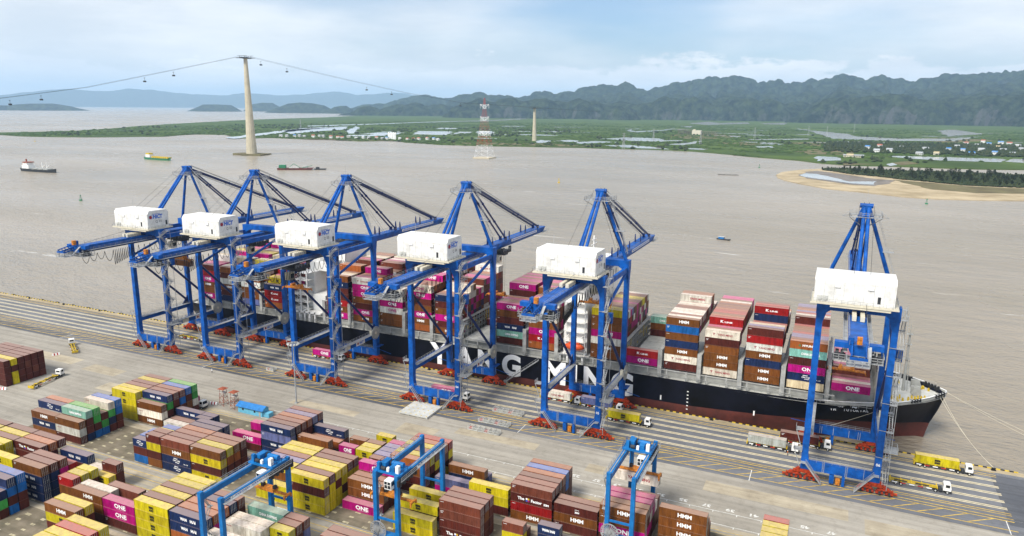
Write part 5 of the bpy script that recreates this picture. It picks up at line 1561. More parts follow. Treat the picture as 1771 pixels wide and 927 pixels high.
# the containers that show largest stay single objects; the others are joined
KEEP = set('''1.10.1.2 1.10.5.2 1.11.0.2 1.12.0.1 1.12.0.2 1.12.0.3 1.12.1.3 1.12.2.3 1.12.3.3 1.12.4.3 1.12.5.3 1.13.1.1 1.13.4.1 1.15.0.0 1.15.0.1 1.15.0.2 1.16.0.0 1.16.0.1 1.16.0.2 1.16.0.3 1.16.1.3 1.16.2.3 1.16.3.3 1.16.4.3 1.16.5.3 1.17.0.0 1.17.0.1 1.17.0.2 1.17.1.2 1.18.0.1 1.18.0.2 1.18.0.3 1.18.1.3 1.18.2.3 1.18.3.3 1.19.2.1 1.19.2.2 1.19.2.3 1.2.0.2 1.2.0.3 1.20.2.3 1.20.3.3 1.20.4.3 1.3.0.0 1.3.0.1 1.3.0.2 1.3.1.3 1.3.2.3 1.3.3.3 1.3.4.3 1.3.5.3 1.4.0.0 1.4.2.1 1.6.0.1 1.7.0.1 1.7.0.2 1.7.0.3 1.7.1.3 1.7.2.3 1.7.3.3 1.7.4.3 1.7.5.3 1.8.1.2 1.8.3.1 1.8.4.2 1.9.1.2 1.9.3.2 2.0.0.1 2.0.0.2 2.0.1.3 2.1.0.0 2.1.0.1 2.1.0.2 2.1.1.3 2.1.2.3 2.1.4.3 2.1.5.3 2.10.1.0 2.10.1.1 2.10.2.2 2.10.4.2 2.11.2.0 2.11.2.1 2.11.2.2 2.11.2.3 2.11.3.3 2.11.4.3 2.12.4.1 2.13.5.1 2.3.0.2 2.4.0.3 2.5.0.0 2.5.0.1 2.5.0.2 2.5.0.3 2.5.1.3 2.5.2.3 2.5.3.3 2.5.4.3 2.5.5.3 2.6.0.0 2.6.0.1 2.6.0.2 2.6.0.3 2.6.1.3 2.6.2.3 2.6.3.3 2.7.0.0 2.7.0.1 2.7.1.2 2.7.1.3 2.7.2.3 2.7.3.3 2.7.4.3 2.7.5.3 2.8.0.0 2.8.0.1 2.8.0.2 2.8.0.3 2.8.1.3 2.8.2.3 2.8.3.3 2.8.4.3 2.8.5.3 2.9.2.0 2.9.3.1 2.9.3.2 2.9.4.2 2.9.5.3 3.1.2.3 3.1.3.3 3.1.4.3 3.1.5.3 3.10.0.0 3.10.0.1 3.10.0.2 3.10.0.3 3.10.1.3 3.10.2.3 3.10.3.3 3.10.4.3 3.10.5.3 3.11.0.2 3.11.0.3 3.11.1.3 3.11.2.3 3.11.3.3 3.11.4.3 3.12.0.2 3.12.2.2 3.12.3.2 3.12.5.2 3.13.3.2 3.13.4.2 3.13.5.2 3.14.5.2 3.2.0.3 3.2.3.3 3.2.4.3 3.2.5.3 3.3.0.0 3.3.0.1 3.3.0.2 3.3.0.3 3.3.1.3 3.3.2.3 3.3.5.2 3.5.1.2 3.5.2.2 3.5.3.2 3.6.4.1 3.6.5.2 3.7.0.2 3.7.1.2 3.8.2.2 3.9.0.0 3.9.0.1 3.9.0.2 4.1.5.3 4.1.6.3 4.2.5.1 4.2.5.2 4.2.6.2 4.3.1.3 4.3.2.3 4.3.3.3 s.0.0.0 s.0.4.1 s.1.0.0 s.1.0.1 s.1.0.2 s.1.0.3 s.1.0.4 s.1.0.5 s.1.9.6 s.10.0.0 s.10.0.1 s.10.0.2 s.10.0.3 s.10.0.4 s.10.0.5 s.10.15.7 s.10.4.6 s.10.9.6 s.11.0.0 s.11.0.1 s.11.0.2 s.11.0.3 s.11.0.4 s.11.0.5 s.11.0.6 s.11.4.7 s.11.9.7 s.12.0.0 s.12.0.1 s.12.0.2 s.12.0.3 s.12.0.4 s.12.0.5 s.12.15.7 s.12.4.6 s.13.0.0 s.13.0.1 s.13.0.2 s.13.0.3 s.13.0.4 s.13.0.5 s.13.0.6 s.13.4.7 s.13.9.7 s.14.0.0 s.14.0.1 s.14.0.2 s.14.0.3 s.14.0.4 s.14.0.5 s.14.0.6 s.14.4.7 s.14.9.7 s.15.0.0 s.15.0.1 s.15.0.2 s.15.0.3 s.15.1.4 s.15.4.5 s.15.4.6 s.16.0.0 s.16.0.1 s.16.0.2 s.16.0.3 s.16.0.4 s.16.0.5 s.16.15.7 s.16.4.6 s.17.0.0 s.17.0.1 s.17.0.2 s.17.0.3 s.17.0.4 s.17.0.5 s.17.15.7 s.17.4.6 s.18.0.0 s.18.0.1 s.18.0.2 s.18.0.3 s.18.0.4 s.18.0.5 s.18.15.7 s.18.4.6 s.2.0.0 s.2.0.1 s.2.0.2 s.2.0.3 s.2.0.4 s.2.0.5 s.2.0.6 s.2.8.6 s.2.8.7 s.3.0.0 s.3.0.1 s.3.0.2 s.3.0.3 s.3.0.4 s.3.0.5 s.3.3.6 s.4.0.0 s.4.0.1 s.4.0.2 s.4.0.3 s.4.0.4 s.4.0.5 s.4.0.6 s.4.10.7 s.5.0.0 s.5.0.1 s.5.15.2 s.6.0.0 s.6.0.1 s.6.0.2 s.6.0.3 s.6.0.4 s.6.0.5 s.6.0.6 s.7.0.0 s.7.0.1 s.7.0.2 s.7.0.3 s.7.0.4 s.7.0.5 s.7.1.6 s.7.4.7 s.8.0.0 s.8.0.1 s.8.0.2 s.8.0.3 s.8.0.4 s.8.0.5 s.8.5.6 s.8.5.7'''.split())
# ================================================================ container yard
# per block: front edge of the nearest row; bays: (x, length, {row: colours from the ground up}); '!' before a colour forces lettering
YARD = {
 1: (-58.3, [
  (-196.9, 40, {0: 'mmmm', 1: 'mymm', 2: 'mmmm', 3: 'mmmm', 4: 'mmmm', 5: 'mmmm'}),
  (-184.4, 40, {0: 'mmmm', 1: 'yymy', 2: 'mmmm', 3: 'mmpm', 4: 'mpmm', 5: 'mmmm'}),
  (-109.5, 40, {0: 'yyyy', 1: 'yyyy', 2: 'mmmp', 3: 'mmmm', 4: 'mmyy', 5: 'mmmp'}),
  (-97.0, 40, {0: 'bwb', 1: 'mmgn', 2: 'mmmp', 3: 'mmBp', 4: 'mbmB', 5: 'mwgg'}),
  (-84.2, 40, {0: 'w', 1: 'p', 2: 'nn'}),
  (-71.8, 20, {1: 'nn', 2: 'nn'}),
  (-51.8, 40, {0: 'mM', 3: 'mM'}),
  (-39.2, 40, {0: 'nnln', 1: 'mmmm', 2: 'mnmp', 3: 'mmmo', 4: 'mmnl', 5: 'mmnp'}),
  (-26.6, 40, {1: 'bbb', 3: 'no', 4: 'mmn'}),
  (-10.2, 20, {1: 'bbM', 3: 'bbb'}), (-3.8, 20, {1: 'bby', 2: 'bby', 3: 'bbb', 5: 'bmy'}),
  (3.0, 20, {0: 'bbp', 1: 'bbl', 2: 'bbl', 3: 'bbl', 4: 'bbM'}),
  (10.8, 40, {0: 'mmbo', 1: 'mymy', 2: 'ymyp', 3: 'ymyy', 4: 'mbmo', 5: 'ymyr'}),
  (24.4, 40, {1: 'Ml', 4: 'nb'}), (30.6, 20, {5: 'l'}),
  (37.2, 40, {0: 'myy', 3: 'M'}),
  (50.2, 40, {0: 'brmp', 1: 'mmpp', 2: 'mmmm', 3: 'mbmo', 4: 'mmBB', 5: 'mmmo'}),
  (63.0, 40, {0: 'mbm', 1: 'mmp'}),
  (75.7, 40, {0: 'mMbb', 1: 'mMmb', 2: 'mMwM', 3: 'mmMM', 4: 'mmw', 5: 'mbm'}),
  (90.1, 40, {2: 'bbbb', 3: 'mbb', 4: 'mm'}),
  (115.3, 20, {0: 'yyyy', 1: 'yyyy', 2: 'yyyy', 3: 'yyyy', 4: 'mmmr'}),
 ]),
 2: (-79.6, [
  (-122.3, 40, {0: 'bnb', 1: 'mmmn', 2: 'mmmo'}),
  (-110.0, 40, {0: 'mwb', 1: 'nmmt', 2: 'Bmgg', 3: 'Bgm', 4: 'mngw', 5: 'mmBB'}),
  (-75.5, 20, {4: 'By', 5: 'BB'}),
  (-72.2, 20, {0: 'Bmn', 1: 'BBB', 2: 'BBB', 3: 'BB'}),
  (-66.0, 20, {0: 'bmym', 1: 'bmmp', 2: 'bmm'}),
  (-59.6, 40, {0: 'nnbp', 1: 'mmmm', 2: 'mmmp', 3: 'mmbo', 4: 'mmnn', 5: 'mmnn'}),
  (-47.1, 40, {0: 'ymyb', 1: 'mmoy', 2: 'mmob', 3: 'mmmp'}),
  (-21.6, 40, {0: 'yy', 1: 'yyby', 2: 'mmml', 3: 'mmmp', 4: 'myyy', 5: 'myyy'}),
  (-9.0, 40, {0: 'yymy', 1: 'yyym', 2: 'yymy', 3: 'ymyy', 4: 'ymym', 5: 'ymyp'}),
  (5.0, 40, {2: 'M', 3: 'mbb', 4: 'mmb', 5: 'mbbM'}),
  (23.9, 40, {1: 'yy', 2: 'myy', 4: 'mry'}),
  (36.6, 40, {2: 'mmpp', 3: 'mmbm', 4: 'mmmp'}),
  (52.4, 20, {4: 'yp', 5: 'm'}),
  (61.4, 20, {5: 'nn'}),
 ]),
 3: (-108.2, [
  (-123.4, 40, {3: 'mmym', 4: 'mmmy', 5: 'mmmm'}),
  (-110.5, 40, {0: 'mmyy', 1: 'mmyy', 2: 'mmyy', 3: 'mmmm', 4: 'mmmy', 5: 'mmmm'}),
  (-98.0, 40, {0: 'mryy', 3: 'mmmm', 4: 'mmmo', 5: 'mmmm'}),
  (-85.3, 40, {0: 'nnnb', 1: 'nnnm', 2: 'mmMp', 3: 'mmr', 5: 'mmn'}),
  (-72.9, 20, {5: 'ww'}),
  (-70.0, 20, {1: 'mbr', 2: 'mby', 3: 'mmy'}), (-66.6, 20, {4: 'my', 5: 'mmm'}),
  (-60.4, 40, {0: 'mbb', 1: 'mmw'}),
  (-53.0, 40, {2: 'mmp', 3: 'mw', 4: 'w'}),
  (-47.9, 40, {0: 'mMM'}),
  (-35.4, 40, {0: 'yyyy', 1: 'mmym', 2: 'mmyy', 3: 'mmmm', 4: 'mmyy', 5: 'mmyy'}),
  (-22.6, 40, {0: 'bonn', 1: 'bMMo', 2: 'bmmo', 3: 'bnMn', 4: 'bmmp'}),
  (-10.0, 40, {0: 'bww', 2: 'bww', 3: 'bww', 5: 'bmt'}),
  (2.6, 20, {3: 'byy', 4: 'bmp', 5: 'blp'}),
  (16.2, 40, {5: 'bmp', 4: 'bmp'}),
 ]),
 4: (-130.0, [
  (-100.2, 40, {5: 'mmB', 6: 'mmBB'}),
  (-87.5, 40, {4: 'mgn', 5: 'BmBn', 6: 'mmBB'}),
  (-59.7, 40, {5: 'myb', 6: 'mmy'}),
  (-42.5, 40, {0: 'myyy', 1: 'myyy', 2: 'mmmr', 3: 'mmyy'}),
 ]),
}
# lettering that the photograph shows on particular boxes: (block, bay x, row, tier) -> kind
FORCE = {(1, -184.4, 0, 3): 'zfactor', (1, -184.4, 0, 0): 'zfactor', (1, -39.2, 0, 3): 'wanhai', (1, -39.2, 0, 2): 'tick', (1, -39.2, 0, 1): 'wanhai',
         (1, -26.6, 4, 2): 'cma', (1, 50.2, 0, 2): 'zfactor', (1, 63.0, 0, 2): 'zim', (1, 75.7, 0, 3): 'hmm', (1, 90.1, 2, 3): 'hmm', (1, 90.1, 2, 2): 'hmm', (1, 90.1, 2, 1): 'hmm',
         (2, -122.3, 1, 3): 'cma', (2, -72.2, 0, 2): 'cma', (2, -59.6, 0, 0): 'cma', (2, -59.6, 0, 1): 'cma', (2, 5.0, 3, 2): 'hmm', (2, 36.6, 2, 0): 'zfactor', (2, 36.6, 2, 1): 'tick',
         (3, -98.0, 3, 3): 'zfactor', (3, -85.3, 0, 0): 'wanhai', (3, -85.3, 0, 1): 'wanhai', (3, -85.3, 0, 2): 'wanhai', (3, -85.3, 5, 2): 'wanhai', (3, -22.6, 0, 3): 'wanhai', (3, -22.6, 0, 2): 'wanhai', (3, -22.6, 3, 3): 'wanhai',
         (3, -10.0, 2, 2): 'reds', (1, -97.0, 0, 1): 'reds', (2, -110.0, 0, 1): 'reds', (2, -110.0, 4, 3): 'reds', (2, 61.4, 5, 1): 'wanhai', (1, 3.0, 1, 2): 'wanhai', (3, -10.0, 0, 2): 'none', (3, -10.0, 3, 2): 'none'}
n_yard = 0
for blk, (yf, bays) in YARD.items():
    bays = sorted(bays, key=lambda q: q[0])
    for bi, (x, ln, rows) in enumerate(bays):
        L_ = 12.19 if ln == 40 else 6.06
        def height_at(xx, row):
            h = 0
            for x2, l2, r2 in bays:
                if x2 - 0.3 <= xx <= x2 + (12.19 if l2 == 40 else 6.06) + 0.3:
                    h = max(h, len(r2.get(row, '')))
            return h
        for row, cols in rows.items():
            for t, code in enumerate(cols):
                front_open = row == 0 or height_at(x + L_ / 2, row - 1) <= t
                top = t == len(cols) - 1
                right_open = height_at(x + L_ + 1.4, row) <= t
                left_open = x > 125 and height_at(x - 1.4, row) <= t
                if not (front_open or top or right_open or left_open):
                    continue
                rnd = random.Random('%d%.1f%d%d' % (blk, x, row, t))
                tier = 'top' if top else ('ground' if t == 0 else ORDN[t])
                size = '' if ln == 40 else 'short '
                lab = '%s%s container, %s tier, %s, %s bay, %s' % (size, CC[code][1], tier, ROWN[row], ORDN[bi], BLK[blk][1])
                fc = FORCE.get((blk, x, row, t))
                place_container(code, x, yf + 2.75 * row, 0.012 + 2.66 * t, ln, 'y', lab, 'containers stacked in the yard', rnd,
                                doors=right_open, mark=front_open and fc != 'none', force=fc, key='%d.%d.%d.%d' % (blk, bi, row, t))
                n_yard += 1
print('yard containers', n_yard)
# ================================================================ container ship
SY = 59.8                       # centre line
ship = empty('container_ship', (0, SY, WATER_Z))
tag(ship, 'long black container ship with red boot-topping and huge white letters, moored alongside the quay', 'ship')
def off(me_obj):
    me_obj.location = (0, -SY, -WATER_Z)     # parts below are modelled in world coordinates
    return me_obj
# stations: x, half breadth at deck, at mid, at waterline, at keel level; gunwale height
ST = [(-176.0, 22.5, 21.0, 14.0, 9.0, 12.0), (-165, 24.2, 23.8, 20.0, 15.0, 12.0), (-145, 24.2, 24.2, 23.4, 21.0, 12.0), (-110, 24.2, 24.2, 24.2, 23.8, 12.0), (80, 24.2, 24.2, 24.2, 23.8, 12.0), (95, 24.2, 24.1, 23.2, 22.0, 12.0),
      (108, 24.1, 23.4, 20.8, 19.0, 12.1), (120, 23.6, 21.8, 17.3, 15.0, 12.3), (130, 22.6, 19.4, 13.6, 11.5, 12.7), (138, 21.2, 16.8, 10.2, 8.4, 13.1), (145, 19.0, 13.8, 7.2, 5.6, 13.4), (151, 16.0, 10.6, 4.8, 3.6, 13.7), (156, 12.4, 7.2, 2.8, 2.1, 14.0), (160, 8.6, 4.2, 1.2, 1.3, 14.2), (163.0, 5.0, 1.6, 0.05, 0.7, 14.4), (165.0, 2.3, 0.05, 0.02, 0.3, 14.5), (166.4, 0.25, 0.02, 0.01, 0.02, 14.5)]
ZM, ZB, ZW, ZK = 7.0, 1.7, -4.0, -6.5
def hull_x(x, lvl):
    """stem rake: lower levels end further aft"""
    if x < 145:
        return x
    t = (x - 145) / (166.4 - 145)
    return 145 + t * {0: 21.4, 1: 19.3, 2: 17.2, 3: 16.0, 4: 17.6}[lvl]
upper, lower = MB(), MB()
for s in (-1, 1):
    rows = []
    for x, d, mdl, wl, kl, gz in ST:
        boot = wl + (mdl - wl) * 0.42
        rows.append([(hull_x(x, 0), SY + s * d, gz), (hull_x(x, 1), SY + s * mdl, ZM), (hull_x(x, 2), SY + s * boot, ZB + 1.5 * max(0.0, min(1.0, (x - 50) / 50.0, (165 - x) / 30.0))), (hull_x(x, 3), SY + s * wl, ZW), (hull_x(x, 4), SY + s * kl, ZK)])
    for a, b_ in zip(rows[:-1], rows[1:]):
        for i in (0, 1):
            upper.add([a[i], b_[i], b_[i + 1], a[i + 1]], [(0, 1, 2, 3)])
        for i in (2, 3):
            lower.add([a[i], b_[i], b_[i + 1], a[i + 1]], [(0, 1, 2, 3)])
    if s == -1:
        first = rows[0]
for mb, i0, i1 in ((upper, 0, 2), (lower, 2, 4)):
    for i in range(i0, i1):
        a, c = first[i], first[i + 1]
        mb.add([a, c, (c[0], 2 * SY - c[1], c[2]), (a[0], 2 * SY - a[1], a[2])], [(0, 1, 2, 3)])
def weld(o):
    bm = bmesh.new()
    bm.from_mesh(o.data)
    bmesh.ops.remove_doubles(bm, verts=bm.verts, dist=0.01)
    bmesh.ops.recalc_face_normals(bm, faces=bm.faces)
    bm.to_mesh(o.data)
    bm.free()
    for p_ in o.data.polygons:
        p_.use_smooth = True
    return o
hull = weld(off(upper.build('hull', M['hull'], ship)))
boot = weld(off(lower.build('boot_topping', M['boot'], ship)))
def hb(x):
    xs = [q[0] for q in ST]
    return float(np.interp(x, xs, [q[1] for q in ST])), float(np.interp(x, xs, [q[5] for q in ST]))
# deck sheet and bulwark
d = MB()
px = list(np.arange(-175.8, 166, 3.0)) + [166.2]
DKZ = lambda x: 11.2 if x < 136 else 12.6
for a, c in zip(px[:-1], px[1:]):
    ya, yc = hb(a)[0] - 0.1, hb(c)[0] - 0.1
    za, zc = DKZ(a), DKZ(c)
    d.add([(a, SY - ya, za), (c, SY - yc, zc), (c, SY + yc, zc), (a, SY + ya, za)], [(0, 1, 2, 3)])
off(d.build('deck', M['lgrey'], ship))
bw = MB()
for s in (-1, 1):
    for a, c in zip(px[:-1], px[1:]):
        if a < 126:
            continue
        (ya, za), (yc, zc) = hb(a), hb(c)
        bw.bar((a, SY + s * (ya - 0.15), za - 0.5), (c, SY + s * (yc - 0.15), zc - 0.5), 0.12, 1.3)
off(bw.build('bulwark', M['grey'], ship))
bw = MB()
for s in (-1, 1):
    for a, c in zip(px[:-1], px[1:]):
        if a < 120:
            continue
        (ya, za), (yc, zc) = hb(a), hb(c)
        bw.bar((a, SY + s * (ya - 0.05), za + 0.1), (c, SY + s * (yc - 0.05), zc + 0.1), 0.35, 0.14)
off(bw.build('bulwark_cap', M['t_white'], ship))
ft = MB()
for a in np.arange(140, 165, 1.8):
    y, z = hb(a)
    ft.bar((a, SY + y - 0.9, z - 1.6), (a, SY + y - 0.3, z - 0.1), 0.25)
    ft.bar((a, SY + y - 2.0, z - 1.7), (a, SY + y - 0.4, z - 0.3), 0.2)
for a0, a1 in ((143, 147), (152, 156), (160, 164)):
    for a in np.arange(a0, a1, 0.9):
        y, z = hb(a)
        ft.box(a, a + 0.8, SY + y - 1.4, SY + y - 0.2, z - 1.0, z + 0.25)
    for a in np.arange(a0 + 2, a0 + 5, 0.9):
        y, z = hb(a)
        ft.box(a, a + 0.8, SY - y + 0.2, SY - y + 1.0, z - 0.8, z + 0.25)
off(ft.build('fairlead', M['black'], ship))
# side passage rail stanchions and hatch coaming along the port side
rl = MB()
for a in np.arange(-172, 142, 2.44):
    rl.bar((a, 36.2, 12.0), (a, 36.2, 13.3), 0.14)
rl.bar((-174, 36.2, 13.3), (142, 36.2, 13.3), 0.12)
rl.bar((-174, 36.2, 12.65), (142, 36.2, 12.65), 0.10)
for a in np.arange(-169.2, 128, 7.3):
    rl.box(a - 0.25, a + 0.25, 36.6, 37.2, 11.2, 15.1)
    rl.bar((a, 36.9, 14.9), (a + 7.2, 36.9, 14.9), 0.35, 0.3)
off(rl.build('side_rail', M['lash'], ship))
cm = MB()
cm.box(-170, 126.5, 39.5, 80.5, 11.2, 14.0)
cm.box(126.6, 142.4, 42.5, 77.0, 11.3, 15.4)
off(cm.build('hatch_coaming', M['grey'], ship))
# bays from bow to stern: x, port column colours, whether other rows are filled
BAYS = [(128.7, 'M', 'low'), (114.1, 'cnMmto', 6), (99.45, 'bbnbwrm', 7), (84.8, 'wbbbmw', 6), (70.2, 'mwbnbBb', 7), (55.5, 'Mr', 'bare'), (40.9, 'bbwMbby', 7),
        (14.2, 'orMbwn', 6), (-0.4, 'mtnmbM', 6), (-15.1, '', 'bare2'), (-29.9, 'bmMbmn', 6), (-44.0, 'obMbmMw', 7), (-58.7, 'bbwMww', 6), (-73.3, 'bMmbMMw', 7), (-87.9, 'Mbrmmnb', 7),
        (-125.9, 'orrn', 4), (-140.5, 'lbbwbm', 6), (-155.1, 'nmbwmb', 6), (-169.4, 'MbbMrm', 6)]
SFORCE = {(114.1, 5): 'hyundai', (99.45, 0): 'hmm', (99.45, 1): 'hmm', (99.45, 3): 'hmm', (99.45, 4): 'ym', (99.45, 2): 'tick', (99.45, 5): 'tick', (84.8, 0): 'ym', (84.8, 1): 'hmm', (84.8, 2): 'hmm', (84.8, 3): 'tick', (84.8, 5): 'ym',
          (70.2, 1): 'ym', (70.2, 2): 'hmm', (70.2, 6): 'hmm', (70.2, 3): 'tick', (70.2, 5): 'tick', (55.5, 1): 'kline', (-58.7, 2): 'onem', (-58.7, 4): 'none', (-58.7, 5): 'none', (-44.0, 6): 'onem', (-73.3, 6): 'ym', (-125.9, 1): 'kline', (-125.9, 2): 'kline', (-140.5, 3): 'ym', (-0.4, 5): 'one', (40.9, 2): 'none', (14.2, 4): 'none', (14.2, 3): 'tick', (-0.4, 4): 'tick', (-140.5, 1): 'hmm', (-169.4, 2): 'hmm', (-87.9, 1): 'hmm', (-44.0, 0): 'none'}
TOPS = {128.7: 'MwMrpMwMpbMr', 114.1: 'opllrpbbrmwrl', 99.45: 'mlcopbbrrrmbo', 84.8: 'wpMMobrropbmo', 70.2: 'bwpwwwmpwwbo', 40.9: 'yybpwMlmbMpm', 14.2: 'nwMbbMmbMMbp', -0.4: 'MppMoMbMMbMp', -29.9: 'npowwbpMwpMM', -44.0: 'wopbMMpbrMpw', -58.7: 'wwpbopMwwpbp', -73.3: 'wMpoMpwbbppM', -87.9: 'bwcpobpmwpM', -125.9: 'nyyMMrMlccyy', -140.5: 'mwcwyccllcwy', -155.1: 'bwcMcwllyMyy', -169.4: 'mMMMwccwyMyy'}
RINT = [5, 6, 5]
NROW = 17
SW = 2.53
SZ0 = 15.2
n_ship = 0
for bi, (x, port, mode) in enumerate(BAYS):
    rnd = random.Random(int(x * 10))
    z0 = SZ0 + (1.3 if x > 120 else 0)
    tops = TOPS.get(x, '')
    heights = []
    cols = {}
    for r in range(NROW):
        y = 38.0 + SW * r
        if x > 120 and (r < 1 or r > 14):
            heights.append(1 if r == 0 else 0)
            cols[r] = port if r == 0 else ''
            continue
        if r == 0:
            cols[r] = port
        elif mode == 'bare':
            cols[r] = 'mbt' if r >= 15 else ''
        elif mode == 'bare2':
            cols[r] = 'm' if r in (8,) else ('bbM' if r >= 15 else '')
        elif mode == 'low':
            n = [1, 1, 1, 1, 2, 2, 2, 2, 2, 2, 2, 2, 2, 2, 2, 2, 2][r]
            cols[r] = ''.join(rnd.choice('bmMMwrp') for _ in range(n - 1)) + tops[r % len(tops)]
        else:
            base = mode
            if x == 99.45:
                n = 7 if r < 3 else (6 if r < 8 or r > 10 else 8)
            elif x == 84.8:
                n = 6 if r < 3 else 7
            elif x == 70.2:
                n = 7 if r < 10 else (8 if r < 13 else 6)
            elif x == 114.1:
                n = 6 if r < 9 else 7
            elif x == -0.4:
                n = 6 if r < 5 else 8
            elif x == 14.2:
                n = 6 if r < 1 else (7 if r < 4 else 8)
            elif x == 40.9:
                n = 7 if r < 3 else 6
            elif x == -125.9:
                n = 4 if r < 1 else (5 if r < 4 else 7)
            else:
                n = base if r < 4 else min(8, base + (1 if (r // 3) % 2 else 0) + (1 if r > 11 else 0))
            cols[r] = ''.join(rnd.choice('bbmmMMwpbrn') for _ in range(n - 1)) + tops[r % max(1, len(tops))]
        heights.append(len(cols[r]))
    nxt = [b_ for b_ in BAYS if abs(b_[0] - (x + 14.64)) < 2.0]
    open_right = (not nxt) or nxt[0][2] in ('bare', 'bare2', 'low')
    for r in range(NROW):
        for t, code in enumerate(cols[r]):
            prev = heights[r - 1] if r else 0
            front_open = r == 0 or prev <= t
            top = t == heights[r] - 1
            if not (front_open or top or open_right or t >= heights[r] - 2):
                continue
            y, z = 38.0 + SW * r, z0 + 2.9 * t
            if True:
                lab = '%s container, %s tier, %s, %s bay from bow of ship' % (CC[code][1], 'top' if top else ('lowest' if t == 0 else ORDN[t]), 'quayside row' if r == 0 else ORDN[r] + ' row', ORDN[bi])
                fc = SFORCE.get((x, t)) if r == 0 else {(99.45, 8): 'kline', (84.8, 3): 'kline', (70.2, 10): 'ymt'}.get((x, r))
                if r and (x, r) in ((99.45, 8), (84.8, 3)) and top:
                    code = 'r'
                if (x, r, t) == (99.45, 8, 6):
                    code, fc = 'n', 'tick'
                if r and (x, r) == (70.2, 10) and top:
                    code = 'w'
                place_container(code, x, y, z, 40, 's', lab.replace(CC[cols[r][t]][1], CC[code][1], 1), 'containers on the ship', rnd, doors=open_right and x > -60, mark=front_open and fc != 'none', force=fc, key='s.%d.%d.%d' % (bi, r, t))
                n_ship += 1
print('ship containers', n_ship, 'rest', len(crate_f) // 5)
me = bpy.data.meshes.new('container_stacks')
me.from_pydata(crate_v, [], crate_f)
at = me.color_attributes.new('tint', 'FLOAT_COLOR', 'CORNER')
vals = []
for c in crate_c:
    vals += list(c) * 4
at.data.foreach_set('color', vals)
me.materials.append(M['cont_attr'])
me.update()
tag(link('container_stacks', me), 'mass of mixed containers packed in the far rows and stern bays of the ship', 'container', kind='stuff')
# hatch covers seen in the open bays
for x in (55.5, -15.1):
    for k in range(3):
        h = MB()
        h.box(x + 0.1, x + 12.1, (40.6 if x > 0 else 38.0) + 13.6 * k, (40.6 if x > 0 else 38.0) + 13.6 * k + 13.3, 14.0, 15.1)
        for j in range(5):
            h.box(x + 0.1 + 2.44 * j, x + 0.25 + 2.44 * j, (40.6 if x > 0 else 38.0) + 13.6 * k, (40.6 if x > 0 else 38.0) + 13.6 * k + 13.3, 15.1, 15.16)
        off(h.build('hatch_cover', M['lgrey'], ship))
# lashing bridges in every gap
lash_x = [68.9 + 14.64 * k for k in range(0, 5)] + [54.2, 26.9, 12.95, -1.7, -16.4, -31.1, -45.2, -60.0, -74.6, -89.0, -112.0, -127.2, -141.8, -156.3]
for x in lash_x:
    b = MB()
    tall = 22.5
    for k in range(18):
        y = 37.3 + SW * k
        if x > 115 and not (38 < y < 78):
            continue
        for dx in (-0.55, 0.55):
            b.box(x + dx - 0.12, x + dx + 0.12, y - 0.14, y + 0.14, 14.0, tall)
    y0, y1 = (37.0, 80.5) if x < 115 else (39.5, 77.5)
    for z in (16.2, 18.3, 20.4, 22.4):
        b.box(x - 0.7, x + 0.7, y0, y1, z - 0.09, z + 0.09)
        b.bar((x + 0.68, y0, z + 1.0), (x + 0.68, y1, z + 1.0), 0.08)
    for s in (37.0,) if x < 115 else (39.5,):
        b.box(x - 0.75, x + 0.75, s - 0.55, s - 0.1, 12.0, tall + 0.6)
        b.box(x - 0.35, x + 0.35, s - 0.6, s - 0.55, 13.2, 14.6)
    lb = off(b.build('lashing_bridge', M['lash'], ship))
    b = MB()
    rnd = random.Random(int(x))
    for k in range(16):
        y = 38.5 + SW * k
        if rnd.random() < 0.6:
            b.box(x + 0.7, x + 0.8, y, y + 0.5, rnd.choice((17.4, 19.5, 21.6)), rnd.choice((18.0, 20.1, 22.0)) + 0.2)
    lo = b.build('lashing_gear', M['yellow'], lb)
# navigation bridge island
b = MB()
WHT = M['white']
b.box(29.0, 38.6, 40.4, 78.0, 12.5, 40.5)
b.box(30.2, 38.4, 39.6, 79.0, 40.5, 44.6)
isl = off(b.build('deckhouse', WHT, ship))
b = MB()
b.box(30.6, 38.8, 37.0, 82.5, 44.6, 46.0)
b.prism([(36.6, 44.6), (44.0, 44.6), (55.0, 44.6), (55.0, 48.6), (38.0, 48.6)], 'x', 30.9, 38.9)
b.prism([(64.6, 44.6), (83.0, 44.6), (81.6, 48.6), (64.6, 48.6)], 'x', 30.9, 38.9)
b.box(30.9, 38.9, 55.0, 64.6, 44.6, 49.2)
wh = off(b.build('wheelhouse', WHT, ship))
b = MB()
for y in np.arange(38.4, 82, 1.5):
    b.box(38.88, 38.96, y, y + 1.15, 46.6, 47.9)
for x in np.arange(31.6, 38, 1.5):
    b.box(x, x + 1.1, 37.1, 37.45, 46.6, 47.7)
off(b.build('bridge_window', M['glass'], ship))
b = MB()
for z in (17, 20, 23, 26, 29, 32, 35, 38):
    for y in np.arange(45.5, 75, 5.4):
        b.box(38.6, 38.66, y, y + 0.6, z, z + 0.6)
    b.box(33.5, 34.0, 40.34, 40.4, z, z + 0.5)
off(b.build('porthole', M['glass'], ship))
b = MB()
for z in (16.0, 20.0, 24.0, 28.0, 32.0, 36.0):
    b.box(29.4, 38.4, 38.4, 40.4, z, z + 0.14)
    b.rail((29.4, 38.4, z + 0.14), (38.4, 38.4, z + 0.14), 1.1, 1.5, 0.08)
for x in (29.6, 38.2):
    b.box(x - 0.15, x + 0.15, 38.4, 38.7, 12, 37)
b.box(27.6, 40.0, 37.2, 43.0, 14.4, 14.6)
for x in (28.2, 31.4, 34.6, 37.8):
    b.box(x - 0.35, x + 0.35, 37.2, 37.9, 11.2, 14.4)
off(b.build('side_gallery', WHT, ship))
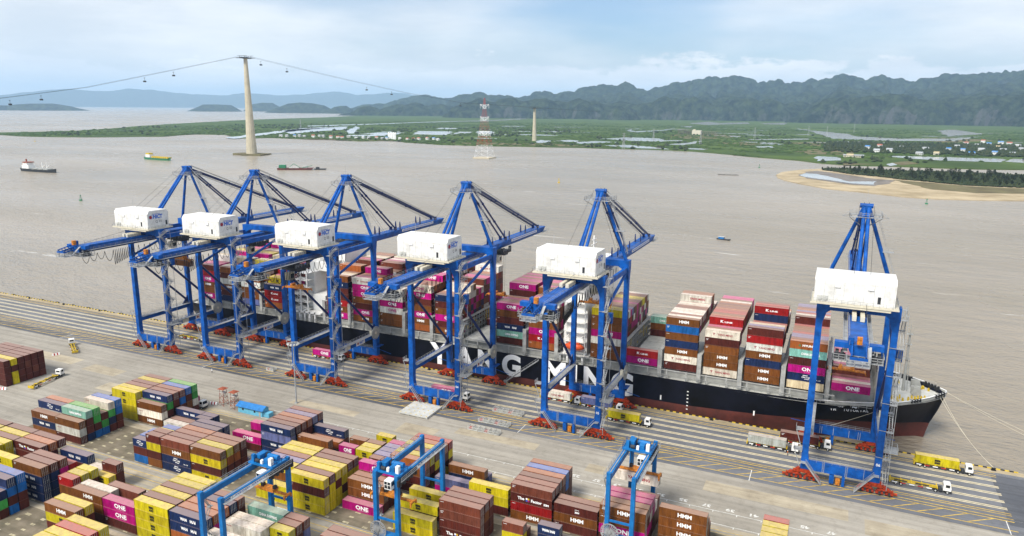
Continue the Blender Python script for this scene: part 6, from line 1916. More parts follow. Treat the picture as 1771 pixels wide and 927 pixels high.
for s in (-1, 1):
    b = MB()
    b.prism([(SY + s * 4, 44.6), (SY + s * 23, 44.6), (SY + s * 22.2, 33.5), (SY + s * 19.5, 33.5), (SY + s * 6, 40.5)], 'x', 38.0, 38.5)
    wb = off(b.build('wing_bracket', WHT, ship))
    b = MB()
    for k in range(3):
        c_ = SY + s * (10 + 4 * k)
        b.prism([(c_ - 0.9, 40.2 - k), (c_ + 0.9, 40.2 - k), (c_ + 1.3, 43.2), (c_ - 0.3, 43.2)], 'x', 38.5, 38.56)
    b.build('bracket_opening', M['galv'], wb)
b = MB()
b.box(32, 36, 56, 63, 49.2, 51.0)
b.bar((34, 59.5, 51), (34, 59.5, 60), 0.5)
b.bar((34, 56, 56.5), (34, 63, 56.5), 0.25)
b.bar((34, 57, 58.5), (34, 62, 58.5), 0.2)
off(b.build('radar_mast', WHT, ship))
b = MB()
n = 9
b.ball((0, 0, 0), 1.0, 1, 10, 8)
for i, v in enumerate(b.v):
    b.v[i] = (34.2 + v[0] * 4.3, 37.6 + v[1] * 1.5, 18.4 + v[2] * 1.55)
b.box(32.0, 36.4, 37.0, 38.2, 19.4, 20.2)
lbt = off(b.build('lifeboat', M['lifeboat'], ship, True))
b = MB()
for x in (31.2, 37.2):
    b.bar((x, 39.9, 15.0), (x, 39.4, 22.4), 0.4)
    b.bar((x, 39.4, 22.4), (x, 37.2, 22.4), 0.4)
off(b.build('davit', WHT, ship))
text = None
# engine casing and funnel island
b = MB()
b.box(-104.5, -98.5, 43.0, 76, 12.0, 34.5)
b.box(-98.5, -91.0, 40.5, 79, 12.0, 24.0)
b.box(-104.0, -92.5, 46, 74, 34.5, 38.5)
b.box(-103.5, -99, 47.5, 57, 38.5, 42.5)
cs = off(b.build('engine_casing', WHT, ship))
b = MB()
b.prism([(-98.6, 24.0), (-90.6, 24.0), (-90.6, 45.5), (-97.4, 47.0), (-98.6, 46.0)], 'y', 56.0, 73.5)
fn = off(b.build('funnel', WHT, ship))
b = MB()
b.box(-97.6, -91.4, 57.0, 72.5, 46.0, 47.6)
for y in (60, 64, 68):
    b.tube((-94.5, y, 47), (-94.5, y, 49.5), 0.9, 10)
off(b.build('funnel_top', M['dark'], ship))
b = MB()
for z in (17.0, 20.5, 24.0, 27.5, 31.0, 34.5):
    b.box(-107.5, -98.6, 37.2, 43.0, z, z + 0.16)
    b.rail((-107.4, 37.3, z + 0.16), (-98.7, 37.3, z + 0.16), 1.1, 1.4, 0.09)
    b.rail((-107.4, 37.3, z + 0.16), (-107.4, 43.0, z + 0.16), 1.1, 1.4, 0.09)
    b.bar((-106.8, 38.2, z), (-100, 38.2, z - 3.4), 0.6, 0.12)
for x in (-107.3, -103, -98.9):
    for y in (37.4, 42.8):
        b.box(x - 0.22, x + 0.22, y - 0.22, y + 0.22, 11.2, 35.6)
for x in (-106.5, -103.5, -100.5, -97.5, -94.5):
    b.box(x - 0.4, x + 0.4, 36.4, 37.1, 11.2, 17.0)
b.box(-108, -91, 36.4, 40, 15.6, 16.4)
off(b.build('side_gallery', WHT, ship))
# forecastle: breakwater, mast, winches, yellow fittings
b = MB()
b.prism([(43.0, 12.6), (76.6, 12.6), (76.6, 19.0), (59.8, 21.0), (43.0, 19.0)], 'x', 143.6, 144.1)
for y in np.arange(44, 77, 4):
    b.prism([(143.6, 12.6), (141.6, 12.6), (143.6, 18.4)], 'y', y - 0.1, y + 0.1)
off(b.build('breakwater', M['lgrey'], ship))
b = MB()
for s in (-1, 1):
    b.box(142.6, 143.6, SY + s * 17.4 - 0.8, SY + s * 17.4 + 0.8, 12.6, 24.5)
    b.box(127.2, 128.2, SY + s * 18.2 - 0.8, SY + s * 18.2 + 0.8, 12.0, 24.0)
off(b.build('cell_guide_post', M['lgrey'], ship))
b = MB()
b.tube((152.6, 59.8, 12.6), (152.6, 59.8, 34.0), 0.55, 10, 0.35)
b.tube((153.8, 59.8, 12.6), (153.4, 59.8, 24.0), 0.16, 6)
for z, w in ((24.5, 1.6), (30.0, 1.8), (33.8, 2.2)):
    b.box(152.6 - 1.0, 152.6 + 1.0, 59.8 - w / 2, 59.8 + w / 2, z, z + 0.12)
    b.rail((152.0, 59.8 - w / 2, z + 0.1), (153.4, 59.8 - w / 2, z + 0.1), 1.0, 0.7, 0.07)
b.bar((152.6, 59.8, 34), (152.6, 59.8, 37.5), 0.15)
b.bar((151.6, 59.8, 36.2), (153.8, 59.8, 36.2), 0.15)
off(b.build('foremast', M['grey'], ship))
for x, y in ((148.0, 52.5), (148.0, 57.0), (148.5, 66.0), (156.5, 56.2), (157.0, 63.5)):
    b = MB()
    b.tube((x, y - 1.5, 14.2), (x, y + 1.5, 14.2), 0.95, 12)
    for yy in (y - 1.6, y - 0.4, y + 1.5):
        b.tube((x, yy, 14.2), (x, yy + 0.15, 14.2), 1.45, 14)
    b.box(x - 1.6, x + 1.2, y + 1.7, y + 3.0, 12.6, 15.2)
    b.box(x - 1.6, x + 1.6, y - 1.8, y + 3.0, 12.6, 12.9)
    off(b.build('mooring_winch', M['grey'], ship))
b = MB()
rnd = random.Random(8)
for k in range(26):
    x = rnd.uniform(145, 162)
    hw = hb(x)[0] - 2.0
    y = SY + rnd.choice((-1, -1, 1)) * rnd.uniform(hw * 0.5, hw * 0.92)
    for dy in (-0.5, 0.5):
        b.tube((x, y + dy, 12.6), (x, y + dy, 13.4), 0.28, 8)
    b.box(x - 0.35, x + 0.35, y - 0.8, y + 0.8, 12.6, 12.75)
off(b.build('deck_bitt', M['yellow'], ship))
# the name along the side, one mesh per letter
for ch, xa, xb in (('Y', -31.4, -21.8), ('A', -19.2, -9.6), ('N', -7.9, 0.6), ('G', 3.4, 11.9), ('M', 22.5, 31.6), ('I', 34.6, 36.4), ('N', 39.2, 47.6), ('G', 50.6, 59.3)):
    text_obj('hull_letter', ch, M['t_white'], ship, ((xa + xb) / 2, 35.56 - SY, 6.9 - WATER_Z), FRONT, bold=0.042, w=xb - xa, h=9.6, res=8)
# bow name follows the flare
def on_hull(x, z):
    xs = [q[0] for q in ST]
    return SY - float(np.interp(x, xs, [q[2] + (q[1] - q[2]) * (z - ZM) / (q[5] - ZM) for q in ST]))
nx = 129.5
for s_, z, h in (('YM  TUTORIAL', 9.2, 0.95),):
    for ch in s_:
        if ch != ' ':
            text_obj('name_letter', ch, M['t_white'], ship, (nx, on_hull(nx, z) - 0.12 - SY, z - WATER_Z), (math.pi / 2 - 0.35, 0, 0.26), bold=0.02, h=h)
        nx += 1.05
for k, x in enumerate((132.3, 136.8)):
    text_obj('name_letter', '明' if k == 0 else '~', M['t_white'], ship, (x, on_hull(x, 10.8) - 0.15 - SY, 10.8 - WATER_Z), (math.pi / 2 - 0.35, 0, 0.26), bold=0.02, w=1.7, h=0.8)
b = MB()
for x in (70.0, 104.0):
    y = 35.56
    b.box(x, x + 0.5, y - 0.04, y, 3.2, 5.0)
for k in range(6):
    b.box(80.0, 80.6, 35.52, 35.56, 1.0 + 1.4 * k, 1.35 + 1.4 * k)
dm = off(b.build('draught_mark', M['t_white'], ship))
# gangway, mooring lines
b = MB()
p0, p1 = Vector((6.7, 33.3, 0.9)), Vector((19.9, 35.0, 11.2))
for s in (-0.45, 0.45):
    b.bar(p0 + Vector((0, s, 0)), p1 + Vector((0, s, 0)), 0.12, 0.4)
    b.bar(p0 + Vector((0, s, 1.1)), p1 + Vector((0, s, 1.1)), 0.07)
    for k in range(12):
        a = p0.lerp(p1, k / 11) + Vector((0, s, 0))
        b.bar(a, a + Vector((0, 0, 1.1)), 0.07)
for k in range(34):
    a = p0.lerp(p1, (k + 0.5) / 34)
    b.box(a.x - 0.15, a.x + 0.15, a.y - 0.45, a.y + 0.45, a.z, a.z + 0.05)
b.box(5.4, 7.0, 32.6, 34.0, 0.1, 0.9)
gw = b.build('gangway', M['galv'], None)
tag(gw, 'grey aluminium gangway slanting from the quay up to the ship deck', 'gangway')
def rope(pts_a, pts_b, sag, name, label):
    b = MB()
    a, c = Vector(pts_a), Vector(pts_b)
    P = []
    for i in range(15):
        t = i / 14
        q = a.lerp(c, t)
        q.z -= sag * 4 * t * (1 - t)
        P.append(q)
    b.path(P, 0.065, 5)
    tag(b.build(name, M['rope'], None), label, 'rope', 'mooring lines')
rope((163.5, 56.2, 13.9), (178, 32.3, 0.7), 1.6, 'mooring_line', 'pale mooring line from the bow tip down to the right end bollard, nearer of two')
rope((164.5, 57.2, 13.9), (178.3, 32.3, 0.7), 2.4, 'mooring_line', 'pale mooring line from the bow tip down to the right end bollard, slacker one')
rope((150.2, 43.6, 13.2), (119.5, 32.4, 0.7), 0.8, 'mooring_line', 'pale mooring line running aft from the forecastle past the rightmost crane')
rope((166.0, 60.0, 14.2), (232, 33.0, 0.7), 2.2, 'mooring_line', 'long pale mooring line running from the bow out of the right edge, upper one')
rope((165.8, 61.0, 14.2), (231, 33.0, 0.7), 3.6, 'mooring_line', 'long pale mooring line running from the bow out of the right edge, lower one')
# ================================================================ rubber-tyred gantries
def rtg(x, y0, y1, trol_y, spread_z, label, zt=20.8, cab=True, up=True):
    """two portal frames along Y, trolley across; x is the left frame"""
    root = empty('yard_gantry', (x + 3.25, (y0 + y1) / 2, 0))
    tag(root, label, 'gantry crane', 'rubber-tyred gantry cranes in the yard')
    ox, oy = x + 3.25, (y0 + y1) / 2
    def put(b, n, m, p=None):
        b.v = [(v[0] - ox, v[1] - oy, v[2]) for v in b.v] if p is None or p is root else b.v
        return b.build(n, m, p or root)
    B = M['rtgblue']
    X = (x, x + 6.5)
    for k, xx in enumerate(X):
        for y in (y0, y1):
            b = MB()
            b.frustum((xx - 0.55, xx + 0.55, y - 0.6, y + 0.6, 2.0), (xx - 0.5, xx + 0.5, y - 0.5, y + 0.5, zt + 0.6))
            put(b, 'leg', B)
        b = MB()
        b.box(xx - 0.55, xx + 0.55, y0 + 0.45, y1 - 0.45, zt - 1.5, zt)
        g = put(b, 'girder', B)
        b = MB()
        b.box(xx - 0.12, xx + 0.12, y0, y1, zt + 0.002, zt + 0.14)
        b.box(xx + (0.6 if k else -1.4), xx + (1.4 if k else -0.6), y0, y1, zt - 0.9, zt - 0.8)
        b.rail((xx + (1.4 if k else -1.4), y0, zt - 0.8), (xx + (1.4 if k else -1.4), y1, zt - 0.8), 1.1, 2.2, 0.07)
        put(b, 'walkway', M['galv'])
    for y in (y0, y1):
        b = MB()
        b.box(x - 1.6, x + 8.1, y - 0.45, y + 0.45, 1.3, 2.2)
        put(b, 'sill_beam', B)
        b = MB()
        b.box(x, x + 6.5, y - 0.22, y + 0.22, 8.0, 8.5)
        put(b, 'tie_beam', B)
        for xx in (x - 0.9, x + 7.4):
            b = MB()
            for dx in (-0.85, 0.85):
                b.tube((xx + dx, y - 0.3, 0.75), (xx + dx, y + 0.3, 0.75), 0.74, 14)
            put(b, 'wheel', M['black'])
    # trolley
    b = MB()
    b.box(x - 0.8, x + 7.3, trol_y - 2.6, trol_y + 2.6, zt + 0.2, zt + 0.7)
    b.box(x + 0.6, x + 2.2, trol_y - 1.4, trol_y + 1.6, zt + 0.7, zt + 2.4)
    b.box(x + 3.6, x + 5.0, trol_y - 1.8, trol_y + 0.6, zt + 0.7, zt + 1.9)
    b.tube((x + 2.6, trol_y + 1.2, zt + 1.4), (x + 6.0, trol_y + 1.2, zt + 1.4), 0.7, 12)
    b.box(x + 0.2, x + 1.0, trol_y - 2.4, trol_y - 1.6, zt + 0.7, zt + 2.8)
    tr = put(b, 'trolley', B)
    b = MB()
    b.tube((x + 2.4, trol_y + 1.2, zt + 1.4), (x + 2.6, trol_y + 1.2, zt + 1.4), 0.95, 12)
    b.tube((x + 1.4, trol_y - 2.0, zt + 1.3), (x + 2.6, trol_y - 2.0, zt + 1.3), 0.5, 10)
    put(b, 'hoist_motor', M['dark'])
    b = MB()
    b.box(x + 5.6, x + 6.5, trol_y - 2.2, trol_y - 1.2, zt + 0.7, zt + 2.6)
    put(b, 'white_cabinet', M['white'])
    b = MB()
    b.box(x + 3.0, x + 3.7, trol_y - 2.3, trol_y - 1.5, zt + 0.7, zt + 1.7)
    put(b, 'white_cabinet', M['white'])
    b = MB()
    for xx in (x - 0.75, x + 7.25):
        b.rail((xx, trol_y - 2.6, zt + 0.7), (xx, trol_y + 2.6, zt + 0.7), 1.1, 1.3, 0.07)
    b.bar((x + 3, trol_y, zt + 0.7), (x + 3, trol_y, zt + 5.0), 0.07)
    put(b, 'handrail', M['dblue'])
    b = MB()
    for k in range(10):
        b.box(x + 6.9 + 0.3, x + 7.6, trol_y - 4 + 0.9 * k, trol_y - 3.3 + 0.9 * k, zt - 1.8 - 0.5 * (k % 2), zt - 0.2)
    put(b, 'cable_chain', M['dark'])
    # cab
    b = MB()
    cy = trol_y - 3.8
    b.prism([(cy - 1.0, zt - 2.6), (cy + 1.0, zt - 2.6), (cy + 1.0, zt - 0.2), (cy - 1.0, zt - 0.2), (cy - 1.2, zt - 1.0)], 'x', x + 4.0, x + 6.0)
    c = put(b, 'operator_cab', M['white'])
    b = MB()
    for xx in (x + 4.15, x + 5.1):
        b.box(xx, xx + 0.75, cy - 1.22, cy - 1.16, zt - 1.1, zt - 0.4)
        b.box(xx, xx + 0.75, cy - 1.16, cy - 1.06, zt - 2.2, zt - 1.3)
    b.box(x + 6.0, x + 6.03, cy - 0.8, cy + 0.8, zt - 1.6, zt - 0.5)
    put(b, 'cab_window', M['glass'])
    # spreader
    b = MB()
    z = spread_z
    mx = x + 3.25
    for s in (-1, 1):
        b.box(mx + s * 6.0 - 0.25, mx + s * 6.0 + 0.25, trol_y - 1.25, trol_y + 1.25, z, z + 0.5)
        b.box(mx + s * 6.1 - 0.2, mx + s * 6.1 + 0.2, trol_y - 1.4, trol_y - 1.1, z - 0.7, z + 0.3)
        b.box(mx + s * 6.1 - 0.2, mx + s * 6.1 + 0.2, trol_y + 1.1, trol_y + 1.4, z - 0.7, z + 0.3)
    b.box(mx - 6.0, mx + 6.0, trol_y - 0.35, trol_y + 0.35, z + 0.1, z + 0.6)
    b.box(mx - 2.2, mx + 2.2, trol_y - 1.1, trol_y + 1.1, z + 0.5, z + 1.2)
    put(b, 'spreader', M['spreader'])
    b = MB()
    for xx in (mx - 2, mx + 2):
        b.box(xx - 0.4, xx + 0.4, trol_y - 0.5, trol_y + 0.5, z + 1.2, z + 2.0)
        for dy in (-0.4, 0.4):
            b.tube((xx, trol_y + dy, z + 2.0), (xx, trol_y + dy, zt + 0.3), 0.05, 4)
    put(b, 'hoist_rope', M['dark'])
    # cable reel, power unit
    b = MB()
    cx, cyy, cz = x + 1.0, y0 - 0.9, 5.4
    for i in range(24):
        a = 2 * math.pi * i / 24
        a2 = 2 * math.pi * (i + 1) / 24
        b.bar((cx, cyy, cz), (cx + 2.3 * math.cos(a), cyy, cz + 2.3 * math.sin(a)), 0.09, 0.2)
        b.bar((cx + 2.3 * math.cos(a), cyy, cz + 2.3 * math.sin(a)), (cx + 2.3 * math.cos(a2), cyy, cz + 2.3 * math.sin(a2)), 0.12, 0.3)
    b.tube((cx, cyy - 0.2, cz), (cx, cyy + 0.3, cz), 0.5, 12)
    put(b, 'cable_reel', M['galv'])
    b = MB()
    b.box(x + 1.2, x + 5.6, y0 - 0.9, y0 + 0.9, 2.25, 4.4)
    put(b, 'power_unit', B)
    b = MB()
    b.box(x + 1.2, x + 5.4, y1 - 0.8, y1 + 0.8, 2.25, 4.6)
    put(b, 'electrical_house', M['white'])
    # stairs on the left near leg
    b = MB()
    z = 2.4
    k = 0
    while z < zt - 3:
        ya, yb = (y0 + 0.9, y0 + 3.4) if k % 2 == 0 else (y0 + 3.4, y0 + 0.9)
        for xx in (x - 1.5, x - 0.75):
            b.bar((xx, ya, z), (xx, yb, z + 4.2), 0.1, 0.2)
            b.bar((xx, ya, z + 1), (xx, yb, z + 5.2), 0.07)
        b.box(x - 1.6, x - 0.6, yb - 0.6, yb + 0.6, z + 4.15, z + 4.25)
        z += 4.2
        k += 1
    put(b, 'stair', M['galv'])
    # lettered white panel on the right girder
    b = MB()
    b.box(x + 7.06, x + 7.08, y0 + 2.5, y1 - 2.5, zt - 1.3, zt - 0.25)
    put(b, 'name_strip', M['white'] if not up else B)
    b = MB()
    rr_ = random.Random(int(x))
    yy = y0 + 4.0
    while yy < y1 - 4.0:
        w_ = rr_.uniform(0.3, 0.6)
        if rr_.random() < 0.85:
            b.box(x + 7.085, x + 7.095, yy, yy + w_, zt - 1.05, zt - 0.5)
        yy += w_ + 0.22
    put(b, 'strip_print', M['t_blue'] if not up else M['t_white'])
    return root
rtg(-7.6, -111.0, -88.2, -92.0, 12.2, 'blue yard gantry crane at left with empty orange spreader beside mint green container', 20.3, up=False)
rtg(24.4, -84.9, -62.2, -82.0, 13.0, 'blue yard gantry crane in the middle with white cab near its front legs', 20.6)
rtg(78.6, -60.9, -38.2, -43.6, 14.1, 'blue yard gantry crane at right lifting a white container', 20.9)
o = place_container('w', 78.6 + 3.25 - 6.1, -43.6 - 1.22, 11.4, 40, 'y', 'white container hanging under the spreader of the right yard gantry crane', 'containers in the air', random.Random(5), force='ymt')
o = place_container('b', CRX[0] - 6.1, 18.3 - 1.22, 36.7, 40, 'y', 'brown container hanging under the leftmost quay crane', 'containers in the air', random.Random(6), mark=False)

# ================================================================ terminal trucks
def truck(x, y, rz, label, box=None, trailer=True, cabcol='white'):
    """tractor faces +X in local space; origin under the middle of the rig"""
    root = empty('terminal_truck', (x, y, 0.02), rz)
    tag(root, label, 'truck', 'terminal trucks')
    b = MB()
    b.prism([(5.9, 1.0), (8.0, 1.0), (8.05, 1.9), (7.75, 3.15), (6.1, 3.15), (5.9, 2.9)], 'y', -1.15, 1.15)
    cabo = b.build('cab', M['white'], root)
    b = MB()
    b.prism([(8.075, 2.02), (7.81, 3.0), (7.80, 3.0), (8.04, 2.02)], 'y', -1.0, 1.0)
    for s in (-1.16, 1.16):
        b.box(6.5, 7.6, s - 0.01, s + 0.01, 2.05, 2.9)
    b.box(5.88, 5.9, -0.8, 0.8, 2.1, 2.8)
    b.build('window', M['glass'], cabo)
    b = MB()
    b.box(2.6, 8.0, -0.5, 0.5, 0.75, 1.05)
    b.box(4.9, 5.7, -1.1, 1.1, 0.6, 1.3)
    b.box(7.9, 8.2, -1.2, 1.2, 0.5, 0.95)
    b.build('tractor_frame', M['dark'], root)
    def wheels(xs, nm):
        for wx in xs:
            for s in (-1, 1):
                w = MB()
                w.tube((wx, s * 0.65, 0.5), (wx, s * 1.2, 0.5), 0.5, 14)
                wo = w.build(nm, M['black'], root)
                h = MB()
                h.tube((wx, s * 1.2, 0.5), (wx, s * 1.22, 0.5), 0.24, 10)
                h.build('hub', M['lgrey'], wo)
    wheels((7.1, 4.0), 'wheel')
    if trailer:
        b = MB()
        for s in (-0.55, 0.55):
            b.box(-8.2, 4.6, s - 0.12, s + 0.12, 1.05, 1.4)
        for xx in (-8.1, -5.2, -2.4, 0.4, 4.4):
            b.box(xx - 0.15, xx + 0.15, -1.2, 1.2, 1.15, 1.45)
        b.box(-8.4, -8.1, -1.25, 1.25, 0.6, 1.5)
        for xx in (-8.0, 4.3):
            for s in (-1, 1):
                b.bar((xx, s * 1.2, 1.4), (xx, s * 1.42, 1.75), 0.18)
        b.build('trailer_frame', M['yellow'], root)
        b = MB()
        b2 = MB()
        for k in range(5):
            for s in (-1.22, 1.22):
                (b if k % 2 else b2).box(-7.6 + 2.3 * k, -6.2 + 2.3 * k, s - 0.03, s + 0.03, 0.75, 1.05)
        b.build('side_panel', M['red'], root)
        b2.build('side_panel', M['t_white'], root)
        b = MB()
        if not box:
            b.box(-7.2, -3.6, -1.0, -0.7, 1.42, 1.62)
            b.box(-1.4, 2.2, -1.0, -0.7, 1.42, 1.62)
            b.build('twistlock_rack', M['dark'], root)
        wheels((-6.6, -5.2), 'wheel')
    if box:
        code, kind, short, who = box
        c, s = math.cos(rz), math.sin(rz)
        lx, ly = -8.1, -1.22
        cb = place_container(code, x + c * lx - s * ly, y + s * lx + c * ly, 1.48, 40, 'y', who, 'containers on trucks', random.Random(int(x)), force=kind)
        cb.rotation_euler = (0, 0, rz)
    return root
truck(63.2, 16.6, 0, 'white cab terminal truck carrying a yellow container under second crane from right', ('y', 'msc', 0, 'yellow container on the truck under the second crane from right'))
truck(50.5, 24.4, 0, 'terminal truck carrying a slate blue container behind the yellow one', ('l', 'tick', 0, 'slate blue container on a truck behind the yellow one, beside ship hull'))
truck(34.0, 24.4, 0, 'terminal truck carrying a white container half hidden by second crane from right', ('w', 'ym', 0, 'white container on a truck between the legs of second crane from right'))
truck(112.6, 17.8, 0, 'terminal truck carrying a pale grey container left of the rightmost crane', ('e', 'tick', 0, 'pale grey container on a truck left of the rightmost crane'))
truck(122.4, 24.8, 0, 'terminal truck carrying a brown container behind the rightmost crane leg', ('m', 'tick', 0, 'brown container on a truck behind the leg of the rightmost crane'))
truck(163.3, 25.8, 0, 'terminal truck carrying a yellow container at the right end of quay', ('y', 'msc', 0, 'yellow container on the truck at the right end of the quay'))
truck(155.6, 9.8, 0, 'terminal truck with empty yellow skeletal trailer right of the rightmost crane')
truck(-6.5, 9.4, 0, 'terminal truck carrying a magenta container under the third crane from right', ('M', 'one', 0, 'magenta container on a truck under the third crane from right'))
truck(-77.5, 24.4, 0, 'terminal truck carrying a magenta container under the third crane from left', ('M', 'one', 0, 'magenta container on a truck under the third crane from left'))
truck(-153.5, 18.0, 0, 'empty yellow skeletal trailer and truck between the two leftmost cranes')
truck(-192.5, -16.0, math.radians(150), 'white cab terminal truck with yellow trailer driving along the open yard road, farther one')
truck(-162.8, -48.0, math.radians(105), 'white cab terminal truck with yellow trailer turning beside the maroon stack')
truck(-92.0, -39.9, 0, 'terminal truck carrying a magenta container behind the yellow stack', ('M', 'one', 0, 'magenta container on a truck behind the multicoloured stack'))

# ================================================================ small things on the apron and in the yard
def cage(x, y, label, n=6):
    root = empty('lashing_bin_row', (x, y, 0.03))
    tag(root, label, 'lashing bin', 'lashing bin racks')
    for k in range(n):
        b = MB()
        x0 = 2.05 * k
        b.box(x0, x0 + 1.9, -1.2, 1.2, 0.08, 0.2)
        for xx in (x0 + 0.05, x0 + 1.85):
            for yy in (-1.15, 1.15):
                b.bar((xx, yy, 0.1), (xx, yy, 1.25), 0.12)
        for z in (0.5, 0.9, 1.25):
            for yy in (-1.15, 1.15):
                b.bar((x0, yy, z), (x0 + 1.9, yy, z), 0.09)
            for xx in (x0 + 0.05, x0 + 1.85):
                b.bar((xx, -1.15, z), (xx, 1.15, z), 0.09)
        o = b.build('bin', M['lgrey'], root)
        h = MB()
        rnd = random.Random(k)
        for j in range(4):
            h.box(x0 + 0.2 + 0.4 * j, x0 + 0.5 + 0.4 * j, rnd.uniform(-1, -0.3), rnd.uniform(0.2, 1.0), 0.2, rnd.uniform(0.4, 1.0))
        h.build('twistlock_pile', M['grey'] if k % 3 else M['red'], o)
cage(14.0, 5.6, 'grey lashing bin rack with a red bin between two cranes, beside the lane lines')
cage(13.4, -4.9, 'grey lashing bin rack on the apron, middle of the three rows')
cage(13.0, -6.8 - 5.6, 'grey lashing bin rack on the apron, row nearest the yard', 6)
cage(48.0, 1.9, 'grey lashing bin rack right of the bogie of the second crane from right', 5)
cage(-63.5, 2.2, 'grey lashing bin rack by the third crane from left', 4)
cage(-92.5, 2.2, 'grey lashing bin rack left of the third crane from left', 2)
root = empty('hatch_cover_panel', (-10.2, -7.0, 0.02))
tag(root, 'pale grey ship hatch cover panel lying on the apron', 'hatch cover')
b = MB()
b.box(-6.1, 6.1, -5.6, 5.6, 0.35, 0.9)
for xx in (-5.8, -2, 2, 5.8):
    b.box(xx - 0.25, xx + 0.25, -5.4, 5.4, 0, 0.35)
b.build('panel', M['lgrey'], root)
b = MB()
for i in range(6):
    for j in range(5):
        b.box(-5.7 + 2.2 * i, -5.3 + 2.2 * i, -5.2 + 2.5 * j, -4.9 + 2.5 * j, 0.9, 0.99)
b.build('socket', M['yellow'], root)
# lighting mast
root = empty('light_mast', (-57.1, -21.0, 0.0))
tag(root, 'tall grey lighting mast with a ring of floodlights in front of third crane', 'lamp post')
b = MB()
b.tube((0, 0, 0), (0, 0, 24.5), 0.34, 10, 0.18)
b.box(-0.6, 0.6, -0.6, 0.6, 0, 0.25)
b.build('pole', M['galv'], root)
b = MB()
for i in range(16):
    a, a2 = 2 * math.pi * i / 16, 2 * math.pi * (i + 1) / 16
    b.bar((1.5 * math.cos(a), 1.5 * math.sin(a), 24.2), (1.5 * math.cos(a2), 1.5 * math.sin(a2), 24.2), 0.14)
    if i % 4 == 0:
        b.bar((0, 0, 24.2), (1.5 * math.cos(a), 1.5 * math.sin(a), 24.2), 0.12)
ring = b.build('ring', M['galv'], root)
for i in range(10):
    a = 2 * math.pi * i / 10
    b = MB()
    c = Vector((1.75 * math.cos(a), 1.75 * math.sin(a), 23.9))
    b.bar(c, c + Vector((0.5 * math.cos(a), 0.5 * math.sin(a), -0.25)), 0.75, 0.6)
    b.build('floodlight', M['lgrey'], root)
# blue shed
root = empty('blue_shed', (-65.2, -35.0, 0))
tag(root, 'small light blue shed with bright blue pitched roof at the yard edge', 'shed')
M['skyblue'] = mat('sky_blue_wall', (0.13, 0.42, 0.58), 0.6, var=0.1)
M['roofblue'] = mat('blue_roof_sheet', (0.02, 0.17, 0.45), 0.5, var=0.15, scale=1.0)
b = MB()
b.box(-5.8, 5.8, -1.7, 1.7, 0, 2.7)
b.prism([(-1.7, 2.7), (1.7, 2.7), (0, 3.6)], 'x', -5.8, 5.8)
b.box(5.8, 8.4, -1.2, 1.2, 0, 1.6)
wl = b.build('wall', M['skyblue'], root)
b = MB()
for s in (-1, 1):
    b.add([(-6.4, s * 2.3, 2.5), (6.4, s * 2.3, 2.5), (6.4, 0, 3.75), (-6.4, 0, 3.75), (-6.4, s * 2.3, 2.42), (6.4, s * 2.3, 2.42), (6.4, 0, 3.67), (-6.4, 0, 3.67)], [(0, 1, 2, 3), (4, 5, 6, 7), (0, 1, 5, 4), (1, 2, 6, 5), (3, 0, 4, 7)])
rf = b.build('roof', M['roofblue'], root)
for x in (-3.4, 2.2):
    b = MB()
    b.box(x - 0.4, x + 0.4, -1.74, -1.7, 1.1, 2.0)
    b.build('window', M['glass'], root)
b = MB()
b.box(4.2, 5.0, -1.74, -1.7, 0, 2.0)
b.build('door', M['grey'], root)
# two rusty red access towers
M['rusty'] = mat('rusty_red_paint', (0.30, 0.075, 0.035), 0.8, var=0.3, scale=2.0)
for k, (x, y) in enumerate(((-80.6, -34.2), (-74.4, -34.9))):
    root = empty('access_tower', (x, y, 0))
    tag(root, 'small orange-red steel access tower, %s of the pair left of the blue shed' % ('left one', 'right one')[k], 'tower', 'access towers')
    b = MB()
    for sx in (-1, 1):
        for sy in (-1, 1):
            b.bar((sx * 1.2, sy * 1.2, 0), (sx * 0.8, sy * 0.8, 6.6), 0.1)
    for z in (1.5, 3.2, 4.9):
        w = 1.2 - 0.4 * z / 6.6
        for s in (-1, 1):
            b.bar((-w, s * w, z), (w, s * w, z), 0.1)
            b.bar((s * w, -w, z), (s * w, w, z), 0.1)
            b.bar((-w, s * w, z), (w, s * w, z - 1.6), 0.08)
    b.build('frame', M['rusty'], root)
    b = MB()
    b.box(-1.0, 1.0, -1.0, 1.0, 5.0, 5.1)
    b.bar((-1.2, -1.2, 0.1), (0.6, 1.0, 5.0), 0.5, 0.1)
    b.build('stair', M['lgrey'], root)
    b = MB()
    b.frustum((-1.5, 1.5, -1.5, 1.5, 6.6), (-0.6, 0.6, -0.6, 0.6, 7.1))
    b.build('roof', M['rusty'], root)
# red and white barriers
for k, (x, y, rz) in enumerate(((-171.0, -60.5, 0.3), (-84.6, -35.4, 0.2), (-88.4, -36.4, 0.2), (-191.5, -25.0, 1.2))):
    root = empty('road_barrier', (x, y, 0.01), rz)
    tag(root, 'low red and white road barrier, %s' % ('beside the maroon stack at far left', 'by the access towers, right one', 'by the access towers, left one', 'on the open yard road')[k], 'barrier')
    b = MB()
    b.prism([(-0.45, 0), (0.45, 0), (0.15, 0.9), (-0.15, 0.9)], 'x', -1.5, 1.5)
    b.build('block', M['t_white'], root)
    b = MB()
    for xx in (-0.9, 0.3):
        b.prism([(-0.46, 0.0), (0.46, 0.0), (0.16, 0.91), (-0.16, 0.91)], 'x', xx, xx + 0.5)
    b.build('stripe', M['red'], root)
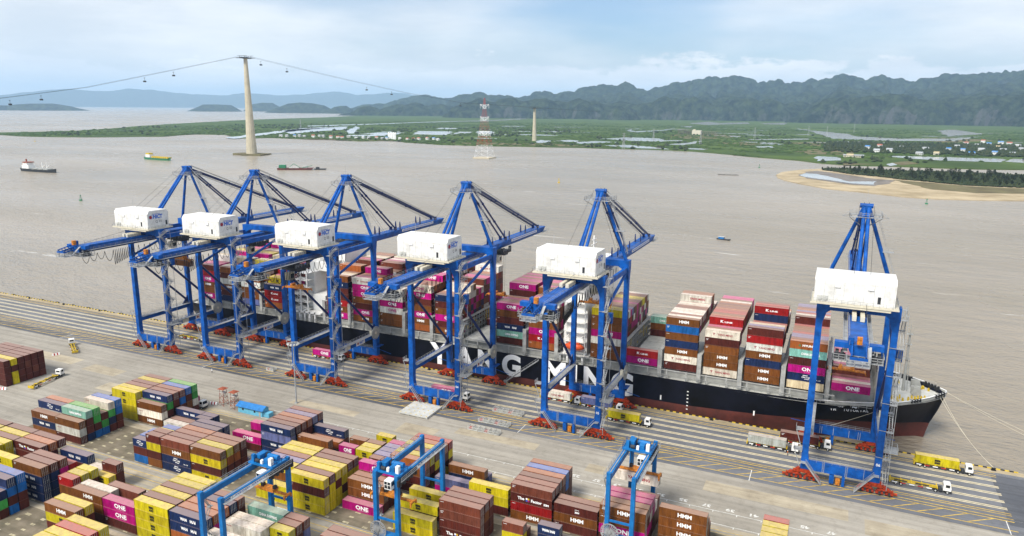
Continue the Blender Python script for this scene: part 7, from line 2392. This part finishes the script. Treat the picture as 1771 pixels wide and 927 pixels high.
# stevedores: continuous skinned bodies
def person(x, y, rz, label, shirt, trousers, helmet, arm=0.0):
    root = empty('person', (x, y, 0.02), rz)
    tag(root, label, 'person', 'dock workers')
    pts = [(0, 0, 0.98), (0, 0, 1.25), (0, 0.01, 1.45), (0, 0.02, 1.56), (0, 0.03, 1.68),
           (0.1, 0, 0.92), (0.13, 0.12, 0.5), (0.13, 0.1, 0.08), (0.14, 0.26, 0.04), (-0.1, 0, 0.92), (-0.13, -0.1, 0.5), (-0.13, -0.16, 0.08), (-0.14, 0.0, 0.04),
           (0.2, 0, 1.42), (0.27, 0.02 + arm, 1.15), (0.26, 0.16 + arm, 0.92), (-0.2, 0, 1.42), (-0.28, -0.02, 1.15), (-0.27, 0.1, 0.92)]
    ed = [(0, 1), (1, 2), (2, 3), (3, 4), (0, 5), (5, 6), (6, 7), (7, 8), (0, 9), (9, 10), (10, 11), (11, 12), (2, 13), (13, 14), (14, 15), (2, 16), (16, 17), (17, 18)]
    rad = [0.15, 0.16, 0.15, 0.06, 0.1, 0.09, 0.07, 0.05, 0.05, 0.09, 0.07, 0.05, 0.05, 0.07, 0.055, 0.045, 0.07, 0.055, 0.045]
    me = bpy.data.meshes.new('body')
    me.from_pydata(pts, ed, [])
    o = bpy.data.objects.new('body', me)
    COL.objects.link(o)
    md = o.modifiers.new('skin', 'SKIN')
    if not me.skin_vertices:
        bpy.context.view_layer.objects.active = o
    for i, r in enumerate(rad):
        me.skin_vertices[0].data[i].radius = (r, r * 0.85)
    me.skin_vertices[0].data[0].use_root = True
    sb = o.modifiers.new('smooth', 'SUBSURF')
    sb.levels = 1
    dg = bpy.context.evaluated_depsgraph_get()
    m2 = bpy.data.meshes.new_from_object(o.evaluated_get(dg))
    bpy.data.objects.remove(o)
    for m in (shirt, trousers, M['skin'], M['black']):
        m2.materials.append(m)
    for p_ in m2.polygons:
        z, ax = p_.center.z, abs(p_.center.x)
        p_.material_index = 3 if z < 0.12 else (2 if z > 1.5 or (ax > 0.2 and z < 1.0 and z > 0.8) else (1 if z < 0.98 else 0))
        p_.use_smooth = True
    link('body', m2, root)
    b = MB()
    b.ball((0, 0.03, 1.74), 0.135, 0.8, 10, 6)
    b.tube((0, 0.05, 1.71), (0, 0.05, 1.725), 0.17, 12)
    b.build('helmet', helmet, root)
    return root
M['vest'] = mat('orange_vest', (0.7, 0.2, 0.03), 0.8, var=0.1)
M['jeans'] = mat('dark_trousers', (0.03, 0.04, 0.08), 0.9, var=0.1)
M['navyc'] = mat('navy_shirt', (0.04, 0.06, 0.2), 0.9, var=0.1)
person(-110.9, -11.2, 0.8, 'person in pale shirt and dark trousers on the apron between the two leftmost cranes', M['t_white'], M['jeans'], M['t_white'])
person(-139.2, -66.0, 2.0, 'person in dark shirt standing at the yard edge behind the multicoloured stack', M['navyc'], M['jeans'], M['yellow'])
person(117.5, 14.6, 1.2, 'person in white helmet beside the pale grey container truck', M['vest'], M['jeans'], M['t_white'])
person(-118.0, -62.2, 0.4, 'person in blue shirt on the yard road beyond the white and blue containers', M['navyc'], M['jeans'], M['t_white'])
# ================================================================ across the river
# cable car towers, cable and cabins
def cable_tower(x, y, ztop, rb, rt, label, islet):
    root = empty('cable_car_tower', (x, y, WATER_Z))
    tag(root, label, 'tower', 'cable car towers')
    h = ztop - WATER_Z
    b = MB()
    n = 24
    for i in range(n):
        t0, t1 = i / n, (i + 1) / n
        r0 = rb + (rt - rb) * t0 ** 0.8
        r1 = rb + (rt - rb) * t1 ** 0.8
        b.tube((0, 0, h * t0), (0, 0, h * t1), r0, 14, r1, caps=(i in (0, n - 1)))
    b.build('shaft', M['concrete'], root)
    b = MB()
    w = rt * 3.4
    b.box(-w * 0.35, w * 0.35, -w, w, h, h + 2.0)
    for s in (-1, 1):
        b.bar((-w * 1.25, s * w * 0.72, h + 1.2), (w * 1.25, s * w * 0.72, h + 1.2), 1.6, 1.2)
        for t in (-1, 0, 1):
            b.bar((t * w * 0.5, s * w * 0.72, h + 1), (t * w * 0.5, s * w * 0.72, h + 6.5), 0.5)
        b.bar((-w, s * w * 0.72, h + 6.0), (w, s * w * 0.72, h + 6.0), 0.7)
    b.build('saddle_head', M['dark'], root)
    if islet:
        b = MB()
        rnd = random.Random(4)
        P = [(math.cos(a) * rnd.uniform(38, 56), math.sin(a) * rnd.uniform(26, 40)) for a in np.arange(0, 6.28, 0.3)]
        b.prism(P, 'z', -2, 3.0)
        b.build('islet', M['scrub'], root)
    return root
cable_tower(-1167, 1114.9, 218, 13.0, 4.2, 'very tall pale concrete cable car tower standing on an islet in the river', True)
cable_tower(-886, 2195, 110, 8.2, 4.4, 'shorter pale concrete cable car tower on the far shore', False)
CAB = [(-1400, 223, 66.0), (-1293.4, 628.9, 120.0), (-1255.6, 774.4, 143.6), (-1210.6, 947.2, 184.7), (-1172, 1095, 220.6), (-1162.5, 1132.1, 221.5), (-1093.2, 1398.4, 180.1), (-1041.5, 1597.3, 151.7), (-980.2, 1833.1, 125.2), (-886, 2195, 113.3), (-780, 2600, 100)]
for k, dx in enumerate((-5.5, 5.5)):
    b = MB()
    for a, c in zip(CAB[:-1], CAB[1:]):
        b.tube((a[0] + dx, a[1], a[2]), (c[0] + dx, c[1], c[2]), 0.22, 5)
    tag(b.build('cableway_rope', M['dark']), 'thin dark cableway rope slung over the tall tower, %s strand' % ('left', 'right')[k], 'cable', 'cableway ropes')
WHERE = ['at the left edge of the picture', 'second from the left edge', 'third from left, climbing to the tower', 'last one left of the tall tower', 'first one right of the tall tower', 'second right of the tall tower', 'third right of the tall tower', 'fourth right of the tall tower', 'in front of the distant mountains']
for k, (x, y, z) in enumerate(GONDOLAS):
    root = empty('cable_car_cabin', (x - 5.5, y, z - 6))
    tag(root, 'dark cable car cabin hanging from the rope, %s' % WHERE[k], 'cable car', 'cable car cabins')
    b = MB()
    b.frustum((-2.6, 2.6, -1.5, 1.5, -2.4), (-3.0, 3.0, -1.8, 1.8, -0.6))
    b.frustum((-3.0, 3.0, -1.8, 1.8, -0.6), (-2.4, 2.4, -1.3, 1.3, 0.8))
    cb = b.build('cabin', M['dark'], root)
    b = MB()
    b.bar((0, 0, 0.8), (0, 0, 6.2), 0.35)
    b.box(-1.6, 1.6, -0.4, 0.4, 6.0, 6.8)
    b.build('hanger', M['black'], root)
# red and white river-crossing pylon
root = empty('power_pylon', (-640.0, 1306.5, WATER_Z))
tag(root, 'tall red and white lattice power pylon standing in the river', 'pylon')
def lattice(b, z0, z1, w0, w1, n, t):
    for i in range(n):
        a, c = i / n, (i + 1) / n
        za, zc = z0 + (z1 - z0) * a, z0 + (z1 - z0) * c
        wa, wc = w0 + (w1 - w0) * a, w0 + (w1 - w0) * c
        for s in (-1, 1):
            for q in (-1, 1):
                b.bar((s * wa, q * wa, za), (s * wc, q * wc, zc), t)
            b.bar((-wa, s * wa, za), (wc, s * wc, zc), t * 0.7)
            b.bar((wa, s * wa, za), (-wc, s * wc, zc), t * 0.7)
            b.bar((s * wa, -wa, za), (s * wc, wc, zc), t * 0.7)
            b.bar((s * wa, wa, za), (s * wc, -wc, zc), t * 0.7)
            b.bar((-wc, s * wc, zc), (wc, s * wc, zc), t * 0.7)
            b.bar((s * wc, -wc, zc), (s * wc, wc, zc), t * 0.7)
prof = lambda z: 17.0 * max(0.0, 1 - z / 138.0) ** 1.2 + 0.9
bands = [(3, 30, 'w'), (30, 50, 'r'), (50, 62, 'w'), (62, 84, 'r'), (84, 94, 'w'), (94, 112, 'r'), (112, 122, 'w'), (122, 137, 'r')]
for z0, z1, c in bands:
    b = MB()
    lattice(b, z0, z1, prof(z0), prof(z1), 2, 0.34 if z0 < 60 else 0.2)
    b.build('lattice_section', M['t_white'] if c == 'w' else M['red'], root)
for z in (56, 89, 117):
    b = MB()
    for s in (-1, 1):
        b.bar((0, 0, z - 4), (s * 11, 0, z + 6), 0.6)
        b.bar((0, 0, z + 4), (s * 11, 0, z + 6), 0.5)
        b.bar((s * 11, 0, z + 6), (s * 11, 0, z - 3), 0.4)
    b.build('cross_arm', M['t_white'], root)
b = MB()
b.box(-21, 21, -20, 20, -1, 2.2)
b.build('plinth', M['concrete'], root)
for k, (x, y) in enumerate(sorted(PYLONS, key=lambda q: math.atan2(q[0] - CAM_POS[0], q[1] - CAM_POS[1]))):
    root = empty('small_power_pylon', (x, y, -2.6))
    tag(root, 'slim grey lattice power pylon on the far marsh, ' + ['leftmost', 'second from left', 'third from left', 'fourth from left', 'fourth from right', 'third from right', 'second from right', 'rightmost'][k], 'pylon', 'slim pylons on the marsh')
    b = MB()
    hgt = 46.0 if k != 6 else 40
    lattice(b, 0, hgt, 3.4, 0.6, 5, 0.35)
    b.build('lattice', M['galv'], root)
    b = MB()
    for z in (hgt * 0.7, hgt * 0.84, hgt * 0.97):
        b.bar((-6, 0, z), (6, 0, z), 0.4)
    b.build('cross_arm', M['galv'], root)
# ships and boats on the river
def vessel(x, y, rz, L_, Bm, hm, sup, label, kind):
    root = empty(kind, (x, y, WATER_Z), rz)
    tag(root, label, 'boat')
    F = 4.6 * L_ / 85
    b = MB()
    secs = [(-0.5, 0.78, 1.15), (-0.42, 0.96, 1.05), (-0.2, 1, 0.92), (0.2, 1, 0.9), (0.36, 0.85, 1.0), (0.45, 0.45, 1.25), (0.5, 0.03, 1.45)]
    for s in (-1, 1):
        for a, c in zip(secs[:-1], secs[1:]):
            xa, xc = a[0] * L_, c[0] * L_
            b.add([(xa, s * a[1] * Bm / 2, a[2] * F), (xc, s * c[1] * Bm / 2, c[2] * F), (xc * 0.975, s * c[1] * Bm / 2 * 0.86, -1), (xa * 0.975, s * a[1] * Bm / 2 * 0.86, -1)], [(0, 1, 2, 3)])
    a = secs[0]
    b.add([(a[0] * L_, -a[1] * Bm / 2, a[2] * F), (a[0] * L_, a[1] * Bm / 2, a[2] * F), (a[0] * L_ * 0.975, a[1] * Bm / 2 * 0.86, -1), (a[0] * L_ * 0.975, -a[1] * Bm / 2 * 0.86, -1)], [(0, 1, 2, 3)])
    b.build('hull', hm, root)
    b = MB()
    for a, c in zip(secs[:-1], secs[1:]):
        b.add([(a[0] * L_, -a[1] * Bm / 2, a[2] * F - 0.3), (c[0] * L_, -c[1] * Bm / 2, c[2] * F - 0.3), (c[0] * L_, c[1] * Bm / 2, c[2] * F - 0.3), (a[0] * L_, a[1] * Bm / 2, a[2] * F - 0.3)], [(0, 1, 2, 3)])
    b.build('deck', M[sup[0]], root)
    return root, F
r, F = vessel(-1140, 586, 0.0, 88, 15, M['dark'], ('grey',), 'dark coaster with white and rusty deckhouse steaming at far left', 'coaster')
b = MB()
b.box(-38, -20, -6, 6, F, F + 6)
b.box(-36, -24, -5.5, 5.5, F + 6, F + 10)
b.build('deckhouse', M['white'], r)
b = MB()
b.box(-35, -22, -6.5, 6.5, F + 10, F + 11.4)
b.box(-41, -38, -3, 3, F, F + 8)
b.tube((-33, 0, F + 11), (-33, 0, F + 16), 1.3, 8)
b.build('bridge_roof', M['rusty'], r)
b = MB()
for x in (8, 20):
    b.bar((x, 0, F), (x, 0, F + 12), 0.8)
    b.bar((x, 0, F + 3), (x + 8, 0, F + 8), 0.5)
b.build('derrick', M['white'], r)
b = MB()
for x in (-12, 2, 16):
    b.box(x, x + 12, -5, 5, F - 0.3, F + 1.4)
b.build('hatch', M['grey'], r)
r, F = vessel(-1209, 886, -0.1, 84, 14, M['green'], ('grey',), 'small yellow-topped green cargo boat in midstream', 'cargo_boat')
b = MB()
b.box(-36, -22, -5, 5, F, F + 6)
b.build('deckhouse', M['white'], r)
b = MB()
b.box(-35, -24, -5, 5, F + 6, F + 9)
for x in np.arange(-16, 34, 7):
    b.box(x, x + 5.5, -5, 5, F - 0.3, F + 2.4)
    b.bar((x, -4.5, F), (x + 5, -4.5, F + 4), 0.8)
b.build('cargo', M['yellow'], r)
root = empty('dredger_barge', (-795, 838, WATER_Z), 0.55)
tag(root, 'green and rusty dredging barge lying right of the tall tower', 'barge')
b = MB()
b.prism([(-32, -1), (26, -1), (32, 3.4), (-33, 3.4)], 'y', -8, 8)
b.build('hull', M['boot'], root)
b = MB()
b.box(-30, -18, -5, 5, 3.4, 9)
b.bar((-14, 0, 3.4), (-4, 0, 11), 0.8)
b.bar((8, 0, 3.4), (-4, 0, 11), 0.8)
b.bar((10, -4, 3.4), (30, -4, 8), 0.8)
b.build('cabin', M['green'], root)
b = MB()
b.box(-12, 6, -6, 6, 3.4, 5.2)
b.box(12, 20, -4, 4, 3.4, 7.0)
b.build('cargo_heap', M['lgrey'], root)
b = MB()
b.prism([(34, -1), (52, -1), (55, 2.2), (33, 2.2)], 'y', -4, 4)
b.box(36, 42, -3, 3, 2.2, 5.0)
b.build('tender', M['dark'], root)
root = empty('small_boat', (32, 446, WATER_Z), -0.25)
tag(root, 'tiny blue wooden boat with cabin in the river right of centre', 'boat')
b = MB()
b.prism([(-5.5, 0.9), (5.0, 0.9), (7.2, 1.5), (6.0, -0.3), (-5.2, -0.3)], 'y', -1.5, 1.5)
b.build('hull', M['dark'], root)
b = MB()
b.box(-3.8, 1.2, -1.3, 1.3, 0.9, 2.6)
b.build('cabin', M['roofblue'], root)
b = MB()
b.box(-4.2, 1.6, -1.5, 1.5, 2.6, 2.75)
b.build('cabin_roof', M['lgrey'], root)
root = empty('floating_cage_raft', (-62, 1135, WATER_Z), 0.1)
tag(root, 'long low brown fish trap fence in the river near the sand spit', 'fish trap')
b = MB()
rnd = random.Random(9)
for k in range(46):
    b.bar((-18 + 0.8 * k, rnd.uniform(-1, 1), -1), (-18 + 0.8 * k, rnd.uniform(-1, 1), rnd.uniform(1.2, 2.6)), 0.35)
b.bar((-18, 0, 0.8), (18, 0, 0.8), 0.4)
b.build('stakes', M['trunk'], root)
for k, (x, y, m, lab) in enumerate(((-718, 361, 'green', 'green channel buoy with lattice top at left behind the first crane'), (-283, 856, 'yellow', 'yellow channel buoy in midstream'), (-31, 1350, 'green', 'dark channel buoy near the far bank'), (227, 835, 'green', 'green channel buoy right of the rightmost crane apex'), (-2150, 1230, 'yellow', 'pale beacon post in the shallows at the left edge'))):
    root = empty('channel_buoy', (x, y, WATER_Z))
    tag(root, lab, 'buoy', 'channel buoys')
    b = MB()
    b.tube((0, 0, -0.5), (0, 0, 1.3), 1.9, 12, 1.7)
    b.build('float', M[m], root)
    b = MB()
    for i in range(4):
        a = math.pi / 2 * i
        b.bar((1.3 * math.cos(a), 1.3 * math.sin(a), 1.3), (0.35 * math.cos(a), 0.35 * math.sin(a), 6.0), 0.22)
    b.tube((0, 0, 5.6), (0, 0, 7.0), 0.6, 8)
    b.build('lantern_frame', M[m], root)
# wakes
def wake(x, y, rz, L_, w, nm):
    m = bpy.data.materials.get('wake_foam')
    if m is None:
        m, t, bs = nodes('wake_foam')
        bs.inputs['Base Color'].default_value = (0.6, 0.56, 0.5, 1)
        bs.inputs['Roughness'].default_value = 0.6
        g = t.nodes.new('ShaderNodeNewGeometry')
        n = t.nodes.new('ShaderNodeTexNoise')
        n.inputs['Scale'].default_value = 0.35
        n.inputs['Detail'].default_value = 8
        t.links.new(g.outputs['Position'], n.inputs[0])
        r = t.nodes.new('ShaderNodeMapRange')
        r.inputs[1].default_value = 0.48
        r.inputs[2].default_value = 0.66
        t.links.new(n.outputs[0], r.inputs[0])
        t.links.new(r.outputs[0], bs.inputs['Alpha'])
    b = MB()
    for s in (-1, 1):
        b.add([(0, s * 0.4, 0), (0, s * 1.2, 0), (-L_, s * w, 0), (-L_ * 1.05, s * w * 0.8, 0)], [(0, 1, 2, 3)])
    b.add([(0, -0.6, 0), (0, 0.6, 0), (-L_ * 0.7, w * 0.15, 0), (-L_ * 0.7, -w * 0.15, 0)], [(0, 1, 2, 3)])
    o = b.build(nm, m)
    o.location = (x, y, WATER_Z + 0.05)
    o.rotation_euler = (0, 0, rz)
    struct(o)
wake(27, 447, -0.25, 55, 7, 'boat_wake')
wake(-1182, 586, 0.0, 190, 26, 'boat_wake')
wake(-1250, 890, -0.1, 120, 18, 'boat_wake')
# houses of the village and the shore settlement
M['roofred'] = mat('red_tile_roof', (0.38, 0.09, 0.05), 0.8, var=0.2)
M['roofgrey'] = mat('grey_sheet_roof', (0.34, 0.36, 0.38), 0.6, var=0.2)
M['roofwarm'] = mat('straw_roof', (0.45, 0.36, 0.2), 0.8, var=0.2)
WALLC = {'r': ('white', 'roofred', 'white walled house with a red roof'), 'w': ('white', 'roofgrey', 'white walled house with a grey roof'), 'b': ('white', 'roofblue', 'white walled house with a blue roof'), 'g': ('lgrey', 'roofgrey', 'grey house with a grey sheet roof'), 'y': ('cream', 'roofwarm', 'cream house with a straw coloured roof')}
def house(x, y, c, sc, where, group, rnd):
    root = empty('house', (x, y, -2.6), rnd.uniform(-0.5, 0.5))
    w, rf, lab = WALLC[c]
    tag(root, lab + ' ' + where, 'house', group)
    L_, D_, H_ = sc * rnd.uniform(9, 14), sc * rnd.uniform(7, 9), sc * rnd.uniform(4.5, 8)
    b = MB()
    b.box(-L_ / 2, L_ / 2, -D_ / 2, D_ / 2, 0, H_)
    b.prism([(-D_ / 2, H_), (D_ / 2, H_), (0, H_ + 2.2 * sc)], 'x', -L_ / 2, L_ / 2)
    b.build('wall', M[w], root)
    b = MB()
    for s in (-1, 1):
        b.add([(-L_ / 2 - 0.6, s * (D_ / 2 + 0.7), H_ - 0.5), (L_ / 2 + 0.6, s * (D_ / 2 + 0.7), H_ - 0.5), (L_ / 2 + 0.6, 0, H_ + 2.4 * sc), (-L_ / 2 - 0.6, 0, H_ + 2.4 * sc), (-L_ / 2 - 0.6, s * (D_ / 2 + 0.7), H_ - 0.8), (L_ / 2 + 0.6, s * (D_ / 2 + 0.7), H_ - 0.8)], [(0, 1, 2, 3), (0, 1, 5, 4)])
    b.build('roof', M[rf], root)
    b = MB()
    for k in range(3):
        xx = -L_ * 0.33 + L_ * 0.33 * k
        b.box(xx - 0.7, xx + 0.7, -D_ / 2 - 0.04, -D_ / 2, 1.0, 3.0)
        if H_ > 6 * sc:
            b.box(xx - 0.7, xx + 0.7, -D_ / 2 - 0.04, -D_ / 2, H_ * 0.6, H_ * 0.6 + 1.6)
    b.build('window', M['glass'], root)
rnd = random.Random(12)
NTH = ['leftmost', 'second from left', 'third from left', 'fourth from left', 'fifth from left', 'sixth from left', 'seventh from left', 'eighth from left', 'ninth from left', 'tenth from left', 'eleventh from left', 'twelfth from left']
for lst, sc, where, grp in ((HOUSES, 1.25, 'in the right-hand village', 'village houses'), (SHACKS, 1.0, 'on the far bank', 'river bank houses')):
    seen = {}
    for x, y, c in sorted(lst, key=lambda q: math.atan2(q[0] - CAM_POS[0], q[1] - CAM_POS[1])):
        k = seen.get(c, 0)
        seen[c] = k + 1
        house(x, y, c, sc, '%s, %s' % (where, NTH[k]), grp, rnd)
M['rusty2'] = mat('raw_concrete_brown', (0.17, 0.13, 0.10), 0.9, var=0.2, scale=0.1)
root = empty('unfinished_building', (FORT_AT[0], FORT_AT[1], -2.6), 0.05)
tag(root, 'pale unfinished concrete building with open floors on the green marsh', 'building')
b = MB()
for z in (0, 7, 14, 21):
    b.box(-85, -20, -12, 12, z, z + 1.2)
for z in (0, 7, 14):
    b.box(22, 95, -10, 10, z, z + 1.2)
for x in np.arange(-84, -18, 9):
    b.box(x - 0.7, x + 0.7, -12, -10.6, 0, 21)
for x in np.arange(23, 95, 9):
    b.box(x - 0.7, x + 0.7, -10, -8.6, 0, 14)
b.build('frame', M['rusty2'], root)
b = MB()
b.box(-20, 22, -14, 12, 0, 20)
b.box(-16, -6, -12, 8, 20, 24)
b.build('hall', M['cream'], root)
root = empty('silo_group', (SILO_AT[0], SILO_AT[1], -2.6), 0.0)
tag(root, 'cluster of tall white silos on the far river bank', 'silo')
for k in range(5):
    b = MB()
    x = -14 + 7 * k
    b.tube((x, 0, 0), (x, 0, 22), 3.1, 14)
    b.tube((x, 0, 22), (x, 0, 25), 3.1, 14, 0.6)
    b.build('silo', M['t_white'], root)
root = empty('long_shed', (SHED_AT[0], SHED_AT[1], -2.6), -0.05)
tag(root, 'long low cream shed with grey roof beside the pond at right', 'shed')
b = MB()
b.box(-22, 24, -6, 6, 0, 5)
b.build('wall', M['cream'], root)
b = MB()
b.prism([(-7, 5), (7, 5), (0, 7.4)], 'x', -23, 25)
b.build('roof', M['roofgrey'], root)
b = MB()
for k in range(8):
    b.box(-19 + 5.4 * k, -16.5 + 5.4 * k, -6.05, -6.0, 1, 3.4)
b.build('window', M['glass'], root)
# ---------------------------------------------------------------- trees of the sand spit
def tree_proto(seed, h, m):
    rnd = random.Random(seed)
    root = empty('casuarina_tree', (0, 0, -400))
    b = MB()
    b.tube((0, 0, 0), (0.3, 0.1, h * 0.55), 0.28, 6, 0.16)
    b.tube((0.3, 0.1, h * 0.55), (0.1, 0.3, h * 0.98), 0.16, 5, 0.04)
    for k in range(7):
        z = h * rnd.uniform(0.25, 0.85)
        a = rnd.uniform(0, 6.28)
        l = (h - z) * 0.35 + 0.6
        b.tube((0.2, 0.1, z), (l * math.cos(a), l * math.sin(a), z + l * 0.6), 0.08, 4, 0.03)
    b.build('trunk', M['trunk'], root)
    b = MB()
    for k in range(150):
        t = rnd.uniform(0.22, 1.0)
        rad = h * 0.26 * (1 - abs(t - 0.5) * 1.25) + 0.35
        a = rnd.uniform(0, 6.28)
        rr_ = rad * rnd.uniform(0.1, 1.0) ** 0.6
        c = Vector((rr_ * math.cos(a), rr_ * math.sin(a), h * t))
        s = rnd.uniform(0.3, 0.75)
        u = Vector((rnd.uniform(-1, 1), rnd.uniform(-1, 1), rnd.uniform(-0.3, 1))).normalized()
        v = u.orthogonal().normalized()
        w = u.cross(v)
        b.add([c - v * s, c + v * s, c + u * s * 1.6, c + w * s * 0.8, c - w * s * 0.8 + u * s], [(0, 1, 2), (3, 4, 2), (0, 3, 4)])
    b.build('crown', m, root)
    return root
protos = [tree_proto(3, 9.5, M['leaf2']), tree_proto(8, 7.5, M['leaf2']), tree_proto(21, 11.5, M['leaf2'])]
gp = scatter(GROVE, 1600)
gp = gp[(gp[:, 0] < 480)]
rnd = random.Random(77)
order = sorted(range(len(gp)), key=lambda i: math.hypot(gp[i][0] - 125, gp[i][1] + 224))
ntree = 0
rnd.shuffle(order)
for i in order[:230]:
    x, y = gp[i]
    src = protos[rnd.randrange(3)]
    t = copy_tree(src)
    t.location = (float(x), float(y), -3.3)
    s = rnd.uniform(0.7, 1.25)
    t.scale = (s, s, s * rnd.uniform(0.85, 1.2))
    t.rotation_euler = (0, 0, rnd.uniform(0, 6.28))
    t.name = 'casuarina_tree'
    tag(t, 'dark feathery casuarina tree in the grove behind the sand spit', 'tree', 'casuarina trees on the sand spit')
    ntree += 1
for p_ in protos:
    for k in KIDS.get(p_.name, []):
        bpy.data.objects.remove(k)
    bpy.data.objects.remove(p_)
rest = np.array([gp[i] for i in order[230:]])
under = scatter(GROVE, 12000)
clumps('grove_understorey', np.concatenate([rest, under]), 2.8, 4.6, -3.3, M['leaf2'], 'dark scrubby understorey of the casuarina grove on the spit', 'shrubs', 3)
vt = scatter([(HOUSES[0][0] - 160, 2050), (900, 2050), (900, 2900), (HOUSES[0][0] - 160, 2700)], 2600, PONDS)
clumps('village_trees', vt, 6.5, 9.0, -2.6, M['leaf2'], 'dark green trees massed around the village houses at right', 'trees', 4)

# ---------------------------------------------------------------- haze
b = MB()
b.box(-45000, 33000, -12000, 47000, -11, 1250)
hz = b.build('haze', [], None)
hz.data.materials.clear()
mh = bpy.data.materials.new('river_haze')
mh.use_nodes = True
t = mh.node_tree
t.nodes.clear()
o_ = t.nodes.new('ShaderNodeOutputMaterial')
v_ = t.nodes.new('ShaderNodeVolumePrincipled')
v_.inputs['Color'].default_value = (0.50, 0.74, 1.0, 1)
v_.inputs['Density'].default_value = HAZE_DENSITY
v_.inputs['Anisotropy'].default_value = 0.0
t.links.new(v_.outputs[0], o_.inputs['Volume'])
hz.data.materials.append(mh)
tag(hz, 'pale blue haze over the river and the far mountains', 'haze', kind='stuff')
